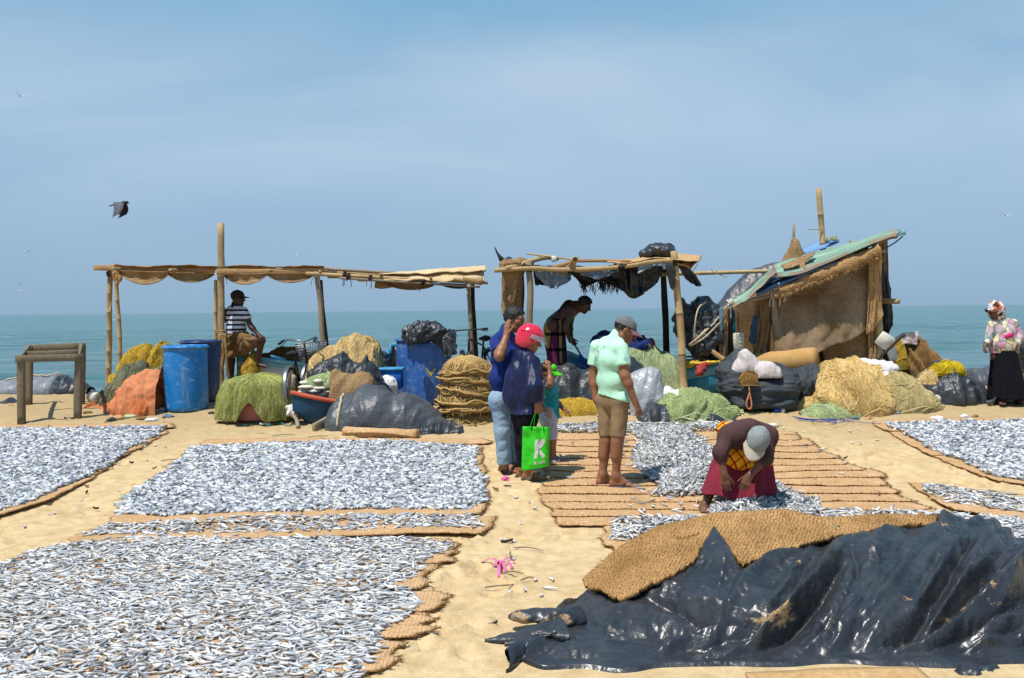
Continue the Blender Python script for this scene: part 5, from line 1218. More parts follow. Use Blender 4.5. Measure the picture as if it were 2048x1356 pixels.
 part('burlap_swag', 'burlap', swag(760, 868, 560, 568, 13, YF + .05, YF + .05, 6)); part('burlap_swag', 'grey_sheet', swag(880, 945, 566, 569, 7, YF, YF, 7))
 for k, (u, v, r, Yq) in enumerate([(219, 546, .055, YF + .38), (697, 553, .05, YF - .08), (741, 556, .045, YF - .06), (846, 564, .045, YF - .05), (690, 549, .05, YF - .05)]): mb = MB(); lashing(mb, P(u, v, Yq), r, 3, (1, 0, .1), .014, k); mb.obj('lashing', MAT['dark_rope'], root)
 for k, (u, v, r, Yq) in enumerate([(441, 545, .072, YP), (634, 548, .062, YF), (940, 568, .05, YF)]): mb = MB(); lashing(mb, P(u, v, Yq), r, 4, (.3, 0, 1), .016, k + 9); mb.obj('cloth_tie', MAT['white_cloth'], root)
 mb = MB(); c = P(441, 668, YP - .03)
 for k in range(4): lashing(mb, P(441 + k, 664 + 3 * k, YP), .07, 2, (0, .1, 1), .02, k + 30)
 mb.add(*cloth_strip([P(436, 668, YP - .08), P(444, 666, YP - .09), P(452, 668, YP - .08)], [P(434, 748, YP - .1), P(442, 735, YP - .12), P(447, 757, YP - .08)], 12, 20, .03, 2, 4, .012)); mb.add(*tube(curve([P(449, 672, YP - .06), P(452, 700, YP - .09), P(454, 740, YP - .1), P(457, 755, YP - .1), P(452, 762, YP - .1)], 24), .022 * (1 + .2 * noise(np.linspace(0, 12, 24), 1, 0, 2)), 7))
 mb.obj('rag_rope', MAT['burlap_pale'], root)
 part('driftwood_piece', 'grey_wood', pole(P(492, 531, YF + .2), P(520, 535, YF + .1), .02, .025, 0, 3, 7, 6))
build_left(); build_shelter()
def build_shed():
 YF, YB = 14.7, 16.2
 root = thing('beach_shelter', 'small pole shelter roofed with torn black plastic and boards, in the middle', 'shelter', gp(1.2, 15.2))
 def part(name, mat, *sh, smooth=True):
  mb = MB()
  for s in sh: mb.add(*s)
  return mb.obj(name, MAT[mat], root, smooth)
 def down(p, d=.1): q = p.copy(); q[2] = ground(q[0], q[1]) - d; return q
 part('post', 'grey_wood', pole(down(P(1063, 780, YF)), P(1058, 521, YF), .052, .046, .0, 1))
 part('post', 'bamboo', bamboo(down(P(1368, 772, YF)), P(1348, 502, YF), .060, .050, .02, .55, 2, 10))
 part('post', 'dark_wood', pole(down(P(1337, 712, YB)), P(1328, 541, YB), .056, .05, .0, 3))
 part('post', 'dark_wood', pole(down(P(1038, 720, YB)), P(1042, 535, YB), .055, .05, .0, 4))
 part('beam', 'bamboo', tube(curve([P(989, 541, YF - .06), P(1060, 537, YF - .07), P(1130, 540, YF - .07), P(1200, 537, YF - .07), P(1260, 531, YF - .06), P(1300, 524, YF - .07), P(1345, 521, YF - .08)], 40), .036 + .004 * noise(np.linspace(0, 20, 40), 1, 0, 1), 9))
 part('beam', 'bamboo_pale', bamboo(P(1270, 550, YB - .1), P(1546, 542, YB - .5), .034, .03, .0, .4, 8, 9))
 part('beam', 'bamboo', bamboo(P(1040, 535, YB), P(1335, 541, YB), .035, .03, 0, .4, 9))
 part('rafter', 'bamboo_pale', tube(curve([P(1012, 537, YF - .1), P(1035, 531, YF), P(1062, 522, YF + .1), P(1092, 515, YF + .3), P(1115, 517, YF + .5)], 20), .036, 9))
 part('rafter', 'bamboo', bamboo(P(1139, 543, YF + .6), P(1150, 518, YF - .75), .042, .044, 0, .4, 5, 12))
 c = P(1150, 518, YF - .753); part('pole_end', 'dark_wood', ico(c, (.030, .004, .030), 14, 8))
 part('stick', 'bamboo_pale', pole(P(1052, 507, YF + .2), P(1152, 520, YF + .1), .014, .012, 0, 6))
 part('stick', 'plank', plank(P(1104, 536, YF), P(1146, 524, YF - .1), .03, .05, 3, 6), plank(P(1145, 522, YF + .2), P(1262, 523, YF + .2), .03, .05, 4, 6))
 part('tag', 'white_plain', box8(P(1108, 518, YF + .05), E3, (.036, .006, .045), .003))
 for i, u in enumerate((1062, 1140, 1230, 1300, 1345)):
  p, q = P(u, 533 - .02 * (u - 1062), YF), P(u - 6, 536, YB); part('rafter', 'bamboo', bamboo(p, q, .026, .024, 0, .4, 30 + i))
 def sheet(nm, mat, fr, bk, Y0, Y1, amp, seed, th=.010, nx=50, ny=24, sag=0):
  a, b = curve([P(u, v, Y0) for u, v in fr], nx), curve([P(u, v, Y1) for u, v in bk], nx); t = np.linspace(0, 1, ny)[:, None, None]; g = a[None] * (1 - t) + b[None] * t
  s = np.linspace(0, 1, nx)[None]; g[..., 2] += amp * (crump(s * 7 + seed, t[..., 0] * 3, 0, seed)) - sag * np.sin(t[..., 0] * math.pi)
  g[..., 1] += .5 * amp * facet(s * 9, t[..., 0] * 3, seed, seed); return part(nm, mat, slab(g, th))
 sheet('roof_sheet', 'black_sheet', [(1062, 531), (1140, 533), (1220, 531), (1345, 520)], [(1050, 532), (1140, 532), (1220, 534), (1340, 528)], YF, YB, .04, 2, sag=.05)
 sheet('roof_board', 'cardboard', [(1214, 522), (1248, 528), (1290, 520), (1345, 518), (1398, 523)], [(1240, 520), (1270, 516), (1300, 508), (1340, 507), (1404, 513)], YF - .1, YB - .5, .02, 3, .012)
 sheet('roof_board', 'tan_roll', [(1352, 527), (1366, 532), (1380, 538), (1386, 530)], [(1352, 512), (1370, 512), (1390, 514), (1402, 516)], YF - .05, YF + .4, .02, 4, .012, 16, 12)
 V, F = blob([pxell(1318, 502, YF + .5, 27, 14, .25), pxell(1335, 505, YF + .4, 14, 14, .2), pxell(1298, 508, YF + .5, 18, 7, .2)], .014, .05); V = crumple(V, F, .04, 6, 41)
 mesh_obj('plastic_lump', V, F, MAT['black_sheet'], root)
 H = lambda nm, mat, top, bot, Y, **k: part(nm, mat, cloth_strip([P(u, v, Y + (d[0] if d else 0)) for u, v, *d in top], [P(u, v, Y + (d[0] if d else 0)) for u, v, *d in bot], **k))
 H('hanging_sheet', 'blue_sheet_rag', [(1066, 534), (1090, 530), (1115, 532), (1145, 538)], [(1074, 556), (1096, 574), (1112, 577), (1142, 558)], YF - .02, n=40, m=24, amp=.06, folds=3, seed=3)
 H('hanging_sheet', 'blue_sheet_rag', [(1148, 535), (1180, 534), (1215, 535), (1240, 534)], [(1156, 545), (1180, 556), (1205, 557), (1236, 541)], YF - .03, n=36, m=20, amp=.05, folds=3, seed=4)
 H('hanging_sheet', 'shaded_black_sheet', [(1066, 540), (1090, 540), (1130, 541)], [(1070, 570), (1085, 571), (1128, 568)], YF + .35, n=30, m=20, amp=.06, folds=3, seed=5)
 H('hanging_sheet', 'shaded_black_sheet', [(1138, 540), (1160, 541), (1190, 540), (1220, 538), (1250, 536), (1294, 530)], [(1146, 550), (1168, 574), (1200, 562), (1232, 574), (1264, 596), (1288, 588)], YF + .25, n=60, m=34, amp=.07, folds=4, seed=6)
 H('hanging_sheet', 'shaded_black_sheet', [(1258, 536), (1290, 530), (1330, 526)], [(1262, 592), (1284, 586), (1318, 566)], YF + .15, n=30, m=24, amp=.06, folds=2, seed=17)
 H('hanging_sheet', 'shaded_black_sheet', [(1225, 540), (1260, 538), (1294, 534)], [(1230, 566), (1258, 584), (1288, 586)], YF + .6, n=30, m=20, amp=.05, folds=3, seed=7)
 H('hanging_sheet', 'blue_sheet_rag', [(1276, 532), (1300, 528), (1325, 524), (1346, 526)], [(1276, 550), (1300, 536), (1322, 533), (1347, 552)], YF - .08, n=30, m=16, amp=.03, folds=2, seed=8)
 H('hanging_sheet', 'shaded_black_sheet', [(1330, 528), (1342, 532), (1352, 540)], [(1340, 574), (1345, 580), (1350, 572)], YF - .1, n=16, m=20, amp=.02, folds=2, seed=9)
 H('hanging_sheet', 'shaded_black_sheet', [(1348, 520), (1362, 524), (1376, 532)], [(1372, 560), (1392, 572), (1404, 571)], YF + .05, n=22, m=26, amp=.05, folds=2, seed=10)
 rs = np.random.default_rng(4); fr = []
 for i in range(150):
  u = rs.choice([rs.uniform(1182, 1240), rs.normal(1169, 3), rs.uniform(1200, 1236)]); v0 = 562 + rs.uniform(-3, 6); L = rs.uniform(5, 24) * (1.4 if abs(u - 1188) < 5 else 1)
  p = P(u, v0, YF + .2 + rs.uniform(-.05, .05)); s_ = YF / FPX; fr.append(tube(curve([p, p + A(rs.normal(0, .012), 0, -L * s_ * .5), p + A(rs.normal(0, .022), 0, -L * s_)], 6), [.005, .006, .005, .006, .004, .003], 4))
 tag(part('frayed_edge', 'dark_rope', *fr), kind='stuff')
 H('burlap_curtain', 'burlap', [(1004, 536), (1016, 534), (1034, 534), (1048, 536)], [(1004, 628), (1014, 640), (1024, 622), (1040, 628)], YF + .1, n=26, m=60, amp=.07, folds=3, seed=11, th=.014)
 V, F = blob([pxell(1024, 529, YF + .2, 24, 9, .25), pxell(1010, 540, YF + .1, 12, 8, .12), pxell(1045, 527, YF + .5, 20, 7, .3)], .014, .05); V = crumple(V, F, .03, 8, 43); mesh_obj('burlap_fold', V, F, MAT['burlap'], root)
 H('plastic_horn', 'black_sheet', [(988, 492), (992, 497), (997, 506), (1014, 522)], [(992, 504), (996, 514), (1002, 527), (1016, 531)], YF + .2, n=14, m=10, amp=.01, folds=1, seed=12)
 V, F = blob([pxell(1018, 522, YF + .25, 10, 8, .12)], .012, .04); V = crumple(V, F, .02, 9, 44); mesh_obj('plastic_lump', V, F, MAT['black_sheet'], root)
 for k, (u, v, Yq) in enumerate([(1056, 536, YF), (1347, 524, YF), (1143, 543, YF - .05), (1244, 533, YF - .06)]): mb = MB(); lashing(mb, P(u, v, Yq), .065 if k < 2 else .048, 4, (.2, 0, 1) if k < 2 else (1, 0, 0), .02, k + 60); mb.obj('lashing', MAT['dark_rope'], root)
 mb = MB()
 for k, (u, v) in enumerate([(1386, 545), (1480, 541), (1430, 548)]):
  p = P(u, v, 15.8)
  for j in range(3): d = rs.normal(0, 1, 3); mb = MB(); mb.add(*tube(curve([p, p + unit(d) * .1, p + unit(d) * .2 + A(.05, 0, .05 * (1 - k))], 8), .006, 4)); mb.obj('string_tail', MAT['rope'], root)
def build_hut():
 YF, YB = 14.9, 16.9
 root = thing('fishing_hut', 'ramshackle hut of burlap walls under a slanting green metal roof', 'hut', gp(4.6, 15.8))
 def part(name, mat, *sh, smooth=True, par=None):
  mb = MB()
  for s in sh: mb.add(*s)
  return mb.obj(name, MAT[mat], par or root, smooth)
 def down(p, d=.1): q = p.copy(); q[2] = ground(q[0], q[1]) - d; return q
 H = lambda nm, mat, top, bot, Y, **k: part(nm, mat, cloth_strip([P(q[0], q[1], Y + (q[2] if len(q) > 2 else 0)) for q in top], [P(q[0], q[1], Y + (q[2] if len(q) > 2 else 0)) for q in bot], **k))
 part('post', 'grey_wood', sweep(lin(down(P(1562, 715, YF - .1)), P(1546, 590, YF - .1), 10), rect(.085, .05, .008)))
 part('post', 'bamboo_pale', bamboo(down(P(1757, 722, YF - .05)), P(1756, 508, YF - .02), .06, .055, 0, .45, 2, 10))
 part('post', 'dark_wood', pole(down(P(1455, 715, YF)), P(1462, 612, YF), .045, .04, 0, 3))
 part('post', 'bamboo', bamboo(down(P(1655, 700, YB)), P(1637, 377, YB), .055, .048, .03, .5, 4, 10), tube(lin(P(1645, 458, YB - .06), P(1616, 459, YB - .1), 4), .008, 5))
 part('post', 'grey_wood', pole(down(P(1590, 700, YB - .2)), P(1587, 447, YB - .2), .045, .02, 0, 5))
 part('post', 'dark_wood', pole(down(P(1770, 710, YB)), P(1770, 480, YB), .05, .05, 0, 6))
 part('beam', 'grey_wood', pole(P(1458, 609, YF - .25), P(1562, 588, YF - .2), .03, .024, .0, 7))
 part('beam', 'grey_wood', pole(P(1545, 590, YF - .1), P(1770, 500, YF - .1), .035, .03, .0, 8))
 part('beam', 'bamboo_pale', pole(P(1735, 600, YF + .5), P(1796, 603, YF - .1), .045, .04, 0, 9))
 def corr(nm, mat, fr, bk, Y0, Y1, waves, amp, seed, rust=None, bend=0, nx=60, ny=90):
  a, b = curve([P(u, v, Y0) for u, v in fr], nx), curve([P(u, v, Y1) for u, v in bk], nx); t = np.linspace(0, 1, ny)[:, None]; s = np.linspace(0, 1, nx)[None]
  g = a[None] * (1 - t[..., None]) + b[None] * t[..., None]; n = grid_normals(g); g = g + n * (amp * np.sin(t * waves * 2 * math.pi) + .03 * fbm2(s * 3 + seed, t * 1.5, 2, seed))[..., None]
  g[..., 2] += bend * (s ** 6)
  V, F = slab(g, .008); c = np.ones((ny, nx, 3))
  if rust:
   e = np.clip(1.25 - t / .20, 0, 1) + np.clip((.06 - s) / .06, 0, 1) * .8 + np.clip((s - .93) / .05, 0, 1) + .9 * np.clip((s - .62) / .35, 0, 1) * (1 - .5 * t) + .9 * fbm2(s * 9 + seed, t * 6, 3, seed); k = sstep(.55, .8, e)[..., None]; c = (1 * (1 - k) + A(1.25, .60, .55) * k) * (.80 + .14 * np.cos(t * waves * 2 * math.pi) + .22 * noise2(s * 2.2 + seed, t * 26, 5))[..., None]  # rust tint and random streaks, plus corrugation shading painted as cosine bands
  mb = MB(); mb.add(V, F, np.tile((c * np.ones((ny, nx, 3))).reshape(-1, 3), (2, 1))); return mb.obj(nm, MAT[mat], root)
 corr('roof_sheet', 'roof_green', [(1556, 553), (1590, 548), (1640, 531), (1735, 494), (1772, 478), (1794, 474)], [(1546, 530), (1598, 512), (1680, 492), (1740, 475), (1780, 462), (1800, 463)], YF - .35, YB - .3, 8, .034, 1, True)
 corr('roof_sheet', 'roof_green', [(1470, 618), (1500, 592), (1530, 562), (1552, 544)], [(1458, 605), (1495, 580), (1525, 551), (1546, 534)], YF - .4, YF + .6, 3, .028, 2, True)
 corr('roof_sheet', 'roof_blue', [(1512, 589), (1560, 570), (1640, 540), (1702, 517)], [(1514, 581), (1560, 560), (1640, 530), (1702, 506)], YF - .3, YF + .5, 4, .026, 3)
 corr('roof_sheet', 'roof_blue', [(1514, 578), (1540, 566), (1562, 553)], [(1518, 570), (1540, 560), (1562, 549)], YF + .1, YF + .7, 3, .012, 4)
 corr('roof_sheet', 'roof_blue', [(1582, 520), (1610, 507), (1640, 497), (1676, 486)], [(1584, 512), (1612, 494), (1648, 478), (1680, 476)], YB - .3, YB + .5, 4, .014, 5)
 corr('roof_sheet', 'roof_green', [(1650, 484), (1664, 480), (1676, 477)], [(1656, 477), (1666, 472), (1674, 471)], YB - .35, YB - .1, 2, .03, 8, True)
 H('torn_plastic', 'roof_blue_film', [(1793, 464), (1800, 461), (1811, 459)], [(1794, 474), (1801, 471), (1812, 470)], YF + .1, n=14, m=8, amp=.02, folds=2, seed=5)
 part('cord', 'rake_blue', tube(curve([P(1806, 472, YF + .1), P(1790, 485, YF + .2), P(1768, 498, YF + .3)], 10), .010, 6))
 rs = np.random.default_rng(9)
 top = [(1546, 592), (1575, 578), (1610, 562), (1650, 546), (1690, 530), (1730, 512), (1756, 503)]
 c = curve([P(u, v, YF - .25) for u, v in top], 60); rr = .105 * (1 + .25 * noise(np.linspace(0, 14, 60), 2, 0, 3)) * np.linspace(.55, 1.15, 60)
 V, F = tube(c, rr, 18); V = V + .02 * np.stack([noise(V[:, 0] * 14, V[:, 1] * 14, V[:, 2] * 14, q) for q in (1, 2, 3)], 1); part('eave_roll', 'burlap_pale', (V, F))
 fr = []
 for i in range(420):
  k = rs.integers(4, 58); p = c[k] + A(rs.normal(0, .03), -rr[k] * .7, -rr[k] * .6); fr.append(tube(lin(p, p + A(rs.normal(0, .02), rs.normal(0, .02), -rs.uniform(.02, .09)), 3), [.006, .005, .002], 4))
 tag(part('eave_fringe', 'burlap_pale', *fr), kind='stuff')
 H('front_wall', 'burlap_wall', [(1546, 596), (1575, 583), (1610, 568), (1650, 552), (1690, 535), (1738, 514)], [(1550, 718, -.22), (1580, 726, -.24), (1632, 708, -.2), (1668, 690, -.16), (1700, 682, -.14), (1736, 656, -.1)], YF, n=90, m=60, amp=.05, folds=3, seed=21, th=.014)
 H('lower_wall', 'burlap', [(1640, 690), (1690, 665), (1740, 640)], [(1652, 728), (1690, 730), (1740, 730)], YF + .08, n=30, m=24, amp=.03, folds=2, seed=22, th=.014)
 H('corner_flap', 'burlap_pale', [(1738, 512), (1748, 506), (1758, 508)], [(1734, 668), (1746, 662), (1766, 630)], YF - .16, n=20, m=50, amp=.05, folds=2, seed=23, th=.014)
 H('corner_flap', 'burlap', [(1738, 640), (1746, 640), (1752, 640)], [(1738, 722), (1744, 726), (1750, 716)], YF - .08, n=12, m=24, amp=.04, folds=2, seed=24, th=.014)
 def wall(a, b, zt0, zt1, seed, mat='burlap'):
  n = 30; t = np.linspace(0, 1, n); base = np.array([[a[0] + (b[0] - a[0]) * k, a[1] + (b[1] - a[1]) * k] for k in t]); top = np.stack([base[:, 0], base[:, 1], zt0 + (zt1 - zt0) * t], 1); bot = np.stack([base[:, 0], base[:, 1], ground(base[:, 0], base[:, 1]) - .02], 1)
  m = np.linspace(0, 1, 20)[:, None, None]; g = top[None] * (1 - m) + bot[None] * m; g[..., 1] += .03 * fbm2(t[None] * 6 + seed, m[..., 0] * 3, 2, seed); g[..., 0] += .03 * fbm2(t[None] * 6 + seed, m[..., 0] * 3, 2, seed + 3); return slab(g, .02)
 pr = P(1757, 505, YF); pl = P(1462, 615, YF); zb = P(1780, 466, YB - .3)[2]
 zl = P(1500, 575, YF + .6)[2]
 part('side_wall', 'burlap', wall((pr[0], YF), (pr[0] + .25, YB), pr[2], zb - .1, 3))
 part('back_wall', 'burlap', wall((pl[0] + .2, YB - .3), (pr[0] + .25, YB), 1.72, zb - .2, 4))
 part('side_wall', 'dark_wood', wall((pl[0], YF), (pl[0] + .2, YB - .3), pl[2], 1.72, 5))
 H('hanging_burlap', 'burlap', [(1510, 598), (1525, 594), (1548, 590)], [(1506, 715), (1522, 716), (1540, 716)], YF + .0, n=26, m=50, amp=.09, folds=3, seed=25, th=.014)
 H('hanging_burlap', 'burlap', [(1440, 620), (1448, 616), (1456, 616)], [(1438, 722), (1446, 724), (1454, 722)], YF - .1, n=16, m=40, amp=.05, folds=2, seed=26, th=.014)
 H('hanging_cloth', 'teal_cloth', [(1456, 624), (1464, 620), (1470, 622)], [(1452, 706), (1462, 714), (1474, 712)], YF + .0, n=16, m=30, amp=.05, folds=2, seed=27)
 H('hanging_cloth', 'hull_dark', [(1506, 632), (1512, 630), (1516, 634)], [(1497, 682), (1506, 688), (1513, 682)], YF - .1, n=14, m=24, amp=.03, folds=2, seed=28)
 H('hanging_cloth', 'blue_sheet_rag', [(1438, 618), (1444, 614), (1448, 622)], [(1439, 660), (1443, 667), (1447, 655)], YF - .2, n=12, m=20, amp=.03, folds=2, seed=29)
 H('hanging_sheet', 'black_sheet', [(1757, 520), (1768, 535), (1784, 580)], [(1760, 652), (1768, 640), (1784, 638)], YF + .35, n=24, m=36, amp=.07, folds=3, seed=30)
 H('hanging_sheet', 'black_sheet', [(1770, 600), (1776, 600), (1783, 604)], [(1772, 660), (1778, 664), (1786, 650)], YF + .2, n=12, m=24, amp=.04, folds=2, seed=31)
 H('hanging_burlap', 'burlap', [(1757, 488), (1764, 482), (1772, 484)], [(1758, 540), (1766, 540), (1772, 536)], YF + .3, n=14, m=20, amp=.06, folds=2, seed=32, th=.014)
 heap('burlap_fold', '', '', 'burlap', [(1560, 532), (1568, 516), (1578, 500), (1587, 478), (1594, 484), (1602, 505), (1610, 520)], 540, .16, 'cloth', .05, root, seed=51, Yc=YB - .35, z0=P(1585, 538, YB - .35)[2], nx=60, nt=50)
 H('burlap_fold', 'burlap', [(1562, 531, .3), (1580, 524, .4), (1604, 514, .6), (1630, 504, .8)], [(1570, 538, .05), (1584, 534, .1), (1606, 526, .2), (1626, 512, .35)], YF, n=30, m=14, amp=.035, folds=3, seed=52, th=.02)
 H('burlap_fold', 'burlap', [(1600, 526, .1), (1606, 524, .1), (1610, 523, .1)], [(1600, 542, -.1), (1605, 546, -.1), (1609, 538, -.1)], YF, n=10, m=14, amp=.02, folds=2, seed=53, th=.014)
 for k, (u, v) in enumerate([(1545, 588), (1562, 586), (1580, 580), (1460, 608)]): mb = MB(); lashing(mb, P(u, v, YF - .2), .06, 3, (1, 0, .4), .02, k + 70); mb.obj('cloth_tie', MAT['white_cloth'], root)
 c = P(1477, 684, YF - .1); s_ = YF / FPX
 V, F = box8(c, rotz(.1), (9.5 * s_, .06, 19 * s_), .02); o = mesh_obj('foam_float', V, F, MAT['white_foam']); tag(o, 'white foam block hanging on a cord in the hut doorway', 'float')
 MB().add(*tube(curve([c + A(0, 0, 19 * s_), c + A(0, .02, .22), P(1476, 625, YF - .1)], 8), .006, 5)).obj('cord', MAT['dark_rope'], o)
 nt = MB()
 for i in range(-3, 6):
  for sg in (-1, 1): a = A(-9.5 * s_, -.064, -19 * s_ + i * .08); p, q = c + a, c + a + A(19 * s_, 0, 19 * s_);
 for i in range(5):
  z = -19 * s_ + (i + .5) * 7.6 * s_
  for sg in (-1, 1): nt.add(*tube(lin(c + A(-9.6 * s_, -.072, np.clip(z - sg * 5 * s_, -19 * s_, 19 * s_)), c + A(9.6 * s_, -.060, np.clip(z + sg * 5 * s_, -19 * s_, 19 * s_)), 3), .003, 4))
 nt.obj('net_cord', MAT['rope'], o)
def build_right():
 heap('tarpaulin', 'smooth grey-black plastic dome rising against the left side of the hut', 'tarpaulin', 'grey_black_sheet', [(1424, 690), (1430, 640), (1440, 608), (1456, 582), (1480, 558), (1510, 540), (1540, 526), (1575, 520), (1620, 530), (1640, 600)], 740, .45, 'cloth', .03, seed=61, Yc=17.5, nx=120)
 bundle('wrapped_bundle', 'black plastic wrapped bundle tied with rope, between the pole shelter and the hut', 'bundle', 'black_sheet', [(1362, 622, 15.2, 17, 26, .2), (1372, 645, 15.2, 22, 36, .25), (1408, 638, 15.1, 32, 36, .3), (1420, 670, 15.0, 26, 38, .3), (1402, 690, 15.05, 20, 30, .25), (1435, 700, 15.0, 14, 22, .2)], .06, 5, .05, .014, 62)
 mb = MB(); Yr = 14.75
 mb.add(*tube(curve([P(1378, 690, Yr), P(1400, 672, Yr - .05), P(1424, 650, Yr), P(1440, 632, Yr)], 16), .014, 6)); mb.add(*tube(curve([P(1380, 692, Yr), P(1408, 676, Yr - .05), P(1440, 645, Yr)], 16), .013, 6))
 mb.add(*tube(curve([P(1388, 680, Yr), P(1391, 640, Yr - .05), P(1398, 615, Yr), P(1412, 604, Yr + .1)], 18), .012, 6)); mb.add(*tube(curve([P(1390, 684, Yr), P(1400, 676, Yr - .04), P(1412, 658, Yr - .02), P(1400, 670, Yr)], 16), .010, 6))
 tag(mb.obj('rope', MAT['rope']), 'pale rope tied around the black wrapped bundle beside the hut', 'rope')
 bt, g = boat('teal boat bow on the sand behind the bamboo post of the pole shelter', P(1452, 728, 14.75), P(1300, 726, 16.2), .9, .5, [(0, .8, 'hull_teal', 'hull'), (.8, 1, 'hull_aqua', 'top_strake')], 'hull_teal', 'fishing boats', deck=.06, full=.5)
 bundle('cloth_piece', 'yellow cloth strip lying along the teal boat bow', 'cloth', 'yellow_cloth', [(1395, 726, 14.85, 26, 4, .12), (1425, 724, 14.8, 18, 4, .1), (1378, 732, 14.9, 12, 4, .1)], .012, 10, .02, .010, 63)
 bundle('cloth_piece', 'red and grey rag hanging over the side of the teal boat', 'cloth', 'red_cloth', [(1403, 736, 14.55, 10, 8, .05), (1398, 745, 14.5, 7, 7, .04), (1410, 729, 14.6, 12, 4, .08)], .012, 12, .02, .010, 64)
 rs = np.random.default_rng(6)
 for i in range(7):
  p = P(1368 + rs.uniform(0, 26), 722 - rs.uniform(0, 9), 15 + .05 * i); q = P(1405 + rs.uniform(0, 34), 720 - rs.uniform(-2, 8), 14.9 + .06 * i)
  o = MB().add(*pole(p, q, .016, .012, .02, i)).obj('stick', MAT['grey_wood']); tag(o, 'brown stick in the loose pile on the teal boat', 'stick', 'sticks piled on the teal boat')
 o = MB().add(*plank(P(1425, 704, 14.6), P(1449, 721, 14.4), .04, .06, 3)).obj('plank', MAT['plank']); tag(o, 'short plank leaning by the teal boat bow', 'plank')
 heap('tarpaulin', 'shiny black plastic heap between the child and the man in the mint shirt', 'tarpaulin', 'black_sheet', [(1090, 800), (1098, 760), (1112, 735), (1135, 727), (1150, 733), (1170, 740), (1195, 735), (1215, 745), (1225, 800)], 806, .5, 'sheet', .055, seed=65, freq=4.5, nx=150, nt=90)
 heap('net_heap', 'low yellow-green net heap on the sand behind the pointing child', 'fishing net', 'net_yellow', [(1085, 830), (1105, 810), (1130, 801), (1160, 800), (1190, 806), (1215, 815), (1240, 830)], 833, .4, 'net', .03, seed=66, st=700, stk=dict(w=.003, tint=[A(1, 1, 1), A(1.2, 1.15, .8)]), sh=(.8, 1.1))
 t = Nt('patchwork_cloth'); v = t.n('ShaderNodeTexVoronoi'); v.inputs['Scale'].default_value = 7; t.l(t.tc.outputs['Object'], v.inputs[0]); sp = t.n('ShaderNodeSeparateColor'); t.l(v.outputs['Color'], sp.inputs[0])
 c = t.ramp(sp.outputs[0], [(0, hx('#1d2748')), (.38, hx('#6d1f26')), (.55, hx('#8f7f5a')), (.68, hx('#1f2f63')), (.9, hx('#7c2a2a'))]); t.t.nodes[-1].color_ramp.interpolation = 'CONSTANT'
 MAT['patchwork'] = t.done(c, .9, t.bump(t.noise(40), .4, .01), .1)
 bundle('cloth_bundle', 'dark red and navy patchwork cloth bundle behind the man in the mint shirt', 'cloth bundle', 'patchwork', [(1215, 690, 15.2, 34, 26, .3), (1250, 684, 15.2, 34, 22, .3), (1280, 694, 15.1, 26, 20, .3), (1300, 704, 15.1, 12, 9, .2)], .03, 7, .06, .014, 67)
 bt, g = boat('teal boat tip poking out behind the rake', P(1136, 706, 15.9), P(1215, 735, 16.3), .4, .3, [(0, 1, 'hull_teal', 'hull')], 'hull_aqua', 'fishing boats')
 gt = [A(1, 1, 1), A(1.1, 1.12, .8), A(.8, .95, .8)]
 heap('net_heap', 'pale green net thrown over the heap right of the man in the mint shirt', 'fishing net', 'net_pale', [(1225, 760), (1236, 715), (1250, 690), (1262, 684), (1290, 686), (1312, 700), (1332, 706), (1346, 725), (1352, 745), (1364, 775), (1370, 790)], 796, .5, 'cloth', .05, seed=68, nx=150, nt=90, st=900, stk=dict(w=.0025, tint=gt))
 heap('tarpaulin', 'dark plastic under the pale green net at the mint shirt man\'s elbow', 'tarpaulin', 'black_sheet', [(1245, 750), (1252, 722), (1268, 718), (1284, 726), (1292, 745)], 760, .2, 'cloth', .03, seed=69, Yc=13.9, z0=P(1270, 755, 13.8)[2])  # black piece stands in for the shade of a hollow in the heap
 heap('plastic_sheet', 'silvery white plastic sheet hanging down the pale green net heap', 'plastic sheet', 'silver_sheet', [(1258, 780), (1264, 752), (1280, 742), (1300, 740), (1312, 750), (1320, 770), (1324, 792)], 796, .22, 'cloth', .05, seed=70, Yc=13.72)
 heap('cloth_heap', 'flat orange sheet on the sand in front of the silvery plastic', 'cloth', 'orange_pale', [(1240, 800), (1262, 787), (1280, 785), (1300, 789), (1318, 796), (1340, 806)], 815, .5, 'cloth', .03, seed=71)
 heap('cloth_heap', 'white rags trailing over the sand beside the bamboo post', 'rags', 'white_cloth', [(1306, 800), (1318, 784), (1332, 776), (1350, 778), (1372, 782), (1394, 790)], 800, .2, 'cloth', .03, seed=72, Yc=13.7)
 heap('net_heap', 'low grey-green net mound beside the dark bulging sack', 'fishing net', 'net_pale', [(1300, 825), (1318, 806), (1335, 792), (1362, 784), (1395, 786), (1430, 795), (1460, 812), (1485, 838)], 846, .55, 'net', .05, seed=73, st=1300, stk=dict(w=.003, tint=[A(.8, .9, .75), A(1, .95, .6), A(.65, .85, .6)]), sh=(.6, .95))
 heap('tarpaulin', 'folded black sheet on the sand by the mint shirt man\'s hand', 'tarpaulin', 'black_sheet', [(1276, 838), (1290, 822), (1310, 808), (1332, 805), (1352, 812), (1372, 830), (1390, 840)], 846, .28, 'sheet', .04, seed=74, freq=5)
 heap('tarpaulin', 'narrow black sheet strip in front of the grey-green net mound', 'tarpaulin', 'black_sheet', [(1392, 842), (1402, 828), (1420, 822), (1438, 828), (1452, 836), (1470, 842)], 846, .2, 'sheet', .03, seed=75, freq=6)
 rs = np.random.default_rng(31); mb = MB()
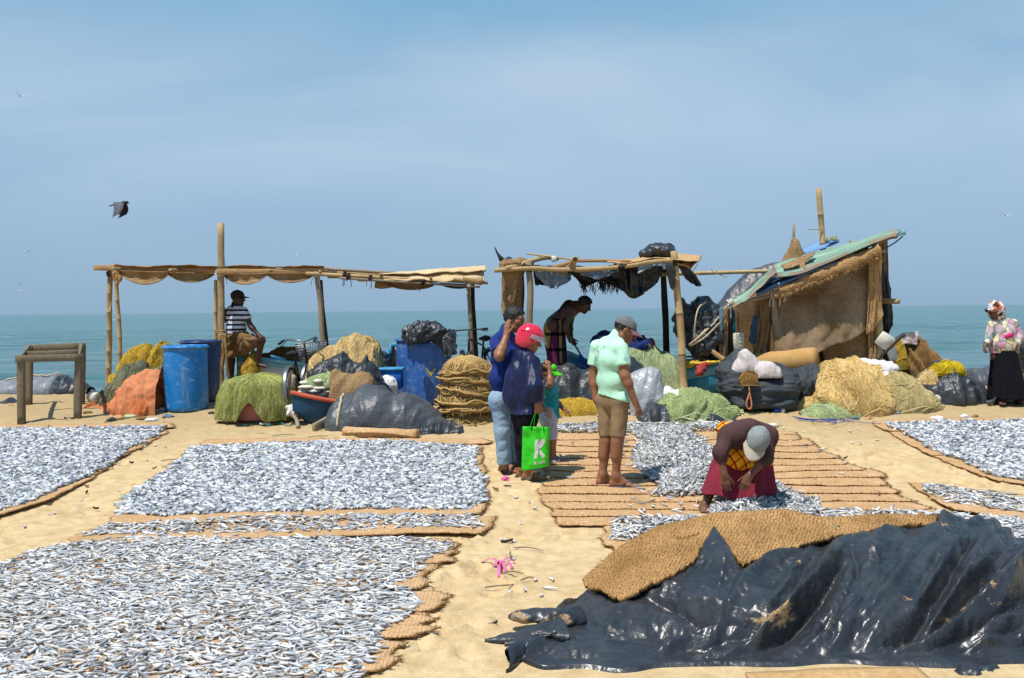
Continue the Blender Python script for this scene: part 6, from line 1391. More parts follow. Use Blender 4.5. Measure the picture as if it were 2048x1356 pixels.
 for i in range(9):
  c0 = G(1340 + rs.uniform(0, 90), 842 - rs.uniform(0, 14)) + A(0, .1, .12); a = np.linspace(0, rs.uniform(3, 6), 16); r_ = rs.uniform(.04, .12)
  mb.add(*tube(np.stack([c0[0] + r_ * np.cos(a), c0[1] + .5 * r_ * np.sin(a), c0[2] + .05 * np.sin(a * 1.5 + i)], -1), .007, 5))
 tag(mb.obj('rope_loops', MAT['rope']), 'pale rope loops tangled in the grey-green net mound', 'rope')
 Y = 13.9
 bundle('net_sack', 'big dark grey bulging sack stuffed open with white cloth, orange cord loop in front', 'sack', 'dark_canvas', [(1468, 775, Y, 34, 40, .3), (1515, 785, Y - .05, 62, 30, .38), (1565, 778, Y, 34, 36, .32), (1500, 800, Y, 60, 22, .4), (1550, 805, Y, 46, 18, .36), (1455, 745, Y + .05, 22, 22, .22), (1550, 752, Y + .05, 42, 22, .25, .2), (1480, 722, Y + .15, 26, 16, .2, -.3)], .024, 5, .05, .011, 76, fold=(.45, 1, 1.9))
 heap('white_sack', 'white cloth stuffed upright in the mouth of the dark sack', 'cloth', 'sack_white', [(1468, 738), (1475, 722), (1482, 714), (1489, 703), (1499, 710), (1510, 719), (1520, 728), (1526, 742)], 750, .12, 'cloth', .05, seed=77, Yc=Y - .12, z0=P(1490, 742, Y)[2])
 heap('white_sack', 'white cloth bulging from the right side of the dark sack mouth', 'cloth', 'sack_white', [(1508, 748), (1514, 735), (1526, 729), (1544, 731), (1556, 738), (1560, 752)], 755, .10, 'cloth', .04, seed=78, Yc=Y - .25, z0=P(1530, 752, Y - .2)[2])
 mb = MB(); a = Y - .47
 mb.add(*tube(curve([P(1497, 748, a + .12), P(1497, 768, a), P(1499, 785, a - .02), P(1493, 806, a - .03), P(1496, 817, a - .03), P(1502, 816, a - .03), P(1503, 806, a - .03), P(1499, 786, a - .02)], 40), .011, 7)); tag(mb.obj('cord_loop', MAT['orange_pale']), 'orange cord loop hanging down the front of the dark sack', 'cord')
 heap('net_heap', 'small olive net tuft at the mouth of the dark sack', 'fishing net', 'net_brown', [(1480, 760), (1486, 746), (1500, 742), (1512, 746), (1514, 764)], 770, .08, 'net', .015, seed=79, Yc=Y - .42, z0=P(1497, 768, Y - .42)[2], st=260, stk=dict(w=.003, tint=[A(1, 1, 1), A(1.2, 1.2, .5)]))
 bundle('grey_sack', 'slack dark grey sack squeezed between the bulging sack and the straw net', 'sack', 'dark_canvas', [(1610, 770, 14.1, 30, 36, .25), (1625, 755, 14.15, 26, 24, .2), (1600, 795, 14.1, 24, 20, .2)], .026, 6, .05, .013, 80, fold=(1.4, 1, .7))
 heap('net_heap', 'olive net scrap behind the slack grey sack', 'fishing net', 'net_pale', [(1570, 765), (1580, 742), (1596, 736), (1614, 740), (1624, 758)], 775, .2, 'net', .03, seed=81, Yc=14.5, z0=P(1590, 780, 14.5)[2], st=300, stk=dict(w=.003, tint=gt))
 bundle('paper_scrap', 'white paper bag on the olive net scrap', 'paper', 'white_cloth', [(1592, 748, 14.2, 11, 6, .06, -.3)], .012, 12, .02, .009, 82)
 p, q = P(1496, 734, 14.95), P(1634, 719, 14.45); V, F = sweep(lin(p, q, 24), circ(26, .19), 1 + .05 * noise(np.linspace(0, 5, 24), 2, 0, 2) + np.where(np.arange(24) == 23, -.06, 0)); o = MB().add(V, F).obj('coir_roll', MAT['tan_roll']); tag(o, 'fat tan rolled bale lying in front of the burlap wall', 'roll')
 tn = [A(1, 1, 1), A(1.12, 1.08, .95), A(.85, .82, .7)]
 heap('net_heap', 'large straw-gold fishing net heap with combed strands in front of the hut', 'fishing net', 'net_gold', [(1588, 838), (1600, 818), (1622, 796), (1640, 760), (1658, 732), (1680, 719), (1704, 715), (1734, 722), (1754, 745), (1772, 780), (1786, 815), (1796, 838)], 836, .62, 'net', .06, seed=83, nx=150, nt=90, st=3400, stk=dict(w=.0034, lift=.010, length=(.6, 1.5), tint=tn, wander=.6))
 heap('net_heap', 'pale green net skirt at the foot of the straw-gold net', 'fishing net', 'net_pale', [(1600, 836), (1618, 818), (1650, 806), (1690, 812), (1730, 820), (1760, 836)], 840, .34, 'net', .03, seed=84, st=800, stk=dict(w=.003, tint=gt))
 heap('net_heap', 'second tan net heap trailing lead weights right of the straw-gold net', 'fishing net', 'net_tan', [(1744, 815), (1756, 780), (1770, 757), (1790, 750), (1815, 756), (1840, 772), (1860, 795), (1884, 822)], 828, .5, 'net', .045, seed=85, st=1300, stk=dict(w=.003, tint=tn))
 mb = MB(); rs = np.random.default_rng(12)
 for i in range(10):
  p = G(1610 + rs.uniform(0, 120), 838 + rs.uniform(-2, 3)); pts = [p + A(rs.normal(0, .12) * k, rs.normal(0, .11) * k, .012 + .01 * (k == 1)) for k in range(4)]; mb.add(*tube(curve(pts, 14), .004, 5))
 tag(mb.obj('blue_twine', MAT['bottle_blue']), 'tangle of blue twine along the foot of the straw-gold net', 'twine')
 for i in range(26):
  p = G(1788 + rs.uniform(0, 74), 824 - rs.uniform(0, 15)); V, F = ico(p + A(0, -.02, .03), (.035, .03, .026), 10, 7, i, .25); o = mesh_obj('net_weight', V, F, MAT['pebble']); tag(o, 'grey stone weight along the edge of the second tan net', 'net weight', 'stone weights along the tan net')
 bundle('white_sack', 'full white sack tied at the neck behind the straw-gold net', 'sack', 'white_cloth', [(1752, 734, 14.6, 36, 13, .2), (1775, 740, 14.5, 20, 12, .16), (1728, 728, 14.7, 20, 9, .15)], .02, 6, .05, .012, 86)
 bundle('white_sack', 'small white bag tucked beside the second tan net', 'sack', 'white_cloth', [(1778, 775, 14.0, 9, 22, .1), (1772, 755, 14.05, 9, 10, .08)], .02, 8, .04, .012, 87)
 heap('net_heap', 'coarse brown coir netting draped over a mound right of the hut', 'fishing net', 'net_brown', [(1776, 760), (1784, 712), (1794, 688), (1808, 680), (1828, 678), (1850, 694), (1876, 722), (1902, 750)], 775, .42, 'net', .05, seed=88, Yc=15.2, st=1300, stk=dict(w=.0035, tint=tn))
 heap('net_heap', 'olive net strands hanging on the brown coir netting', 'fishing net', 'net_yellow', [(1786, 735), (1792, 690), (1800, 678), (1808, 690), (1814, 728)], 745, .1, 'net', .02, seed=89, Yc=14.85, z0=P(1800, 740, 14.4)[2], st=260, stk=dict(w=.003), sh=(.5, .8))
 s_ = 14.7 / FPX
 c = P(1770, 682, 14.75); V, F = box8(c, A([.82, 0, -.57], [.1, .98, .15], [.56, -.18, .8]), (15 * s_, .03, 15 * s_), .01); o = mesh_obj('foam_board', V, F, MAT['white_foam']); tag(o, 'square white foam board propped against the hut corner post', 'foam board')
 c = P(1784, 706, 14.8); V, F = box8(c, A([.95, 0, .3], [0, 1, 0], [-.3, 0, .95]), (9 * s_, .03, 16 * s_), .01); o = mesh_obj('foam_board', V, F, MAT['white_foam']); tag(o, 'narrow white foam board below the square one', 'foam board')
 o = MB().add(*pole(P(1752, 724, 14.5), P(1808, 669, 14.55), .024, .02, 0, 2)).obj('pole', MAT['dark_wood']); tag(o, 'black stick slanting in front of the white foam boards', 'stick')
 o = MB().add(*cloth_strip([P(1786, 680, 15), P(1806, 666, 15), P(1838, 663, 15)], [P(1790, 690, 14.9), P(1812, 688, 14.95), P(1834, 690, 15)], 20, 10, .03, 2, 3, .02)).obj('plastic_piece', MAT['hull_tan_pink']); tag(o, 'pinkish white plastic sheet sticking up behind the brown netting', 'plastic sheet')
 heap('tarpaulin', 'black plastic heap knotted at the top beside the woman in the headscarf', 'tarpaulin', 'black_sheet', [(1780, 806), (1796, 780), (1816, 758), (1840, 746), (1860, 740), (1880, 730), (1888, 727), (1898, 738), (1925, 748), (1950, 764), (1972, 790), (1990, 810)], 813, .62, 'sheet', .055, seed=90, freq=4, nx=160, nt=90)
 heap('net_heap', 'bright yellow net lying over the crest of the black plastic heap', 'fishing net', 'net_bright', [(1862, 744), (1872, 731), (1890, 724), (1912, 728), (1928, 742), (1930, 754)], 760, .16, 'net', .025, seed=91, Yc=14.3, z0=P(1895, 747, 14.3)[2], st=700, stk=dict(w=.0035, lift=.012))
 heap('net_heap', 'pale yellow net strip on the left shoulder of the black plastic heap', 'fishing net', 'net_gold', [(1828, 764), (1838, 748), (1850, 740), (1866, 738), (1870, 752)], 775, .1, 'net', .02, seed=92, Yc=13.8, z0=P(1850, 765, 13.8)[2], st=260, stk=dict(w=.003))
 b = G(1870, 808); r = 11 * b[1] / FPX; V, F = ico(b + A(0, -.03, r * .9), r, 18, 12, 3, .05); o = mesh_obj('buoy', V, F, MAT['white_foam']); tag(o, 'white round float resting against the black plastic heap', 'buoy')
 V, F = ico(b + A(-r * .3, -r * .95 - .03, r * 1.1), r * .16, 8, 6); mesh_obj('hole_plug', V, F, MAT['dark_rope'], o)
 heap('tarpaulin', 'grey plastic sheet on the far sand behind the woman in the headscarf', 'tarpaulin', 'grey_sheet', [(1925, 765), (1942, 745), (1962, 738), (1990, 734), (2030, 740), (2060, 760)], 775, .4, 'cloth', .04, seed=93, Yc=16.6)
 bundle('plastic_bundle', 'black plastic bag cut off by the right photo edge', 'plastic bag', 'black_sheet', [(2052, 700, 14.9, 20, 28, .2), (2062, 730, 14.9, 18, 24, .2)], .03, 6, .05, .013, 94)
MAT['roof_blue_film'] = basic('aqua_film', hx('#9ac6d0', .8), hx('#7fb3c2', .8), 8, .4, 20, .4, .01)
MAT['grey_black_sheet'] = plastic_sheet('grey_black_sheet', hx('#4d545c', .75), hx('#3f454d', .75), .42, 4, .35)
MAT['silver_sheet'] = plastic_sheet('silver_sheet', hx('#b9bcc0', .85), hx('#94989e', .85), .3, 7, .5)
MAT['dark_canvas'] = basic('dark_canvas', hx('#4b5157', .75), hx('#3a4046', .75), 3, .7, 40, .4, .006)
MAT['hull_tan_pink'] = basic('pink_white_plastic', hx('#d9c3c0', .9), hx('#c9b3b1', .9), 8, .5, 20, .2)
MAT['net_bright'] = basic('net_bright', hx('#d8c02a', .95), hx('#c6a91f', .95), 8, .95, 90, .4, .005, vc=True)
MAT['sack_white'] = basic('sack_white', hx('#cdc3c0'), hx('#b5aaa8'), 4, .8, 16, .4, .015)
build_shed(); build_hut(); build_right()
def people_mats():
 m = MAT
 def skin(n, c):
  t = Nt(n); f = t.noise(9, 3); col = t.mix(t.ramp(f, [(.3, (0, 0, 0)), (.7, (1, 1, 1))]), hx(c, .92), hx(c, 1.06)); col = t.mix(1.0, col, t.attr(), 'MULTIPLY')
  m[n] = t.done(col, .48, t.bump(t.noise(60, 3), .15, .003), .4, Subsurface_Weight=.05)
 skin('skin_brown', '#8c5f44'); skin('skin_dark', '#6b4733'); skin('skin_tan', '#8f5f42'); skin('skin_deep', '#4a3026')  # deepest skin is dark skin with the shelter shade kept in its tone
 def cloth(n, a, b, rough=.9, f=5, bs=26, bst=.45, bd=.012, spec=.15, sheen=.0): m[n] = basic(n, hx(a, .9), hx(b, .9), f, rough, bs, bst, bd, spec, sheen=sheen)
 cloth('hair_black', '#1c1a1b', '#121112', .55, 20, 90, .7, .006, .4)
 cloth('navy_polo', '#263d86', '#203372'); cloth('denim', '#9fb6cb', '#7f9bb8', .95, 3, 60, .4, .006)
 cloth('navy_jacket', '#162150', '#0f183c', .48, 4, 11, .3, .01, .35)
 cloth('black_trousers', '#1d1c20', '#161518'); cloth('khaki', '#9a8263', '#8a7355', .95, 4, 60, .35, .006)
 cloth('cap_grey', '#77787c', '#66686d', .9, 6, 70, .4, .005); cloth('cap_olive', '#3b3a30', '#2f2e27'); cloth('cap_pinkish', '#8a6a70', '#75585e')
 cloth('teal_shirt', '#2fa3a8', '#25898f'); cloth('white_shorts', '#c7c4cc', '#b3b0ba'); cloth('lime', '#5fd12c', '#4fbd22', .7); cloth('lilac', '#a898ad', '#94849a')
 cloth('sarong_brown', '#8a6a48', '#765939', .9, 4, 40, .5, .01); cloth('cardigan', '#5b4342', '#4a3635', .95, 5, 60, .5, .006); cloth('maroon', '#8c2f40', '#742635', .9, 4, 40, .4, .01)
 cloth('black_skirt', '#141420', '#0f0f17', .85); cloth('sandal', '#4d4238', '#3b332b'); cloth('flipflop', '#5a5870', '#47465c'); cloth('shoe_grey', '#7b7066', '#685e55'); cloth('shirt_white', '#d9dbe6', '#cfd2df')
 cloth('cap_faded', '#8f9796', '#7e8787', .9, 5, 60, .4, .006); cloth('brim_cream', '#b7ac9d', '#a89c8c'); cloth('dark_collar', '#15171f', '#101218')
 t = Nt('green_bag'); c = t.mix(t.ramp(t.noise(5, 3), [(.35, (0, 0, 0)), (.65, (1, 1, 1))]), hx('#39d61f', .85), hx('#2bbf15', .85)); m['green_bag'] = t.done(c, .45, t.bump(t.noise(9, 3), .5, .02), .4)
 t = Nt('mint_polo'); c = t.mix(1.0, t.mix(t.ramp(t.noise(3, 3), [(.35, (0, 0, 0)), (.65, (1, 1, 1))]), hx('#bbead0', .95), hx('#aee2c5', .95)), t.attr(), 'MULTIPLY'); m['mint_polo'] = t.done(c, .9, t.bump(t.noise(16, 3), .4, .012), .15)
 t = Nt('striped_jersey'); sp = t.n('ShaderNodeSeparateXYZ'); t.l(t.tc.outputs['Object'], sp.inputs[0])
 z = t.math('ADD', sp.outputs[2], t.math('MULTIPLY', t.noise(5, 2), .03)); f = t.math('FRACT', t.math('MULTIPLY', z, 13.2)); c = t.ramp(f, [(0, hx('#d5d8e4')), (.60, hx('#15182a'))]); t.t.nodes[-1].color_ramp.interpolation = 'CONSTANT'
 m['striped_jersey'] = t.done(c, .9, t.bump(t.noise(18, 3), .4, .012), .1)
 t = Nt('helmet_red'); m['helmet_red'] = t.done(hx('#d62440', .9), .18, None, .5, Coat_Weight=.6)
 t = Nt('visor'); m['visor'] = t.done(hx('#b9c3cb', .7), .08, None, .6, Alpha=.32)
 t = Nt('checked_sarong'); sp = t.n('ShaderNodeSeparateXYZ'); t.l(t.tc.outputs['Object'], sp.inputs[0])
 fx = t.math('FRACT', t.math('MULTIPLY', t.math('ADD', sp.outputs[0], t.math('MULTIPLY', sp.outputs[1], .6)), 5.6)); fz = t.math('FRACT', t.math('MULTIPLY', sp.outputs[2], 4.2))
 c = t.ramp(fx, [(0, hx('#5e2147')), (.34, hx('#23252f')), (.6, hx('#8b7d45')), (.86, hx('#4a2040'))]); t.t.nodes[-1].color_ramp.interpolation = 'CONSTANT'
 k = t.ramp(fz, [(0, (1, 1, 1)), (.78, (.12, .12, .14))]); t.t.nodes[-1].color_ramp.interpolation = 'CONSTANT'
 m['checked_sarong'] = t.done(t.mix(1.0, c, k, 'MULTIPLY'), .9, t.bump(t.noise(26), .4, .01), .1)
 t = Nt('plaid_blouse'); co = t.coord(rot=(R(20), R(35), 0)); sp = t.n('ShaderNodeSeparateXYZ'); t.l(co, sp.inputs[0])
 a = t.math('FRACT', t.math('MULTIPLY', sp.outputs[0], 15)); b = t.math('FRACT', t.math('MULTIPLY', sp.outputs[2], 15))
 ca = t.ramp(a, [(0, hx('#e0a21e')), (.55, hx('#b8321f')), (.75, hx('#e9b83a'))]); t.t.nodes[-1].color_ramp.interpolation = 'CONSTANT'
 cb = t.ramp(b, [(0, (1, 1, 1)), (.6, (.55, .2, .15)), (.8, (1, .9, .7))]); t.t.nodes[-1].color_ramp.interpolation = 'CONSTANT'
 m['plaid_blouse'] = t.done(t.mix(1.0, ca, cb, 'MULTIPLY'), .9, t.bump(t.noise(26), .4, .01), .1)
 def floral(n, sc_, stops, lines):
  t = Nt(n); co = t.tc.outputs['Object']
  wn = t.n('ShaderNodeTexNoise'); wn.inputs['Scale'].default_value = sc_ * .8; t.l(co, wn.inputs[0]); ad = t.n('ShaderNodeMix', data_type='RGBA', blend_type='LINEAR_LIGHT'); ad.inputs[0].default_value = .06; t.l(co, ad.inputs[6]); t.l(wn.outputs['Color'], ad.inputs[7])
  v = t.n('ShaderNodeTexVoronoi'); v.inputs['Scale'].default_value = sc_; t.l(ad.outputs[2], v.inputs[0]); sp = t.n('ShaderNodeSeparateColor'); t.l(v.outputs['Color'], sp.inputs[0])
  c = t.ramp(sp.outputs[0], stops); t.t.nodes[-1].color_ramp.interpolation = 'CONSTANT'
  e = t.n('ShaderNodeTexVoronoi', feature='DISTANCE_TO_EDGE'); e.inputs['Scale'].default_value = sc_; t.l(ad.outputs[2], e.inputs[0])
  c = t.mix(t.ramp(e.outputs['Distance'], [(.03, (1, 1, 1)), (.08, (0, 0, 0))]), c, lines)
  c = t.mix(t.ramp(t.noise(sc_ * 2.3, 3), [(.58, (0, 0, 0)), (.66, (.7, .7, .7))]), c, hx('#d8cfc6'))
  m[n] = t.done(c, .85, t.bump(t.noise(24), .4, .012), .15)
 floral('floral_scarf', 17, [(0, hx('#ddd2c8')), (.4, hx('#c1552b')), (.58, hx('#d9cfc8')), (.75, hx('#3b2320')), (.88, hx('#b9c4cc'))], hx('#4a2a26'))
 floral('floral_blouse', 10, [(0, hx('#cfc3a8')), (.25, hx('#b9a5b0')), (.42, hx('#d7cdb9')), (.6, hx('#6d9a9c')), (.7, hx('#c98aa8')), (.82, hx('#d9c9a0'))], hx('#7a7f78'))
 floral('floral_dark', 30, [(0, hx('#1c1a20')), (.45, hx('#b1384e')), (.6, hx('#1c1a20')), (.85, hx('#d8a0a8'))], hx('#1c1a20'))
people_mats()
def axes(f, up=(0, 0, 1)):
 f = unit(f); up = np.asarray(up, float); up = unit(up - f * np.dot(up, f)); return f, up, np.cross(f, up)   # fwd, up, right
class Fig:
 def __init__(s, label, Y, foot_px):
  s.Y = Y; p = P(*foot_px, Y); s.root = thing('person', label, 'person', A(p[0], Y, float(ground(p[0], Y)))); s.paint = []
 def J(s, u, v, dy=0.): return P(u, v, s.Y + dy)
 def skin(s, S, mat):
  V, F = S.build(); C = np.ones((len(V), 3))
  for c, r, col in s.paint:
   k = np.exp(-(np.linalg.norm(V - c, axis=1) / r) ** 4)[:, None]; C = C * (1 - k) + np.asarray(col) * k
  return mesh_obj('body', V, F, MAT[mat], s.root, True, C)
 def cloth(s, S, nm, mat, amp=.006, f=9, seed=0, fold=(1, 1, .45), paint=None, sm=1):
  V, F = S.build(); V = smooth_v(V, F, sm); n = vnormals(V, F); x, y, z = V.T; f = f * 1.45
  d = .5 * fbm(x * f * fold[0], y * f * fold[1], z * f * fold[2], 2, seed) + .75 * crump(x * f * .75 * fold[0] + z * f * .25, y * f * .75, z * f * .9 * fold[2] - x * f * .3, seed + 5) + .35 * facet(x * f * 2.6 + z * f, y * f * 2.6, z * f * 1.3 - x * f, seed + 8)
  V = V + n * (amp * d)[:, None]
  return mesh_obj(nm, V, F, MAT[mat], s.root, True, None if paint is None else paint(V, n))
def head(S, fig, c, f, up=(0, 0, 1), s=1.0, eyes=True, mouth=True, ears=True):
 f, u, r = axes(f, up); ax = A(r, f, u); q = lambda a, b, d: c + s * (r * a + f * b + u * d)
 S.ell(q(0, -.012, .032), ax, A(.074, .096, .084) * s, .02); S.ell(q(0, .022, -.03), ax, A(.060, .070, .085) * s, .03)
 S.cone(q(0, .060, -.092), q(0, .05, -.08), .024 * s, .035 * s, .03)
 for g in (-1, 1):
  S.cone(q(g * .05, -.01, -.055), q(g * .018, .06, -.09), .026 * s, .022 * s, .03); S.ell(q(g * .045, .055, -.015), ax, A(.025, .022, .028) * s, .02)
  if eyes: S.subell(q(g * .031, .098, .010), ax, A(.020, .016, .012) * s, .012); S.ell(q(g * .031, .079, .008), ax, A(.013, .013, .012) * s, .003); fig.paint.append((q(g * .031, .090, .009), .0125 * s, (.32, .30, .32)))
  S.cone(q(g * .014, .088, .028), q(g * .047, .076, .030), .011 * s, .009 * s, .012); fig.paint.append((q(g * .032, .09, .034), .016 * s, (.42, .40, .40)))
  if ears: S.ell(q(g * .077, -.008, .0), A(f * .94 + u * -.2, r, u), A(.020, .010, .033) * s, .008); S.subell(q(g * .089, .0, .0), ax, A(.008, .010, .018) * s, .005)
  S.ell(q(g * .011, .105, -.028), ax, A(.011, .012, .009) * s, .008)
 S.cone(q(0, .088, .020), q(0, .116, -.024), .010 * s, .013 * s, .012)
 if mouth:
  S.cone(q(-.018, .089, -.056), q(.018, .089, -.056), .008 * s, k=.008); S.cone(q(-.015, .088, -.067), q(.015, .088, -.067), .009 * s, k=.008); fig.paint.append((q(0, .098, -.061), .018 * s, (.80, .55, .52)))
 return f, u, r
def hair(fig, c, f, up, s=1.0, mat='hair_black', low=-.03, back=.0, vol=.010, long=None):
 f, u, r = axes(f, up); ax = A(r, f, u); S = Sdf(.006); q = lambda a, b, d: c + s * (r * a + f * b + u * d)
 S.ell(q(0, -.014, .034), ax, A(.076 + vol, .097 + vol, .086 + vol) * s, .02)
 if long: S.cone(q(0, -.07, 0), q(0, -.085, -long), .07 * s, .05 * s, .05)
 S.cutball(q(0, .02, low), -u, q(0, -.08, -.03), .085 * s if not long else .2 * s); S.cut(q(0, .055, .055), unit(f * .75 - u * .66))
 V, F = S.build(); n = vnormals(V, F); V = V + n * (.006 * noise(V[:, 0] * 60, V[:, 1] * 60, V[:, 2] * 60, 3) + .004 * noise(V[:, 0] * 140, V[:, 1] * 140, V[:, 2] * 140, 4))[:, None]
 return mesh_obj('hair', V, F, MAT[mat], fig.root)
def hand(S, W, d, n, side, curl=.3, s=1.0, spread=.0, thumb=.5):
 d = unit(d); n = unit(n - d * np.dot(n, d)); side = np.cross(d, n) * (1 if np.dot(np.cross(d, n), side) > 0 else -1)
 off = (.029, .010, -.009, -.027); ln = (.070, .078, .072, .057); kb = [W + s * (d * (.088 - .004 * abs(i - 1)) + side * o) for i, o in enumerate(off)]
 S.cone(W, W + s * d * .03, .024 * s, .024 * s, .02)
 for b, o in zip(kb, off): S.cone(W + s * (d * .02 + side * o * .5), b, .0165 * s, .0115 * s, .012)
 S.cone(kb[0], kb[3], .0115 * s, .010 * s, .008)
 cl = curl if hasattr(curl, '__len__') else (curl * .8, curl, curl * 1.1, curl * 1.2)
 for b, o, L, c in zip(kb, off, ln, cl):
  p = b; a = 0; dd = unit(d + side * (o * 4 * (.3 + spread)))
  for k, (fr, ra, rb) in enumerate(((.45, .0095, .0085), (.30, .0085, .0078), (.25, .0078, .0062))):
   a += c * (1., 1.15, .8)[k]; v = dd * math.cos(a) + n * math.sin(a); e = p + v * L * fr * s; S.cone(p, e, ra * s, rb * s, .004); p = e
 p = W + s * (d * .022 + side * .022); v = unit(d * .75 + side * .62 + n * .35 * thumb * 2); S.cone(W + s * d * .015, p, .018 * s, .016 * s, .012); e = p + v * .040 * s; S.cone(p, e, .0145 * s, .0115 * s, .008); v = unit(v + d * .5 + n * .25); S.cone(e, e + v * .032 * s, .0115 * s, .0100 * s, .004); e = e + v * .032 * s; S.cone(e, e + unit(v + n * .2) * .024 * s, .0098 * s, .0075 * s, .004)
def foot(S, An, d, s=1.0):
 d = unit(A(d[0], d[1], 0)); z = A(0, 0, 1); r = np.cross(d, z); h = float(An[2] - ground(An[0], An[1])) / s
 b = .030; q = lambda x, y, zz: A(An[0], An[1], 0) + s * (d * x + r * y) + z * (ground(An[0], An[1]) + .012 + s * zz)
 S.cone(An, q(-.035, 0, .03), .037 * s, .030 * s, .03); S.cone(An, q(.09, 0, .035), .036 * s, .030 * s, .03); S.cone(q(-.035, 0, .026), q(.12, .0, .022), .028 * s, .030 * s, .02); S.cone(q(.11, -.025, .018), q(.115, .03, .018), .019 * s, .018 * s, .02)
 for i, (y, L) in enumerate(((-.034, .066), (-.013, .066), (.005, .060), (.021, .052), (.036, .042))): S.cone(q(.12, y * .9, .018), q(.12 + L, y * 1.05, .012), (.0135 if i == 0 else .0105) * s, (.012 if i == 0 else .0085) * s, .004)
def sole(fig, An, d, s, nm, mat, strap=None, th=.016, closed=False):
 d = unit(A(d[0], d[1], 0)); z = A(0, 0, 1); r = np.cross(d, z); g = float(ground(An[0], An[1]))
 t = np.linspace(0, 2 * math.pi, 41)[:-1]; x = .062 + .138 * np.cos(t); w = (.042 + .010 * np.cos(t)) * np.sin(t)
 o = A(An[0], An[1], g) ; ring = o + s * (x[:, None] * d + w[:, None] * r)
 V = np.concatenate([ring + z * .004, ring + z * (.004 + th), [o + s * d * .062 + z * .004], [o + s * d * .062 + z * (.004 + th)]]); j = np.arange(40); k = (j + 1) % 40
 mb = MB().add(V, [np.stack([j, k, k + 40, j + 40], 1), np.concatenate([np.stack([k, j, np.full(40, 80)], 1), np.stack([j + 40, k + 40, np.full(40, 81)], 1)])])
 q = lambda a, b, c: o + s * (d * a + r * b + z * c)
 if strap == 'flip':
  for g_ in (-1, 1): mb.add(*tube(curve([q(.155, -.012, .03), q(.11, g_ * .022, .062), q(.06, g_ * .047, .03)], 10), .006, 6))
 if strap == 'band':
  for x0 in (.04, .10): mb.add(*sweep(curve([q(x0, -.05, .02), q(x0 + .01, -.035, .075), q(x0 + .01, .035, .075), q(x0, .05, .02)], 14), rect(.028, .006, .002)))
 return mb.obj(nm, MAT[mat], fig.root)
def torso(S, nb, sl, sr, hl, hr, i=0., belly=0., hips=True, ch=1.0, k=.05):
 ms, mh = (sl + sr) / 2, (hl + hr) / 2; w = sr - sl; L = np.linalg.norm(w); wu = w / (L + 1e-9); dn = unit(mh - ms)
 S.cone(sl + wu * .02, sr - wu * .02, .052 + i * .8, k=.03)
 c1 = ms + (mh - ms) * .24; S.cone(c1 - w * .22, c1 + w * .22, .086 * ch + i, k=k)
 c2 = ms + (mh - ms) * .62; ww = wu * .062; S.cone(c2 - ww, c2 + ww, .082 * ch + i + belly, k=k)
 S.cone(c1, c2, .10 * ch + i, .09 * ch + i + belly * .7, k)
 if hips: S.cone(hl, hr, .088 + i, k=k); S.cone(c2, mh, .09 + i, .095 + i, k)
 S.cone(nb, sl * .55 + nb * .45, .046 + i * .5, .042 + i * .8, .03); S.cone(nb, sr * .55 + nb * .45, .046 + i * .5, .042 + i * .8, .03)
def sleeve(S, s, e, k_, r0, r1): S.cone(s, s * (1 - k_) + e * k_, r0, r1, .02, 1)
def arm(S, s, e, w, r=(.050, .040, .027), k=.025): S.cone(s, e, r[0], r[1], k); S.cone(e, w, r[1], r[2], k); S.ell(e * .72 + w * .28, np.eye(3), A(1, 1, 1) * r[1] * 1.04, .03)
def leg(S, h, kn, an, r=(.085, .055, .036), back=None):
 S.cone(h, kn, r[0], r[1], .04); S.cone(kn, an, r[1], r[2], .03)
 if back is not None: c = kn * .70 + an * .30; S.cone(kn * .85 + an * .15 + unit(back) * .012, kn * .52 + an * .48 + unit(back) * .016, r[1] * .95, r[1] * .82, .04)
def cap(fig, c, f, up, s=1.0, mat='cap_grey', brim='cap_grey', tilt=0., bw=.075, bl=.085, h=.1, low=.035, nm='cap'):
 f, u, r = axes(f, up); ax = A(r, f, u); q = lambda a, b, d: c + s * (r * a + f * b + u * d)
 S = Sdf(.007); S.ell(q(0, -.012, .03), ax, A(.088, .110, h) * s, .01); S.cut(q(0, 0, low), -u)
 V, F = S.build(); n = vnormals(V, F); V = V + n * (.003 * noise(V[:, 0] * 25, V[:, 1] * 25, V[:, 2] * 25, 3))[:, None]; o = mesh_obj(nm, V, F, MAT[mat], fig.root)
 t = np.linspace(-1, 1, 21)[None, :]; m = np.linspace(0, 1, 8)[:, None]; ang = t * 1.15
 rr = 1 + m * bl / .1 * np.cos(ang * .85) ** .7
 x = .086 * np.sin(ang) * (1 + .10 * m); y = -.012 + .106 * np.cos(ang) + m * bl * np.cos(ang * 1.1) ** .8; z = low + .004 - .018 * t ** 2 - m * (.012 + tilt)
 g = c + s * (r * x[..., None] + f * y[..., None] + u * z[..., None]); MB().add(*slab(g, .006)).obj('brim', MAT[brim], o)
 MB().add(*ico(q(0, -.012, .03 + h), .008 * s, 10, 6)).obj('button', MAT[brim], o)
 return o
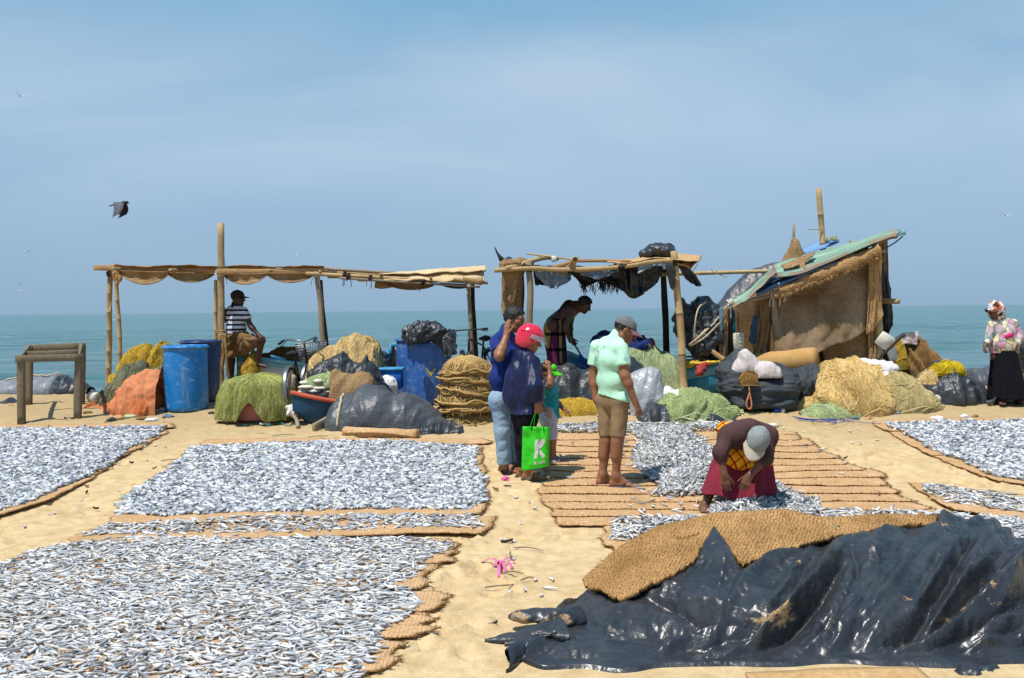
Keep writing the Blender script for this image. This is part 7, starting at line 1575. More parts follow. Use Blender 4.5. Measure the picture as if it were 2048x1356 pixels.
def skirt(fig, rings, nm, mat, folds=9, amp=.12, seed=0, n=96, m=40, axis_f=None):
 """rings: (centre, half-width x, half-depth y), top to bottom; folds deepen towards the hem"""
 c = curve([r[0] for r in rings], m); t0 = np.linspace(0, 1, len(rings)); t = np.linspace(0, 1, m); rx, ry = np.interp(t, t0, [r[1] for r in rings]), np.interp(t, t0, [r[2] for r in rings])
 a = np.linspace(0, 2 * math.pi, n + 1)[None, :]; k = amp * (t[:, None] ** .8) * (np.sin(a * folds + 1.5 * np.sin(a * 2 + seed) + seed) * .6 + np.sin(a * (folds * 2 - 3) + seed * 2) * .3) + .02 * fbm2(np.cos(a) * 3 + t[:, None] * 4, np.sin(a) * 3, 2, seed)
 k = k + 0.0; g = np.stack([c[:, None, 0] + rx[:, None] * np.cos(a) * (1 + k), c[:, None, 1] + ry[:, None] * np.sin(a) * (1 + k), c[:, None, 2] + .03 * t[:, None] * fbm2(np.cos(a) * 1.5 + seed, np.sin(a) * 1.5, 2, seed)], -1)
 return MB().add(*slab(g, .008)).obj(nm, MAT[mat], fig.root)
Z = A(0, 0, 1)
def mint_man():
 F_ = Fig('man in a mint green polo shirt, khaki shorts and grey cap', 9.5, (1228, 968)); J = F_.J
 c = J(1250, 661, 0); f, up = A(.90, .05, -.42), A(.3, 0, 1)
 nb = J(1232, 677, .02); sr, sl = J(1244, 697, -.14), J(1193, 693, .15); er, wr = J(1250, 752, -.20), J(1270, 803, -.20); el, wl = J(1187, 755, .16), J(1191, 797, .12)
 hr, hl = J(1241, 800, -.06), J(1213, 800, .06); kr, kl = J(1236, 873, -.07), J(1213, 873, .05); ar, al = J(1232, 951, -.05), J(1205, 949, .05)
 S = Sdf(.0055); head(S, F_, c, f, up, 1.02); S.cone(c + A(-.03, .01, -.04), nb + A(0, 0, -.02), .056, .062, .03)
 torso(S, nb, sl, sr, hl, hr); arm(S, sr, er, wr, (.055, .045, .030)); arm(S, sl, el, wl, (.055, .045, .030))
 hand(S, wr, A(.42, 0, -1), A(-.6, .5, 0), A(.8, 0, .2), (.12, .3, .4, .5), 1.0, .3); hand(S, wl, A(.2, -.1, -1), A(.7, 0, 0), A(.3, -.9, 0), .35, 1.0)
 leg(S, hr, kr, ar, (.072, .056, .036), A(-.8, -.5, 0)); leg(S, hl, kl, al, (.072, .056, .036), A(-.8, -.5, 0))
 foot(S, ar, A(1, -.12, 0)); foot(S, al, A(.9, .3, 0)); F_.paint += [(c + A(.07, -.03, -.085), .05, (.55, .5, .5)), (c + A(.03, -.07, -.07), .04, (.6, .55, .55))]
 F_.skin(S, 'skin_brown')
 T = Sdf(.008); torso(T, nb, sl, sr, hl, hr, .017, .006); h = hr * .5 + hl * .5
 T.cone(h + Z * .12, h - Z * .03, .102, .114, .05); sleeve(T, sr, er, .62, .062, .072); sleeve(T, sl, el, .60, .062, .072)
 T.cone(nb - Z * .005 - f * .0, nb + Z * .03 + A(.012, 0, 0), .070, .066, .02)
 T.cut(J(1228, 796, 0), A(-.28, .0, -1)); p = sr * .42 + er * .58; T.cutball(p, er - sr, p, .0) if 0 else None
 right = unit(A(sr[0] - sl[0], sr[1] - sl[1], 0)); fw = A(-right[1], right[0], 0); back = -fw
 ctr = (sl + sr) / 2 - Z * .068 - right * .065
 def paint(V, n):
  C = np.ones((len(V), 3)); x = (V - ctr) @ right; z = V[:, 2] - ctr[2]; ok = (n @ back) > .1
  r = np.hypot(x / .026, z / .036); a = np.arctan2(z, x)
  dark, pink = A(.16, .20, .22), A(.92, .50, .72)
  def put(m, col): C[m & ok] = col
  put(r < 1.25, dark); put(r < 1.0, pink); put((r < .8) & (np.abs(x + z * .35) < .006), A(1.05, .9, 1)); put((r > 1.45) & (r < 1.75) & (np.sin(a * 9) > .1) & (a < .2), dark * 1.5)
  for g, x0 in ((-1, -.045), (1, .045)):
   for q, (rx, rz) in enumerate(((.020, .012), (.030, .020))):
    rr = np.hypot((x - x0) / rx, (z - .056 - .012 * q) / rz); put((rr > .82) & (rr < 1.08) & (np.sin(np.arctan2(z - .056, x - x0) * 1.5 + q) > -.4), dark * 1.3)
  put((np.abs(z + .058) < .006) & (np.abs(x) < .03) & (np.sin(x * 420) > -.2), dark * 1.3)
  sc_ = sr * .62 + er * .38 + A(.02, -.055, 0); rr = np.hypot((V[:, 0] - sc_[0]) / .022, (V[:, 2] - sc_[2]) / .025); m = (rr < 1) & (V[:, 1] < sc_[1] + .05); C[m] = A(.60, .62, .66); C[m & (rr < .7)] = A(.85, .6, .72)
  return C
 F_.cloth(T, 'polo_shirt', 'mint_polo', .007, 7, 3, paint=paint)
 B = Sdf(.008); B.cone(hl, hr, .098, k=.04); B.cone(hr + Z * .02, kr, .090, .074, .02); B.cone(hl + Z * .02, kl, .090, .074, .02); B.cone(h + Z * .08, h - Z * .02, .098, .10, .04); B.cut(kr + Z * .00, A(.05, 0, -1));
 F_.cloth(B, 'shorts', 'khaki', .007, 8, 5)
 hair(F_, c, f, up, 1.02, low=-.012, vol=.004); cap(F_, c, f, up, 1.04, 'cap_grey', 'cap_pinkish', .02)
 sole(F_, ar, A(1, -.12, 0), 1.02, 'flip_flop', 'flipflop', 'flip'); sole(F_, al, A(.9, .3, 0), 1.02, 'flip_flop', 'flipflop', 'flip')
def polo_man():
 F_ = Fig('man in a navy polo shirt and faded jeans holding his hand to his ear', 10.25, (1015, 940)); J = F_.J
 c = J(1030, 640, 0); f, up = A(.88, -.42, -.16), A(.1, 0, 1)
 nb = J(1013, 666, .02); sr, sl = J(991, 684, -.12), J(1030, 688, .12); er, wr = J(999, 712, -.30), J(1013, 671, -.19); el, wl = J(1040, 745, .15), J(1045, 790, .05)
 hr, hl = J(1000, 800, -.07), J(1024, 800, .07); kr, kl = J(1005, 864, -.08), J(1026, 864, .08); ar, al = J(1009, 926, -.06), J(1028, 922, .10)
 S = Sdf(.0055); head(S, F_, c, f, up, 1.04); S.cone(c + A(-.03, .01, -.04), nb + A(0, 0, -.02), .06, .066, .03)
 torso(S, nb, sl, sr, hl, hr); arm(S, sr, er, wr, (.056, .050, .032)); arm(S, sl, el, wl, (.055, .046, .030))
 hand(S, wr, A(.05, .05, 1), A(.7, .7, 0), A(.7, -.6, 0), .14, 1.02, .0, .3); hand(S, wl, A(.1, 0, -1), A(.7, 0, 0), A(.6, -.6, 0), .3)
 leg(S, hr, kr, ar); leg(S, hl, kl, al); foot(S, ar, A(.85, -.5, 0), 1.05); foot(S, al, A(.9, -.35, 0), 1.05)
 F_.paint += [(c + A(.05, -.06, -.09), .055, (.6, .56, .55))]; F_.skin(S, 'skin_brown')
 T = Sdf(.008); torso(T, nb, sl, sr, hl, hr, .024, .035); h = (hl + hr) / 2; T.cone(h + Z * .2, h + Z * .02, .135, .135, .05); sleeve(T, sr, er, .72, .062, .074); sleeve(T, sl, el, .6, .062, .072); T.cone(nb - Z * .01, nb + Z * .035 + A(.01, 0, 0), .075, .072, .02); T.cut(J(1010, 787, 0), A(0, 0, -1))
 F_.cloth(T, 'polo_shirt', 'navy_polo', .007, 8, 7)
 B = Sdf(.009); B.cone(hl, hr, .122, k=.05); B.cone(h + Z * .06, h, .12, .125, .04)
 for a, b, d in ((hr, kr, ar), (hl, kl, al)): B.cone(a, b, .100, .082, .03); B.cone(b, d + Z * .0, .082, .074, .03)
 B.cut(ar - Z * .015, -Z); F_.cloth(B, 'jeans', 'denim', .006, 11, 9, (1, 1, 1.2))
 hair(F_, c, f, up, 1.04, low=-.025, vol=.014)
 sole(F_, ar, A(.85, -.5, 0), 1.08, 'sandal', 'sandal', 'band', .024); sole(F_, al, A(.9, -.35, 0), 1.08, 'sandal', 'sandal', 'band', .024)
def helmet_woman():
 F_ = Fig('woman in a red motorcycle helmet and shiny navy jacket carrying the green bag', 9.9, (1055, 953)); J = F_.J
 c = J(1061, 680, 0); f, up = A(.92, -.22, -.32), A(.2, 0, 1)
 nb = J(1047, 706, .02); sr, sl = J(1062, 726, -.14), J(1040, 716, .13); er, wr = J(1067, 775, -.27), J(1075, 808, -.25); el, wl = J(1062, 770, .16), J(1078, 800, .1)
 hr, hl = J(1056, 832, -.08), J(1044, 832, .08); kr, kl = J(1056, 886, -.09), J(1042, 886, .05); ar, al = J(1056, 938, -.09), J(1044, 936, .04)
 S = Sdf(.0055); head(S, F_, c, f, up, .98); S.cone(c + A(-.03, .01, -.04), nb, .05, .055, .03); torso(S, nb, sl, sr, hl, hr); arm(S, sr, er, wr, (.048, .04, .026)); arm(S, sl, el, wl, (.048, .04, .026))
 hand(S, wr, A(.05, 0, -1), A(-.2, .9, 0), A(.9, .2, 0), 1.15, .95, 0, .9); hand(S, wl, A(.3, 0, -1), A(.7, 0, 0), A(.6, -.6, 0), .4, .92)
 leg(S, hr, kr, ar, (.075, .05, .034)); leg(S, hl, kl, al, (.075, .05, .034)); foot(S, ar, A(.97, -.2, 0), .92); foot(S, al, A(.97, -.1, 0), .92); F_.skin(S, 'skin_tan')
 T = Sdf(.008); torso(T, nb, sl, sr, hl, hr, .045, .02); T.ell(J(1036, 768, .02), np.eye(3), A(.135, .17, .22), .08); T.ell(J(1030, 795, .02), np.eye(3), A(.10, .15, .12), .08); T.ell(J(1058, 780, .02), np.eye(3), A(.14, .16, .24), .08)
 T.cone(sr, er, .075, .085, .02); sleeve(T, er, wr, .8, .082, .062); T.cone(sl, el, .085, .09, .04); T.cone(el, wl, .085, .06, .04); T.cone(nb - Z * .03, nb + Z * .045 + A(.01, 0, 0), .085, .075, .03)
 T.cut(J(1050, 827, 0), A(.0, 0, -1)); F_.cloth(T, 'jacket', 'navy_jacket', .017, 7, 11, (1.25, 1.25, .4))
 t = Sdf(.008); t.ell(J(1082, 762, -.03), np.eye(3), A(.045, .10, .12), .04); F_.cloth(t, 'blouse', 'floral_dark', .003, 9, 3)
 B = Sdf(.008); B.cone(hl, hr, .105, k=.05)
 for a, b, d in ((hr, kr, ar), (hl, kl, al)): B.cone(a, b, .092, .068, .05); B.cone(b, d, .068, .052, .03)
 B.cut(ar + Z * .0, -Z); F_.cloth(B, 'trousers', 'black_trousers', .007, 9, 13)
 f, u, r = axes(f, up); ax = A(r, f, u); q = lambda a, b, d: c + r * a + f * b + u * d
 H = Sdf(.007); H.ell(q(0, -.012, .038), ax, A(.122, .142, .125), .01); H.ell(q(0, -.03, -.03), ax, A(.118, .118, .10), .04); H.cutball(q(0, 0, -.095), -u, q(0, 0, .3), .0); H.cut(q(0, 0, -.088), -u)
 H.cut(q(0, .045, -.032), f * .75 - u * .66); V, F = H.build(); V = smooth_v(V, F, 1); hm = mesh_obj('helmet', V, F, MAT['helmet_red'], F_.root)
 for pts in ([q(.05, .112, .075), q(.095, .06, .085), q(.112, -.03, .085), q(.10, -.10, .07)], [q(-.05, .112, .075), q(-.095, .06, .085), q(-.112, -.03, .085), q(-.10, -.10, .07)]): MB().add(*sweep(curve(pts, 20), rect(.012, .012, .004))).obj('helmet_ridge', MAT['helmet_red'], hm)
 for g in (-1, 1): MB().add(*ico(q(g * .120, .02, .028), .012, 12, 8)).obj('visor_screw', MAT['metal_grey'], hm)
 t_ = np.linspace(-1, 1, 25)[None, :]; m = np.linspace(0, 1, 10)[:, None]; an = t_ * 1.35; rad = .150 + .035 * m * np.cos(an)
 g = c + r * (rad * np.sin(an) * .84)[..., None] + f * (-.012 + rad * np.cos(an))[..., None] + u * (.066 - m * .060 * (1 - .35 * t_ ** 2) + 0 * an)[..., None]; MB().add(*slab(g, .004)).obj('visor', MAT['visor'], hm)
 hair(F_, c, f, up, 1.0, low=-.09, vol=.010, long=.10)
 for a, d in ((ar, A(.97, -.2, 0)), (al, A(.97, -.1, 0))): sole(F_, a, d, .97, 'shoe', 'shoe_grey', 'band', .02)
 tl, tr, brr, bl = P(1045, 853, 9.66), P(1100, 854, 9.66), P(1098, 932, 9.66), P(1043, 941, 9.66)
 root = thing('carrier_bag', 'bright green cloth carrier bag with a white K emblem', 'bag', (bl + brr) / 2)
 n1, m1 = 30, 36; s, t = np.meshgrid(np.linspace(0, 1, n1), np.linspace(0, 1, m1)); fr = (tl * (1 - s[..., None]) + tr * s[..., None]) * (1 - t[..., None]) + (bl * (1 - s[..., None]) + brr * s[..., None]) * t[..., None]
 puff = .055 * (.35 + .65 * t) * np.sin(np.clip(s, 0, 1) * math.pi) ** .5 + .010 * crump(s * 3, t * 4, 0, 5) * (s > 0) + .006 * np.sin(s * 16) * (1 - t)
 g1 = fr.copy(); g1[..., 1] -= puff; g2 = fr.copy(); g2[..., 1] += .05 * (.35 + .65 * t) * np.sin(s * math.pi) ** .5 + .004
 mb = MB(); V1, V2 = g1.reshape(-1, 3), g2.reshape(-1, 3); Fq = grid_faces(m1, n1); e = np.concatenate([Fq[:, [0, 1]], Fq[:, [1, 2]], Fq[:, [2, 3]], Fq[:, [3, 0]]]); key = np.sort(e, 1); _, ix, ct = np.unique(key, axis=0, return_index=True, return_counts=True); rr = e[ix[ct == 1]]; N = len(V1)
 mb.add(np.concatenate([V1, V2]), [Fq[:, ::-1], Fq + N, np.stack([rr[:, 0], rr[:, 1], rr[:, 1] + N, rr[:, 0] + N], 1)]); bag = mb.obj('body', MAT['green_bag'], root)
 hnd = P(1075.5, 821, 9.66)
 for k, (a, b, dy) in enumerate(((.30, .74, -.02), (.42, .62, .03))):
  p, q2 = tl + (tr - tl) * a, tl + (tr - tl) * b; o_ = A(0, dy, 0); pts = curve([p + o_ - Z * .03, p + o_ + Z * .02, hnd + o_ * .5 + A(-.012, 0, .0), hnd + o_ * .5 + A(.012, 0, 0), q2 + o_ + Z * .02, q2 + o_ - Z * .03], 40)
  MB().add(*sweep(pts, A([-.013, -.0015], [.013, -.0015], [.013, .0015], [-.013, .0015]) if False else rect(.004, .026, .001))).obj('strap', MAT['green_bag'], root)
 def bagpt(u, v, off=.0025):      # u,v in crop pixels of the emblem mapped to the bag front
  uu = (u - 145) / (680 - 145); vv = (v - 320) / (1110 - 320); a, b = np.clip(uu, 0, .999) * (n1 - 1), np.clip(vv, 0, .999) * (m1 - 1); i, j = int(b), int(a); fb, fa = b - i, a - j
  q_ = (g1[i, j] * (1 - fa) + g1[i, j + 1] * fa) * (1 - fb) + (g1[i + 1, j] * (1 - fa) + g1[i + 1, j + 1] * fa) * fb; return q_ - A(0, off, 0)
 def poly_on(name, pts, sub=6):
  pl = []
  for i in range(len(pts)):
   p, q_ = pts[i], pts[(i + 1) % len(pts)]; pl += [(p[0] + (q_[0] - p[0]) * k / sub, p[1] + (q_[1] - p[1]) * k / sub) for k in range(sub)]
  from mathutils.geometry import delaunay_2d_cdt
  xs = [p[0] for p in pl]; ys = [p[1] for p in pl]; ins = [(x, y) for x in np.arange(min(xs), max(xs), 18) for y in np.arange(min(ys), max(ys), 18)]
  ins = [q_ for q_, k in zip(ins, in_poly(np.array(ins), np.array(pl))) if k and poly_dist(np.array([q_]), np.array(pl))[0] > 5] if ins else []
  vs = [Vector(p) for p in pl + ins]; r_ = delaunay_2d_cdt(vs, [], [list(range(len(pl)))], 1, 1e-4); Vv = np.array([bagpt(*p) for p in r_[0]]); F3 = np.array([f_ for f_ in r_[2] if len(f_) == 3]); return Vv, [F3]
 mb = MB()
 mb.add(*poly_on('', [(395, 560), (430, 550), (462, 552), (450, 640), (452, 760), (462, 800), (440, 905), (375, 915), (388, 800), (390, 660)]))
 mb.add(*poly_on('', [(455, 640), (500, 585), (580, 530), (592, 580), (575, 650), (530, 710), (470, 745), (452, 735)]))
 mb.add(*poly_on('', [(470, 765), (510, 755), (560, 830), (600, 880), (580, 915), (545, 920), (500, 850)]))
 mb.obj('emblem', MAT['white_plain'], root, smooth=False)
 cu = bpy.data.curves.new('lettering', 'FONT'); cu.body = 'Keells'; cu.size = 1; cu.shear = .25; cu.offset = .012; tmp = bpy.data.objects.new('tmp', cu); COL.objects.link(tmp); dg = bpy.context.evaluated_depsgraph_get(); me = bpy.data.meshes.new_from_object(tmp.evaluated_get(dg)); bpy.data.objects.remove(tmp)
 co = np.array([v.co[:] for v in me.vertices]); w = co[:, 0].max(); Vl = np.array([bagpt(372 + 232 * x / w, 1028 - 95 * y - 10 * x / w) for x, y, _ in co]); me.vertices.foreach_set('co', (Vl - A(*WLOC[root.name])).astype(np.float32).ravel()); me.materials.append(MAT['white_plain']); me.update(); o = bpy.data.objects.new('lettering', me); COL.objects.link(o); o.parent = root
def child():
 F_ = Fig('pointing child in a lime green cap and teal shirt', 10.7, (1102, 925)); J = F_.J
 c = J(1095, 745, 0); f, up = A(.9, -.1, -.15), A(.0, 0, 1); s = .86
 nb = J(1093, 766, 0); sr, sl = J(1096, 777, -.11), J(1100, 778, .11); er, wr = J(1100, 768, -.22), J(1099, 738, -.15); el, wl = J(1113, 805, .05), J(1127, 817, -.02)
 hr, hl = J(1096, 836, -.06), J(1100, 836, .06); kr, kl = J(1100, 882, -.06), J(1104, 882, .06); ar, al = J(1103, 920, -.05), J(1107, 918, .06)
 S = Sdf(.005); head(S, F_, c, f, up, s); S.cone(c - Z * .05, nb, .038, .042, .03); ms, mh = (sl + sr) / 2, (hl + hr) / 2
 S.cone(sl, sr, .04, k=.03); S.cone(ms - Z * .03, mh, .085, .085, .04); S.cone(hl, hr, .075, k=.03); arm(S, sr, er, wr, (.034, .030, .021)); arm(S, sl, el, wl, (.034, .030, .021))
 hand(S, wr, A(-.25, .1, 1), A(-.2, .9, 0), A(-.9, 0, .2), .45, .74, .4); hand(S, wl, A(.8, -.1, -.6), A(0, .2, -1), A(.3, -.9, 0), (.05, .25, .35, .4), .74, .4)
 leg(S, hr, kr, ar, (.062, .044, .028)); leg(S, hl, kl, al, (.062, .044, .028)); foot(S, ar, A(1, -.2, 0), .72); foot(S, al, A(1, -.1, 0), .72); F_.skin(S, 'skin_brown')
 T = Sdf(.007); T.cone(sl, sr, .058, k=.03); T.cone(ms - Z * .03, mh + Z * .03, .10, .115, .04); sleeve(T, sr, er, .5, .048, .054); sleeve(T, sl, el, .5, .048, .054); T.cut(mh + Z * .005, -Z); F_.cloth(T, 'shirt', 'teal_shirt', .006, 9, 3)
 B = Sdf(.007); B.cone(hl, hr, .092, k=.03)
 for a, b in ((hr, kr), (hl, kl)): B.cone(a, b, .08, .066, .03)
 B.cut(kr + Z * .02, -Z); F_.cloth(B, 'shorts', 'white_shorts', .006, 9, 4)
 k = Sdf(.007); k.ell(J(1098, 828, -.12), np.eye(3), A(.055, .04, .08), .03); F_.cloth(k, 'waist_bag', 'brim_cream', .006, 9, 6)
 hair(F_, c, f, up, s, low=-.03, vol=.006); cap(F_, c, f, up, s * 1.06, 'rubber', 'lime', .03, bl=.095)
 p = Sdf(.006); ff, uu, r = axes(f, up); p.ell(c + s * (ff * .05 + uu * .055), A(r, ff, uu), A(.078, .062, .066) * s, .01); p.cut(c + uu * .04 * s, -uu); F_.cloth(p, 'cap_front', 'lime', .001, 9, 3)
 for a, d in ((ar, A(1, -.2, 0)), (al, A(1, -.1, 0))): sole(F_, a, d, .76, 'shoe', 'lilac', 'band', .02)
def rake_man():
 F_ = Fig('shirtless man in a checked sarong bending over with a rake under the pole shelter', 15.45, (1115, 790)); J = F_.J
 c = J(1169, 610, 0); f, up = A(.82, -.08, -.56), A(.55, 0, .83); nb = J(1155, 611, 0)
 sr, sl = J(1144, 620, -.16), J(1149, 612, .17); er, wr = J(1131, 654, -.24), J(1137, 674, -.18); el, wl = J(1140, 650, .12), J(1143, 678, -.08)
 hr, hl = J(1106, 650, -.10), J(1108, 650, .10); kr, kl = J(1112, 715, -.1), J(1116, 715, .1); ar, al = J(1110, 790, -.1), J(1116, 788, .1)
 S = Sdf(.007); head(S, F_, c, f, up, 1.0); S.cone(c + A(-.05, 0, -.04), nb, .056, .06, .03); torso(S, nb, sl, sr, hl, hr, .006); S.cone((sl + sr) / 2, (hl + hr) / 2 + Z * .04, .11, .11, .06); arm(S, sr, er, wr, (.056, .043, .029)); arm(S, sl, el, wl, (.055, .043, .029))
 hand(S, wr, A(.5, 0, -.9), A(.2, .9, 0), A(.9, 0, .3), 1.0, 1.0, 0, .8); hand(S, wl, A(.5, 0, -.9), A(.2, -.9, 0), A(.9, 0, .3), 1.0, 1.0, 0, .8)
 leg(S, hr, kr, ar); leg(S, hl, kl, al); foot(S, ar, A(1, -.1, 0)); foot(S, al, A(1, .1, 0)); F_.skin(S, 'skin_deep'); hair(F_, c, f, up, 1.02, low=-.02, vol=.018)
 skirt(F_, [(J(1113, 637, 0), .135, .15), (J(1109, 652, 0), .165, .18), (J(1110, 680, 0), .165, .17), (J(1114, 715, 0), .15, .17), (J(1115, 775, 0), .16, .18)], 'sarong', 'checked_sarong', 7, .07, 2)
 t = Sdf(.009); t.cone(J(1118, 634, -.04), J(1136, 611, .0), .08, .08, .05); t.cone(J(1118, 634, .06), J(1140, 609, .06), .08, .075, .05); F_.cloth(t, 'vest', 'vest_dark', .006, 8, 5)
 a, b = P(1136, 668, 15.35), P(1160, 707, 15.2); root = thing('rake', 'blue fan rake held by the bending man', 'rake', P(1165, 735, 15.18))
 MB().add(*tube(lin(a, b, 6), .014, 8)).obj('handle', MAT['dark_wood'], root)
 n = 11; tn = []
 for i in range(n):
  k = i / (n - 1); e = P(1151 + 34 * k, 737 - 3 * math.sin(k * 3.1), 15.14 - .05 * math.sin(k * 3.14)); m_ = b * .45 + e * .55 + A(0, -.03, 0); tn.append(sweep(curve([b, m_, e, e - Z * .03], 10), rect(.010, .016, .002)))
 mb = MB(); [mb.add(*t_) for t_ in tn]; mb.obj('tines', MAT['rake_blue'], root)
 g = np.array([[b * (1 - t_) + (P(1152 + 31 * k, 731, 15.16)) * t_ for k in np.linspace(0, 1, 12)] for t_ in np.linspace(.02, .72, 6)]); MB().add(*slab(g, .008)).obj('fan', MAT['rake_blue'], root)
def leaning_man():
 F_ = Fig('man in a striped jersey and tan sarong leaning on the tall shelter post', 15.95, (461, 790)); J = F_.J
 c = J(476, 597, 0); f, up = A(.97, -.1, -.08), A(0, 0, 1); nb = J(471, 613, 0)
 sr, sl = J(458, 622, .06), J(488, 622, -.10); er, wr = J(453, 640, .08), J(446, 616, -.06); el, wl = J(501, 652, -.16), J(517, 670, -.22)
 hr, hl = J(462, 676, .05), J(481, 676, -.06); kl, al = J(523, 681, -.20), J(515, 724, -.14); kr, ar = J(463, 722, .04), J(461, 784, .02)
 S = Sdf(.007); head(S, F_, c, f, up, 1.0); S.cone(c + A(-.03, 0, -.04), nb, .055, .06, .03); torso(S, nb, sl, sr, hl, hr); arm(S, sr, er, wr, (.052, .042, .028)); arm(S, sl, el, wl, (.052, .042, .028))
 hand(S, wr, A(-.95, -.15, .1), A(0, -1, 0), A(0, 0, 1), (.9, .9, .9, .9), 1.0, 0, .5); hand(S, wl, A(.75, -.1, -.35), A(0, 0, -1), A(-.1, -.9, 0), .45, 1.0)
 leg(S, hr, kr, ar, (.085, .056, .037)); leg(S, hl, kl, al, (.085, .058, .038))
 d = unit(A(.95, -.2, -.12)); p = al - Z * .02; S.cone(p - d * .04 - Z * .02, p + d * .14 - Z * .03, .032, .026, .03)
 for k in range(5): S.cone(p + d * .13 - Z * .03 + A(0, (k - 2) * .017, 0), p + d * (.19 - .008 * k) - Z * .04 + A(0, (k - 2) * .018, 0), .011, .009, .004)
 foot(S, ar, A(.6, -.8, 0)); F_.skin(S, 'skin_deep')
 T = Sdf(.008); torso(T, nb, sl, sr, hl, hr, .024, .012); h = (hl + hr) / 2; sleeve(T, sr, er, .6, .062, .072); sleeve(T, sl, el, .58, .062, .074); T.cone(h + Z * .12, h + Z * .02, .12, .122, .05); T.cut(J(472, 671, 0), A(.15, 0, -1)); F_.cloth(T, 'jersey', 'striped_jersey', .007, 8, 4)
 t = Sdf(.007); t.cone(nb - Z * .005, nb + Z * .03, .072, .066, .02); F_.cloth(t, 'collar', 'dark_collar', .002, 9, 3)
 B = Sdf(.009); B.cone(hl, hr, .125, k=.05); B.cone(hr, J(462, 708, .03), .135, .15, .06); B.cone(hl, J(509, 684, -.15), .12, .10, .07); B.cone(h, J(484, 700, -.08), .13, .09, .10); B.cone(J(484, 690, -.08), J(500, 690, -.13), .10, .09, .08); B.cone(J(475, 706, 0), J(492, 701, -.1), .10, .06, .08)
 B.cut(J(462, 714, 0), A(.12, 0, -1)); V, F = B.build(); V = smooth_v(V, F, 1); n = vnormals(V, F); k0 = J(483, 674, -.16); dx, dz = V[:, 0] - k0[0], V[:, 2] - k0[2]; an = np.arctan2(dx, -dz); rd = np.hypot(dx, dz)
 V = V + n * (.016 * np.sin(an * 11 + 2 * noise(V[:, 0] * 6, V[:, 1] * 6, V[:, 2] * 6, 2)) * sstep(.03, .2, rd) + .006 * fbm(V[:, 0] * 12, V[:, 1] * 12, V[:, 2] * 12, 2, 4))[:, None]
 mesh_obj('sarong', V, F, MAT['sarong_brown'], F_.root); k = Sdf(.007); k.ell(J(482, 676, -.19), np.eye(3), A(.03, .03, .05), .02); k.cone(J(482, 678, -.2), J(484, 688, -.2), .022, .012, .02); F_.cloth(k, 'sarong_knot', 'sarong_brown', .004, 15, 3)
 hair(F_, c, f, up, 1.0, low=-.02, vol=.006); cap(F_, c, f, up, 1.05, 'cap_olive', 'cap_olive', .0)
def bending_woman():
 F_ = Fig('woman in a brown cardigan and maroon skirt bending over the fish', 8.45, (1470, 1025)); J = F_.J
 c = J(1512, 884, -.30); up = A(.22, -.80, .58); f = A(-.35, -.42, -.62); nb = J(1500, 858, -.14)
 sr, sl = J(1456, 872, -.14), J(1535, 872, -.14); er, wr = J(1441, 905, -.22), J(1449, 948, -.25); el, wl = J(1530, 918, -.22), J(1500, 950, -.26)
 hr, hl = J(1466, 868, .30), J(1510, 868, .30); kr, kl = J(1430, 958, .10), J(1524, 955, .10); ar, al = J(1407, 1019, .0), J(1531, 1016, .0)
 S = Sdf(.0055); head(S, F_, c, f, up, .97, eyes=False); S.cone(c + A(0, .05, 0), nb, .05, .055, .03); torso(S, nb, sl, sr, hl, hr); arm(S, sr, er, wr, (.046, .036, .026)); arm(S, sl, el, wl, (.046, .036, .026))
 hand(S, wr, A(.1, -.05, -1), A(.3, .9, 0), A(.9, -.2, 0), (.25, .35, .3, .35), .98, .5); hand(S, wl, A(-.45, -.05, -.9), A(.2, .9, -.2), A(-.8, -.2, .2), (.3, .25, .35, .4), .98, .5)
 leg(S, hr, kr, ar, (.08, .05, .034)); leg(S, hl, kl, al, (.08, .05, .034)); foot(S, ar, A(-.1, -1, 0), .95); foot(S, al, A(.15, -1, 0), .95); F_.skin(S, 'skin_dark')
 T = Sdf(.008); ms, mh = (sl + sr) / 2, (hl + hr) / 2; T.cone(sl, sr, .085, k=.05); T.cone(ms + A(-.06, .05, .0), mh + A(-.04, -.08, .0), .125, .115, .06); T.cone(ms + A(.06, .05, 0), mh + A(.04, -.08, .0), .125, .115, .06)
 T.cone(sr, er, .072, .060, .04); T.cone(er, er * .72 + wr * .28, .060, .052, .03); T.cone(sl, el, .075, .062, .04); T.cone(el, el * .85 + wl * .15, .062, .054, .03); T.cone(nb, nb + A(0, -.04, .02), .09, .075, .04)
 F_.cloth(T, 'cardigan', 'cardigan', .007, 8, 3)
 B = Sdf(.008); B.ell(J(1484, 911, -.03), np.eye(3), A(.17, .15, .11), .04); B.cone(J(1462, 893, -.08), J(1478, 925, -.06), .055, .06, .04); B.ell(J(1447, 862, .22), np.eye(3), A(.06, .10, .085), .03); B.ell(J(1534, 920, .05), np.eye(3), A(.05, .10, .06), .03); F_.cloth(B, 'blouse', 'plaid_blouse', .006, 9, 5)
 skirt(F_, [(J(1486, 880, .26), .19, .14), (J(1484, 915, .18), .24, .18), (J(1480, 953, .10), .275, .21), (J(1476, 986, .06), .305, .23)], 'skirt', 'maroon', 7, .13, 3)
 hair(F_, c, f, up, .98, low=-.04, vol=.012); cap(F_, c, f, up, 1.08, 'cap_faded', 'brim_cream', .0, bl=.088, h=.098)
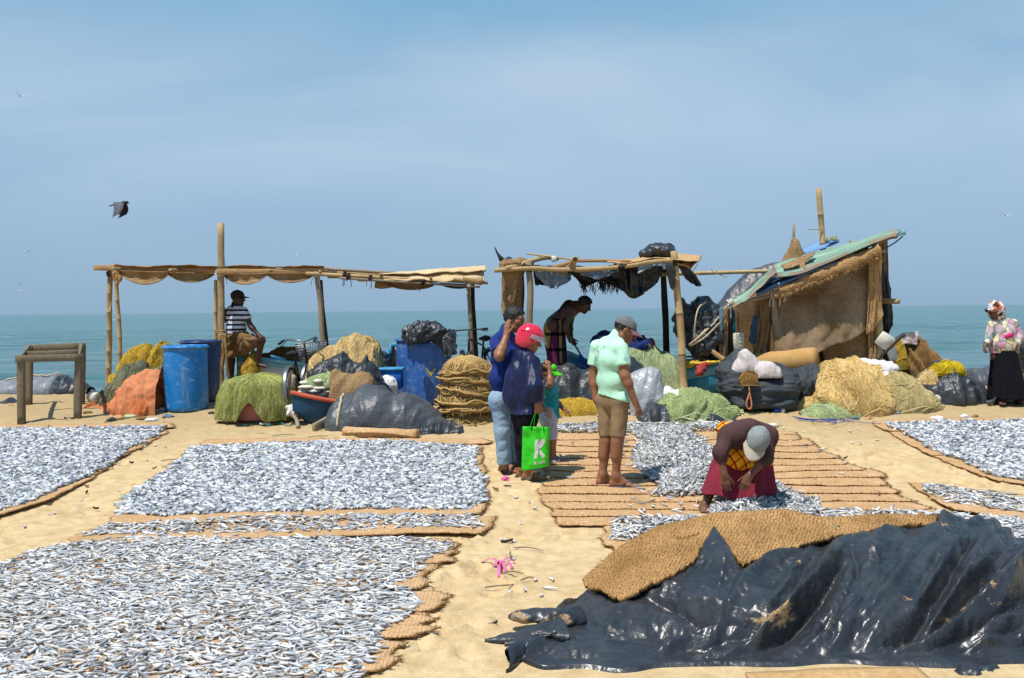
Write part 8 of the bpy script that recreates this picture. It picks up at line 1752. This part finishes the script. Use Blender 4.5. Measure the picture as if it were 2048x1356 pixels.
def scarf_woman():
 F_ = Fig('woman in a floral headscarf, patterned blouse and long black skirt standing at the right edge', 14.0, (2012, 806)); J = F_.J
 c = J(1990, 622, 0); f, up = A(-.62, -.55, -.42), A(-.15, 0, 1); nb = J(1999, 642, .02)
 sr, sl = J(1984, 651, -.03), J(2028, 648, .03); er, wr = J(1977, 675, -.05), J(1971, 690, -.12); el, wl = J(2039, 672, .0), J(2032, 691, -.12); hr, hl = J(1995, 712, -.0), J(2022, 712, .0)
 kr, kl = J(2000, 760, -.02), J(2028, 760, .0); ar, al = J(2004, 798, -.03), J(2035, 797, .0)
 S = Sdf(.007); head(S, F_, c, f, up, .95); S.cone(c + A(.02, .02, -.04), nb, .05, .055, .03); torso(S, nb, sl, sr, hl, hr, 0, .02); arm(S, sr, er, wr, (.046, .038, .025)); arm(S, sl, el, wl, (.046, .038, .025))
 hand(S, wr, A(-.3, -.1, -.9), A(.5, -.3, 0), A(.6, -.6, 0), .8, .95); hand(S, wl, A(-.2, 0, -1), A(.1, .9, 0), A(-.9, 0, 0), .2, .95, .3); leg(S, hr, kr, ar); leg(S, hl, kl, al); foot(S, ar, A(-.4, -.9, 0), .95); foot(S, al, A(.1, -1, 0), .95); F_.skin(S, 'skin_dark')
 T = Sdf(.008); torso(T, nb, sl, sr, hl, hr, .026, .045); T.cone(sr, er, .058, .054, .02); sleeve(T, er, wr, .85, .054, .042); T.cone(sl, el, .060, .056, .02); sleeve(T, el, wl, .85, .056, .044); T.cut(J(2008, 706, 0), -Z); F_.cloth(T, 'blouse', 'floral_blouse', .008, 8, 3)
 t = Sdf(.007); t.ell(J(2019, 671, -.15), A([.94, 0, .34], [0, 1, 0], [-.34, 0, .94]), A(.075, .03, .035), .02); F_.cloth(t, 'pink_panel', 'pink_blouse', .003, 9, 3)
 skirt(F_, [(J(2008, 701, 0), .165, .15), (J(2010, 730, 0), .19, .17), (J(2012, 765, 0), .23, .20), (J(2014, 797, 0), .262, .22)], 'skirt', 'black_skirt', 8, .07, 5)
 ff, uu, r = axes(f, up); ax = A(r, ff, uu); q = lambda a, b, d: c + r * a + ff * b + uu * d
 H = Sdf(.007); H.ell(q(0, -.02, .03), ax, A(.108, .128, .112), .02); H.cone(q(0, -.05, -.03), q(0, -.06, -.13), .105, .085, .05); H.cone(q(-.07, .01, -.06), q(0, .06, -.13), .03, .03, .03); H.cone(q(.07, .01, -.06), q(0, .06, -.13), .03, .03, .03)
 H.cone(q(-.06, .10, .07), q(.06, .10, .07), .028, k=.04); H.subell(q(0, .12, -.025), ax, A(.066, .09, .085), .012); F_.cloth(H, 'headscarf', 'floral_scarf', .006, 14, 3)
 for a, d in ((ar, A(-.4, -.9, 0)), (al, A(.1, -1, 0))): sole(F_, a, d, 1.0, 'sandal', 'sandal', 'band', .018)
MAT['vest_dark'] = basic('vest_dark', hx('#2a1a22', .8), hx('#20141a', .8), 5, .9, 40, .4)
MAT['pink_blouse'] = basic('pink_blouse', hx('#d0357f', .9), hx('#c02c74', .9), 5, .9, 40, .4)
for fn in (mint_man, polo_man, helmet_woman, child, rake_man, leaning_man, bending_woman, scarf_woman): fn()
def proj(p):
 rel = p - CAM; d = rel @ c_f; return 1024 + FPX * (rel @ c_r) / d, 678 - FPX * (rel @ c_u) / d
def seg_dist(u, v, pl):
 best = np.full(u.shape, 1e9); sgn = np.zeros(u.shape); par = np.zeros(u.shape); n = len(pl) - 1
 for i in range(n):
  a, b = A(*pl[i]), A(*pl[i + 1]); ba = b - a; t = np.clip(((u - a[0]) * ba[0] + (v - a[1]) * ba[1]) / (ba @ ba), 0, 1)
  dx, dy = u - a[0] - t * ba[0], v - a[1] - t * ba[1]; d = np.hypot(dx, dy); m = d < best
  best = np.where(m, d, best); sgn = np.where(m, np.sign(ba[0] * dy - ba[1] * dx), sgn); par = np.where(m, (i + t) / n, par)
 return best, sgn, par
def build_front():
 Yc = 6.15
 crest = [(1012, 1344, 4.92), (1030, 1326, 5.0), (1060, 1298, 5.15), (1088, 1270, 5.33), (1112, 1244, 5.5), (1140, 1208, 5.8), (1166, 1180, 6.05), (1200, 1146, Yc), (1250, 1106, Yc), (1310, 1076, Yc), (1400, 1052, Yc), (1470, 1044, Yc), (1560, 1042, Yc), (1640, 1048, Yc), (1740, 1048, Yc), (1850, 1046, Yc), (1930, 1048, Yc), (1985, 1061, Yc), (2022, 1082, Yc), (2070, 1112, Yc), (2150, 1180, Yc), (2260, 1330, Yc)]
 nx, nt = 520, 300
 q = np.array(crest, float); dd = np.r_[0, np.cumsum(np.hypot(np.diff(q[:, 0]), np.diff(q[:, 1])))]; ss = np.linspace(0, dd[-1], nx); cu_, cv_, cy_ = [np.interp(ss, dd, q[:, k]) for k in range(3)]
 C_ = np.array([P(a, b, c) for a, b, c in zip(cu_, cv_, cy_)]); gc = ground(C_[:, 0], C_[:, 1]); h_ = np.maximum(C_[:, 2] - gc, .035)
 yf = np.minimum(4.80 + .05 * noise2(ss / 90, 0 * ss, 3) + .42 * np.clip(1 - ss / 110, 0, 1) ** 2, C_[:, 1] - .12); tr = np.linspace(0, 1, nt)[:, None]; tau = np.clip(tr * 2, 0, 1); bk = np.clip(tr * 2 - 1, 0, 1)
 y_ = yf + (C_[:, 1] - yf) * tau + bk * .5 * np.clip(h_ / .4, .15, 1); x_ = np.broadcast_to(C_[:, 0], y_.shape); g_ = ground(x_, y_)
 z_ = g_ - .012 + (h_ + .012) * np.where(tr < .5, .62 * tau ** .9 + .38 * np.sin(tau * math.pi / 2), np.cos(bk * math.pi / 2) ** 1.1)
 base = np.stack([x_, y_, z_], -1); fr_ = tr < .5; n = grid_normals(base)
 if n[nt // 4, nx // 2, 2] < 0: n = -n
 u, v = proj(base.reshape(-1, 3)); u = u.reshape(nt, nx); v = v.reshape(nt, nx)
 X = 1 / 1.882
 px = lambda *pts: [(960 + x * X, 980 + y * X) for x, y in pts]
 front = 1 - sstep(.50, .60, np.linspace(0, 1, nt))[:, None]
 env = sstep(0, .14, tau) * np.where(fr_, 1, np.sin(np.linspace(0, math.pi, nt))[:, None])
 disp = np.zeros((nt, nx))
 poly = np.array([(1158, 1166), (1178, 1178), (1206, 1186), (1240, 1206), (1272, 1190), (1300, 1172), (1345, 1152), (1385, 1130), (1404, 1100), (1424, 1066), (1432, 1063), (1452, 1090), (1484, 1134), (1512, 1124), (1530, 1112), (1580, 1100), (1640, 1081), (1690, 1072), (1745, 1063), (1800, 1056), (1872, 1050), (1880, 1030), (1700, 990), (1300, 990), (1150, 1100)], float)
 pq = np.stack([u.ravel(), v.ravel()], 1); under = (np.where(in_poly(pq, poly), 1., -1.) * np.minimum(poly_dist(pq, poly), 60)).reshape(nt, nx); under = sstep(-14, 10, under) * (tr < .6)
 F_ = [(px((1335, 225), (1310, 290), (1215, 420), (1090, 540), (930, 630), (760, 700)), .055, 15, 1), (px((1365, 300), (1290, 400), (1180, 520), (1010, 620), (840, 700)), -.050, 11, 1),
          (px((600, 385), (740, 425), (850, 485), (960, 515), (1060, 530)), -.055, 10, 1), (px((590, 372), (740, 405), (880, 440), (1060, 510)), .022, 14, 1),
          (px((870, 180), (960, 330), (1060, 470), (1075, 520)), .030, 26, 0), (px((1180, 300), (1150, 390), (1090, 470)), .025, 14, 1), (px((1250, 250), (1170, 420), (1095, 515)), -.022, 10, 1),
          (px((1450, 220), (1500, 300), (1440, 430), (1330, 560)), .032, 16, 1), (px((1400, 250), (1420, 350), (1330, 480), (1250, 560)), -.028, 13, 1),
          (px((1580, 190), (1600, 300), (1520, 420), (1450, 500)), .026, 17, 0), (px((1850, 215), (1760, 350), (1670, 470), (1560, 570), (1380, 630)), -.055, 14, 1), (px((1810, 200), (1720, 340), (1640, 450), (1540, 540)), .040, 16, 1),
          (px((1905, 190), (1870, 280), (1780, 400), (1700, 480)), .034, 15, 1), (px((1965, 290), (1850, 390), (1730, 490), (1640, 560)), -.045, 11, 1), (px((2050, 300), (1930, 400), (1800, 490), (1640, 580), (1400, 640)), .035, 14, 1),
          (px((2090, 380), (1930, 480), (1760, 560), (1560, 620), (1200, 665)), -.045, 9, 1), (px((2090, 450), (1900, 530), (1700, 590), (1450, 640), (1100, 660)), .022, 8, 1), (px((2090, 490), (1900, 560), (1700, 610), (1400, 655), (1080, 672)), -.028, 6, 1),
          (px((2090, 530), (1900, 590), (1700, 630), (1400, 668)), .018, 7, 1), (px((2090, 560), (1900, 610), (1700, 648), (1400, 680)), -.022, 6, 1),
          (px((2120, 240), (1990, 330), (1900, 420)), .03, 18, 1), (px((90, 680), (130, 610), (220, 585), (340, 590), (470, 620), (560, 690)), .045, 20, 0), (px((400, 560), (520, 580), (640, 560), (700, 530), (850, 520)), -.035, 9, 1),
          (px((560, 700), (660, 640), (780, 570), (900, 540), (1040, 540)), .032, 12, 1), (px((640, 700), (760, 640), (900, 580), (1020, 560)), -.030, 9, 1), (px((250, 580), (420, 600), (560, 660), (600, 710)), -.03, 9, 1),
          (px((330, 400), (300, 460), (260, 540)), .025, 18, 0), (px((560, 400), (520, 480), (470, 560)), .016, 14, 1), (px((350, 530), (380, 560), (420, 540)), -.02, 7, 1), (px((700, 610), (860, 600), (1010, 580)), -.018, 6, 1),
          (px((1290, 500), (1330, 560), (1310, 620)), -.02, 9, 1), (px((1040, 250), (1120, 240), (1260, 230)), .012, 16, 0)]
 wu = u + 7 * fbm2(u * .016, v * .016, 3, 3); wv = v + 7 * fbm2(u * .016 + 9, v * .016, 3, 4)
 for pts, h, w, sharp in F_:
  p = np.array(pts); c = curve(np.hstack([p, np.zeros((len(p), 1))]), 16)[:, :2]
  d, s, t = seg_dist(wu, wv, c); k = np.exp(-(d / w)) if sharp else np.exp(-(d / w) ** 2)
  if sharp: k = k + .35 * np.exp(-(d / (w * 2.4)) ** 2) * np.sign(1)
  k = k * np.sin(np.clip(t, .0, 1) * math.pi * .86 + .22) ** .5
  disp += 1.15 * h * k * front
 x, y, z = base[..., 0], base[..., 1], base[..., 2]
 soft = base + n * ((disp * .12 + .01 * fbm(x * 3, y * 3, z * 3, 2, 8)) * env)[..., None]
 small = .050 * (1 - 2.3 * np.abs(facet((u * .78 + v * .62) / 92 + .5 * noise2(u / 260, v / 200, 5), (v - u) / 620, 0, 90))) * sstep(1260, 1460, u) + .022 * (1 - 2.3 * np.abs(facet((u * .70 + v * .72) / 41 + .6 * noise2(u / 120, v / 120, 6), (v - u) / 300, 0, 94))) + .010 * crump(x * 3.6, y * 2.6, z * 3.6, 91) + .011 * crump(x * 9.5, y * 6.5, z * 9.5, 92) + .006 * (1 - 2.3 * np.abs(facet(x * 19 + y * 5, y * 15, z * 19, 96))) + .0028 * facet(x * 30, y * 30, z * 30, 93)
 g = base + n * ((disp * 1.5 + small) * env * (1 - .9 * under) - .012 * under)[..., None]
 g[..., 2] = np.where(tr < .6, np.maximum(g[..., 2], ground(g[..., 0], g[..., 1]) + .016 + .010 * np.abs(facet(x * 9, y * 9, 0, 97)) * sstep(0, .1, tau) - .02 * (1 - sstep(0, .02, tau))), g[..., 2])
 MATPOLY.append(np.array([(g[0, 0, 0] - .2, 4.75), (g[0, -1, 0], 4.75), (g[0, -1, 0], 6.4), (g[0, 0, 0] + .1, 6.0)]))
 V, F = g.reshape(-1, 3), grid_faces(nt, nx)
 o = mesh_obj('tarpaulin_heap', V, F, MAT['front_sheet']); tag(o, 'huge foreground heap under wrinkled black plastic dusted with sand', 'tarpaulin heap')
 lift = .030 + .012 * fbm2(u * .012, v * .012, 3, 6)
 gm = soft + n * (lift + .022 * fbm(x * 2.2, y * 2.2, z * 2, 2, 18))[..., None] + A(0, 0, .006)
 uu, vv = proj(gm.reshape(-1, 3)); q = np.stack([uu + 2.5 * noise2(uu * .12, vv * .12, 3), vv + 2.5 * noise2(uu * .12 + 5, vv * .12, 4)], 1)
 tt = np.repeat(np.linspace(0, 1, nt), nx); inside = in_poly(q, poly) & (tt < .47) | ((tt >= .47) & (tt < .66) & (uu > 1168) & (uu < 1874))
 V, F = slab(gm, .024, ~inside.reshape(nt, nx))
 used = np.unique(np.concatenate([f.ravel() for f in F])); rm = np.full(len(V), -1); rm[used] = np.arange(len(used))
 V2 = V[used]; n1 = .007 * noise(V2[:, 0] * 55, V2[:, 1] * 55, V2[:, 2] * 55, 7) + .010 * noise(V2[:, 0] * 13, V2[:, 1] * 13, V2[:, 2] * 13, 8); V2 = V2 + A(0, -.5, .8) * n1[:, None]
 bl = mesh_obj('coir_blanket', V2, [rm[f] for f in F], MAT['coir_drape']); tag(bl, 'shaggy orange-brown coir blanket thrown over the crest of the black plastic heap', 'coir blanket')
 def roll(pts, r0, r1, seed):
  c = curve([P(a, b, Yc + d) for a, b, d in pts], 70); rr = np.interp(np.linspace(0, 1, 70), [0, .12, .9, 1], [r0 * .4, r0, r1, r1 * .5]); V, F = sweep(c, circ(18, 1.25, .8), rr); k = noise(V[:, 0] * 7, V[:, 1] * 7, V[:, 2] * 7, seed) * .012 + noise(V[:, 0] * 50, V[:, 1] * 50, V[:, 2] * 50, seed) * .006
  return MB().add(V + vnormals(V, F)  * k[:, None], F).obj('rolled_edge', MAT['coir_drape'], bl)
 roll([(1345, 1066, -.02), (1390, 1050, .02), (1430, 1040, .03), (1490, 1035, .03), (1560, 1032, .04), (1618, 1040, .04)], .055, .05, 3)
 roll([(1360, 1078, -.2), (1420, 1058, -.1), (1500, 1050, -.05), (1600, 1048, -.02), (1700, 1049, 0), (1790, 1046, .0), (1872, 1046, .0)], .035, .028, 4)
 roll([(1440, 1070, -.22), (1520, 1062, -.14), (1610, 1058, -.1), (1680, 1058, -.05)], .022, .018, 5)
 rs = np.random.default_rng(17); fb = MB(); vs = V2; nn = 2600; i = rs.integers(0, len(vs), nn); P0 = vs[i]; pu, pv = proj(P0); keep = (P0[:, 1] < Yc + .2); P0 = P0[keep]; D = rs.normal(0, .010, P0.shape) + A(0, -.008, .006); nk = len(P0)
 sd = unit2(np.cross(D, A(0, 1., .3))) * .0012; Vf = np.stack([P0 + sd, P0 - sd, P0 + A(0, -.001, .002), P0 + D * 1.7], 1).reshape(-1, 3); b = np.arange(nk)[:, None] * 4
 fb.add(Vf, [np.concatenate([b + A(0, 1, 3).astype(int), b + A(1, 2, 3).astype(int), b + A(2, 0, 3).astype(int)])]); tag(fb.obj('loose_fibre', MAT['coir'], bl, smooth=False), kind='stuff')
 mb = MB()
 for pts in ([(1555, 1058), (1600, 1056), (1640, 1055), (1680, 1052)], [(1540, 1094), (1548, 1098), (1556, 1096)], [(1760, 1047), (1800, 1046), (1850, 1047)]): mb.add(*tube(curve([P(a, b, Yc - .12) for a, b in pts], 16), .004, 5))
 mb.obj('green_twine', MAT['net_bright_green'], bl)
 def tail(pts, r, sq, seed):
  c = curve([P(a, b, Y) for a, b, Y in pts], 60); rr = np.interp(np.linspace(0, 1, 60), np.linspace(0, 1, len(r)), r); V, F = sweep(c, circ(40, 1.0, sq), rr); nrm = vnormals(V, F); return MB().add(V + nrm * (.030 * crump(V[:, 0] * 7, V[:, 1] * 7, V[:, 2] * 7, seed) * np.repeat(np.r_[rr, rr[:1], rr[-1:]][:60], 40)[:, None].repeat(1, 1) / .08 if False else .022 * crump(V[:, 0] * 7, V[:, 1] * 7, V[:, 2] * 7, seed)[:, None]), F)
 t1 = tail([(1150, 1236, 5.5), (1105, 1238, 5.42), (1068, 1236, 5.40), (1040, 1234, 5.40), (1020, 1234, 5.42)], [.12, .09, .07, .06, .02], .55, 5).obj('sheet_end', MAT['front_sheet'], o)
 t1 = tail([(1130, 1262, 5.2), (1085, 1262, 5.18), (1048, 1270, 5.2), (1005, 1278, 5.22), (970, 1281, 5.22)], [.11, .07, .045, .03, .008], .42, 6).obj('sheet_end', MAT['black_sheet'], o)
 t1 = tail([(1110, 1262, 5.15), (1080, 1272, 5.13), (1040, 1283, 5.12), (1010, 1288, 5.12)], [.05, .03, .025, .005], .5, 7).obj('sheet_end', MAT['black_sheet'], o)
 a, b = G(1490, 1352), G(1835, 1344); gq = np.array([[a + (b - a) * k + A(0, -.30 * t, .014 + .01 * math.sin(k * 5 + t * 3)) for k in np.linspace(0, 1, 26)] for t in np.linspace(0, 1, 8)]); gq[..., 2] = ground(gq[..., 0], gq[..., 1]) + .016 + .01 * noise2(gq[..., 0] * 4, gq[..., 1] * 4, 3)
 tag(MB().add(*slab(gq, .012)).obj('cardboard_sheet', MAT['cardboard']), 'flat pale brown cardboard lying along the bottom edge of the black heap', 'cardboard')
 bundle('plastic_scrap', 'small scrap of black plastic beside the cardboard at the bottom', 'plastic sheet', 'front_sheet', [(1945, 1350, 4.72, 34, 16, .07), (1985, 1346, 4.74, 22, 10, .05)], .02, 9, .03, .010, 71)
def build_birds():
 def bird(label, u, v, Y, span, body, wing_pts, mats, yaw, grp, det=True):
  c = P(u, v, Y); root = thing('crow' if 'crow' in label else 'gull', label, 'bird', c, grp); f = A(math.cos(yaw), math.sin(yaw), 0); l = A(-f[1], f[0], 0); up = A(0, 0, 1); s = span
  S = Sdf(.012 * s / .5); q = lambda x, y, z: c + s * (f * x + l * y + up * z)
  S.cone(q(-.16, 0, .0), q(.14, 0, .01), .065 * s, .095 * s, .05 * s); S.cone(q(.14, 0, .02), q(.27, 0, .04), .075 * s, .068 * s, .04 * s); S.cone(q(.29, 0, .045), q(.40, 0, .0), .022 * s, .006 * s, .02 * s); S.cone(q(-.15, 0, 0), q(-.34, 0, -.04), .045 * s, .02 * s, .04 * s)
  V, F = S.build(); mesh_obj('body', V, F, MAT[mats[0]], root)
  g = np.array([[q(-.30, k * .05, -.03), q(-.42, k * .07, -.06), q(-.56, k * (.07 if det else .1), -.10)] for k in np.linspace(-1, 1, 5)]); MB().add(*slab(g, .03 * s)).obj('tail', MAT[mats[1]], root)
  for sg in (-1, 1):
   w = np.array(wing_pts); nfe = 9; lead = curve([q(x, sg * y, z) for x, y, z in w], nfe * 3); tr = []
   for i, p in enumerate(lead):
    k = i / (len(lead) - 1); ch = (.50 if det else .30) * (1 - (.12 if det else .25) * k) * (1 + (.16 * k if det else .18) * (-1 if (i % 3 == 0 and k > .25) else .4)); d = unit(-f + up * (-.45 * k)) if det else unit(-f * (1 - .55 * k) + (lead[-1] - lead[-6]) * 1.2 * k / (np.linalg.norm(lead[-1] - lead[-6]))); tr.append(p + d * ch * s)
   tr = np.array(tr); gg = np.stack([lead, lead * .6 + tr * .4 + up * .012 * s, tr]); MB().add(*slab(gg, .010 * s)).obj('wing', MAT[mats[1] if sg < 0 else mats[0]], root)
 bird('black house crow flapping with its wings down above the bamboo shelter', 243, 407, 18.0, .40, 0, [(.14, .05, .06), (.19, .16, -.06), (.19, .24, -.26), (.10, .26, -.46)], ('feather_black', 'feather_grey'), R(-8), 'birds in the sky')
 W = [(.10, .06, .02), (.12, .35, .14), (.02, .75, .10), (-.12, 1.05, .0)]
 D_ = [(.10, .06, .02), (.12, .35, .22), (.02, .65, .40), (-.12, .85, .55)]
 bird('small white gull banking high at the upper left', 42, 192, 70, .42, 0, D_, ('feather_white', 'feather_white'), R(-40), 'birds in the sky', False)
 bird('faint pale gull gliding low above the table frame', 54, 503, 90, .42, 0, W, ('feather_white', 'feather_grey'), R(70), 'birds in the sky', False)
 bird('pale gull skimming just above the covered boat and the horizon', 41, 581, 95, .36, 0, W, ('feather_white', 'feather_white'), R(110), 'birds in the sky', False)
 bird('tiny dark-backed gull right above the one skimming the horizon', 40, 569, 120, .34, 0, D_, ('feather_grey', 'feather_grey'), R(100), 'birds in the sky', False)
 bird('brownish gull gliding alone at the right edge above the woman', 2012, 431, 75, .44, 0, W, ('feather_grey', 'feather_white'), R(80), 'birds in the sky', False)
 bird('tiny gull with raised wings above the middle of the bamboo shelter', 597, 510, 120, .36, 0, D_, ('feather_white', 'feather_white'), R(60), 'birds in the sky', False)
 bird('tiny gull low over the sea beside the bamboo post', 228, 640, 110, .34, 0, W, ('feather_white', 'feather_white'), R(60), 'birds in the sky', False)
def build_litter():
 rs = np.random.default_rng(44)
 p = G(1000, 1136) + Z * .02; mb = MB()
 for k, (du, dv, L) in enumerate([(-36, -8, 1), (28, -10, 1), (26, 6, 1), (-2, 22, 1), (12, 12, 1), (-14, 2, 1)]):
  e = G(1000 + du, 1136 + dv) + Z * .015; m_ = (p + e) / 2 + Z * .035 + A(rs.normal(0, .01), rs.normal(0, .01), 0); mb.add(*sweep(curve([p, m_, e], 12), rect(.02, .003, .001), np.linspace(1, 1.2, 12)))
 mb.add(*ico(p + Z * .012, .022, 10, 7, 3, .3)); o = mb.obj('pink_ribbon', MAT['pink_ribbon']); tag(o, 'knotted pink plastic ribbon lying on the sand path', 'ribbon')
 bundle('plastic_scrap', 'crumpled pale pink scrap on the sand in front of the couple', 'plastic scrap', 'pink_ribbon', [(1009, 957, 9.55, 7, 4, .03), (1016, 961, 9.5, 4, 3, .02)], .012, 14, .02, .007, 72)
 bundle('plastic_scrap', 'crumpled whitish scrap on the sand right of the pink ribbon', 'plastic scrap', 'white_cloth', [(1108, 1141, 6.85, 8, 4, .03), (1117, 1137, 6.9, 6, 3, .03)], .014, 14, .02, .007, 73)
 def leaf(label, u, v, L, w, a, mat='seaweed_rag', grp='dry leaves and bark bits on the sand', h=.03):
  c = G(u, v); t = np.linspace(0, 1, 9); s = np.linspace(-1, 1, 5); d = A(math.cos(a), math.sin(a), 0); n = A(-d[1], d[0], 0)
  g = np.array([[c + d * L * (k - .5) + n * w * q * math.sin(math.pi * (.08 + .86 * k)) + Z * (.012 + h * (k - .3) ** 2 + h * .5 * q * q) for q in s] for k in t]); o = MB().add(*slab(g, .004)).obj('dry_leaf', MAT[mat]); tag(o, label, 'leaf', grp)
 leaf('curled dark leaf on the sand path between the panels and the heap', 1014, 1088, .09, .018, .2)
 for i in range(46):
  u, v = [(rs.uniform(985, 1180), rs.uniform(930, 1340)), (rs.uniform(150, 420), rs.uniform(880, 1080)), (rs.uniform(1640, 2040), rs.uniform(850, 1000)), (rs.uniform(20, 1040), rs.uniform(826, 862))][i % 4]
  if u > 1090 and v > 960: continue
  leaf('small dark bit of dry leaf or bark on the sand', u, v, rs.uniform(.03, .07), rs.uniform(.005, .012), rs.uniform(0, 6), ['seaweed_rag', 'dark_wood', 'grey_wood'][i % 3])
 for i in range(34):
  u, v = [(rs.uniform(990, 1100), rs.uniform(940, 1200)), (rs.uniform(1560, 1760), rs.uniform(838, 900)), (rs.uniform(190, 330), rs.uniform(880, 1000)), (rs.uniform(20, 1420), rs.uniform(812, 850))][i % 4]
  V, F = ico(G(u, v) + Z * .012, A(rs.uniform(.012, .03), rs.uniform(.01, .02), .010), 9, 6, i, .35); o = mesh_obj('shell_scrap', V, F, MAT['white_plain']); tag(o, 'small white shell or foam crumb on the sand', 'shell', 'white crumbs scattered on the sand')
 for i in range(16):
  u, v = [(rs.uniform(560, 1000), rs.uniform(842, 876)), (rs.uniform(180, 420), rs.uniform(850, 960)), (rs.uniform(1500, 1760), rs.uniform(838, 880)), (rs.uniform(995, 1160), rs.uniform(1100, 1190))][i % 4]
  c = G(u, v) + Z * .012; a = rs.uniform(-.6, .6); L = rs.uniform(.08, .3); d = A(math.cos(a), math.sin(a), 0); o = MB().add(*tube(curve([c - d * L / 2, c + A(0, rs.normal(0, .02), .012), c + d * L / 2], 8), [.005, .006, .006, .005, .005, .005, .004, .003], 5)).obj('twig', MAT['grey_wood']); tag(o, 'thin brown twig lying on the sand', 'twig', 'twigs on the sand')
 for i in range(44):
  u = [rs.uniform(430, 1000), rs.uniform(1080, 1480), rs.uniform(1560, 1990), rs.uniform(170, 430)][i % 4]; q = G(u, rs.uniform(818, 846)); k = rs.uniform(.03, .075); mt = ['white_cloth', 'black_sheet', 'grey_sheet', 'burlap', 'blue_sheet_rag', 'net_pale', 'cardboard'][i % 7]
  V, F = blob([(q + A(0, 0, .012), A(k, k * .7, .022)), (q + A(k * .7, .02, .01), A(k * .7, k * .5, .018))], .010, .03); V = crumple(V, F, .014, 14, 300 + i)
  o = mesh_obj('rag_scrap', V, F, MAT[mt], smooth=True, C=np.ones((len(V), 3)) if mt == 'net_pale' else None); tag(o, 'small crumpled scrap of rag or plastic lying along the foot of the heaps', 'scrap', 'scraps along the foot of the heaps')
 c = G(1558, 826); V, F = tube(lin(c + A(-.075, 0, .035), c + A(.075, .02, .035), 8), [.012, .034, .036, .036, .036, .036, .035, .02], 12); o = MB().add(V, F).obj('bottle', MAT['bottle_blue']); tag(o, 'crushed blue plastic bottle lying below the dark bulging sack', 'bottle'); MB().add(*tube(lin(c + A(.02, .006, .035), c + A(.07, .02, .035), 4), .037, 12)).obj('label_band', MAT['white_plain'], o)
 c = G(1379, 842); a = np.linspace(0, 2 * math.pi, 30); o = MB().add(*tube(np.stack([c[0] + .07 * np.cos(a), c[1] + .06 * np.sin(a), c[2] + .02 + .01 * np.sin(2 * a)], -1), .012, 6, False)).obj('plastic_ring', MAT['green_plastic']); tag(o, 'pale green plastic ring on the sand by the black sheet strip', 'ring')
 c = G(1546, 856); V, F = box8(c + A(0, 0, .03), rotz(.2), (.06, .04, .028), .012); o = MB().add(V, F).obj('foam_block', MAT['white_foam']); tag(o, 'white foam block on the sand behind the bending woman', 'foam block')
 c = G(530, 850); V, F = box8(c + A(0, 0, .02), rotz(.3), (.07, .05, .016), .008); o = MB().add(V, F).obj('foam_block', MAT['white_foam']); tag(o, 'flat white foam piece in front of the pink tub', 'foam block')
 c = G(640, 842); V, F = ico(c + A(0, .05, .07), .075, 14, 10, 4, .08); o = mesh_obj('buoy', V, F, MAT['white_foam']); tag(o, 'white round float under the long grey sheet heap', 'buoy')
 a, b = G(628, 862), P(662, 838, 13.05); o = MB().add(*plank(a + Z * .02, b, .05, .14, 5, 8)).obj('board', MAT['grey_wood']); tag(o, 'grey board leaning on the left end of the long grey sheet heap', 'board')
 o = MB().add(*pole(G(598, 858) + Z * .02, P(578, 818, 13.3), .028, .022, .02, 9)).obj('driftwood', MAT['grey_wood']); tag(o, 'crooked stick standing between the pink tub and the canoe', 'stick')
 o = MB().add(*pole(P(568, 812, 13.4), P(586, 752, 13.6), .05, .045, .0, 5)).obj('driftwood', MAT['pale_wood']); tag(o, 'thick pale pole leaning by the bicycle', 'pole')
 bundle('rag_pile', 'small pile of shells and rags at the foot of the leaning pole', 'rags', 'white_cloth', [(583, 818, 13.3, 9, 6, .08), (590, 826, 13.25, 8, 5, .08), (578, 826, 13.25, 6, 4, .05)], .03, 14, .02, .008, 74)
 o = MB().add(*tube(curve([G(480 + k * 9, 850 + 3 * math.sin(k * 1.3)) + Z * .015 for k in range(14)], 40), .007, 5)).obj('blue_line', MAT['net_bright_green']); tag(o, 'thin turquoise line trailing over the sand by the pink tub', 'line')
 for k, (u, v, s_) in enumerate([(1998, 808, 1.0), (1982, 812, .7)]):
  leaf('black flap of plastic on the sand at the headscarf woman\'s feet' if k == 0 else 'small grey flap of plastic left of the headscarf woman\'s feet', u, v, .16 * s_, .04, .3 - k * .5, 'black_sheet' if k == 0 else 'grey_sheet', None, .12)
MAT['net_bright_green'] = basic('green_twine', hx('#3f9a6a', .9), hx('#2f8a8a', .9), 8, .8, 60, .2)
build_front(); build_birds(); build_litter()
build_sand(); build_sea()
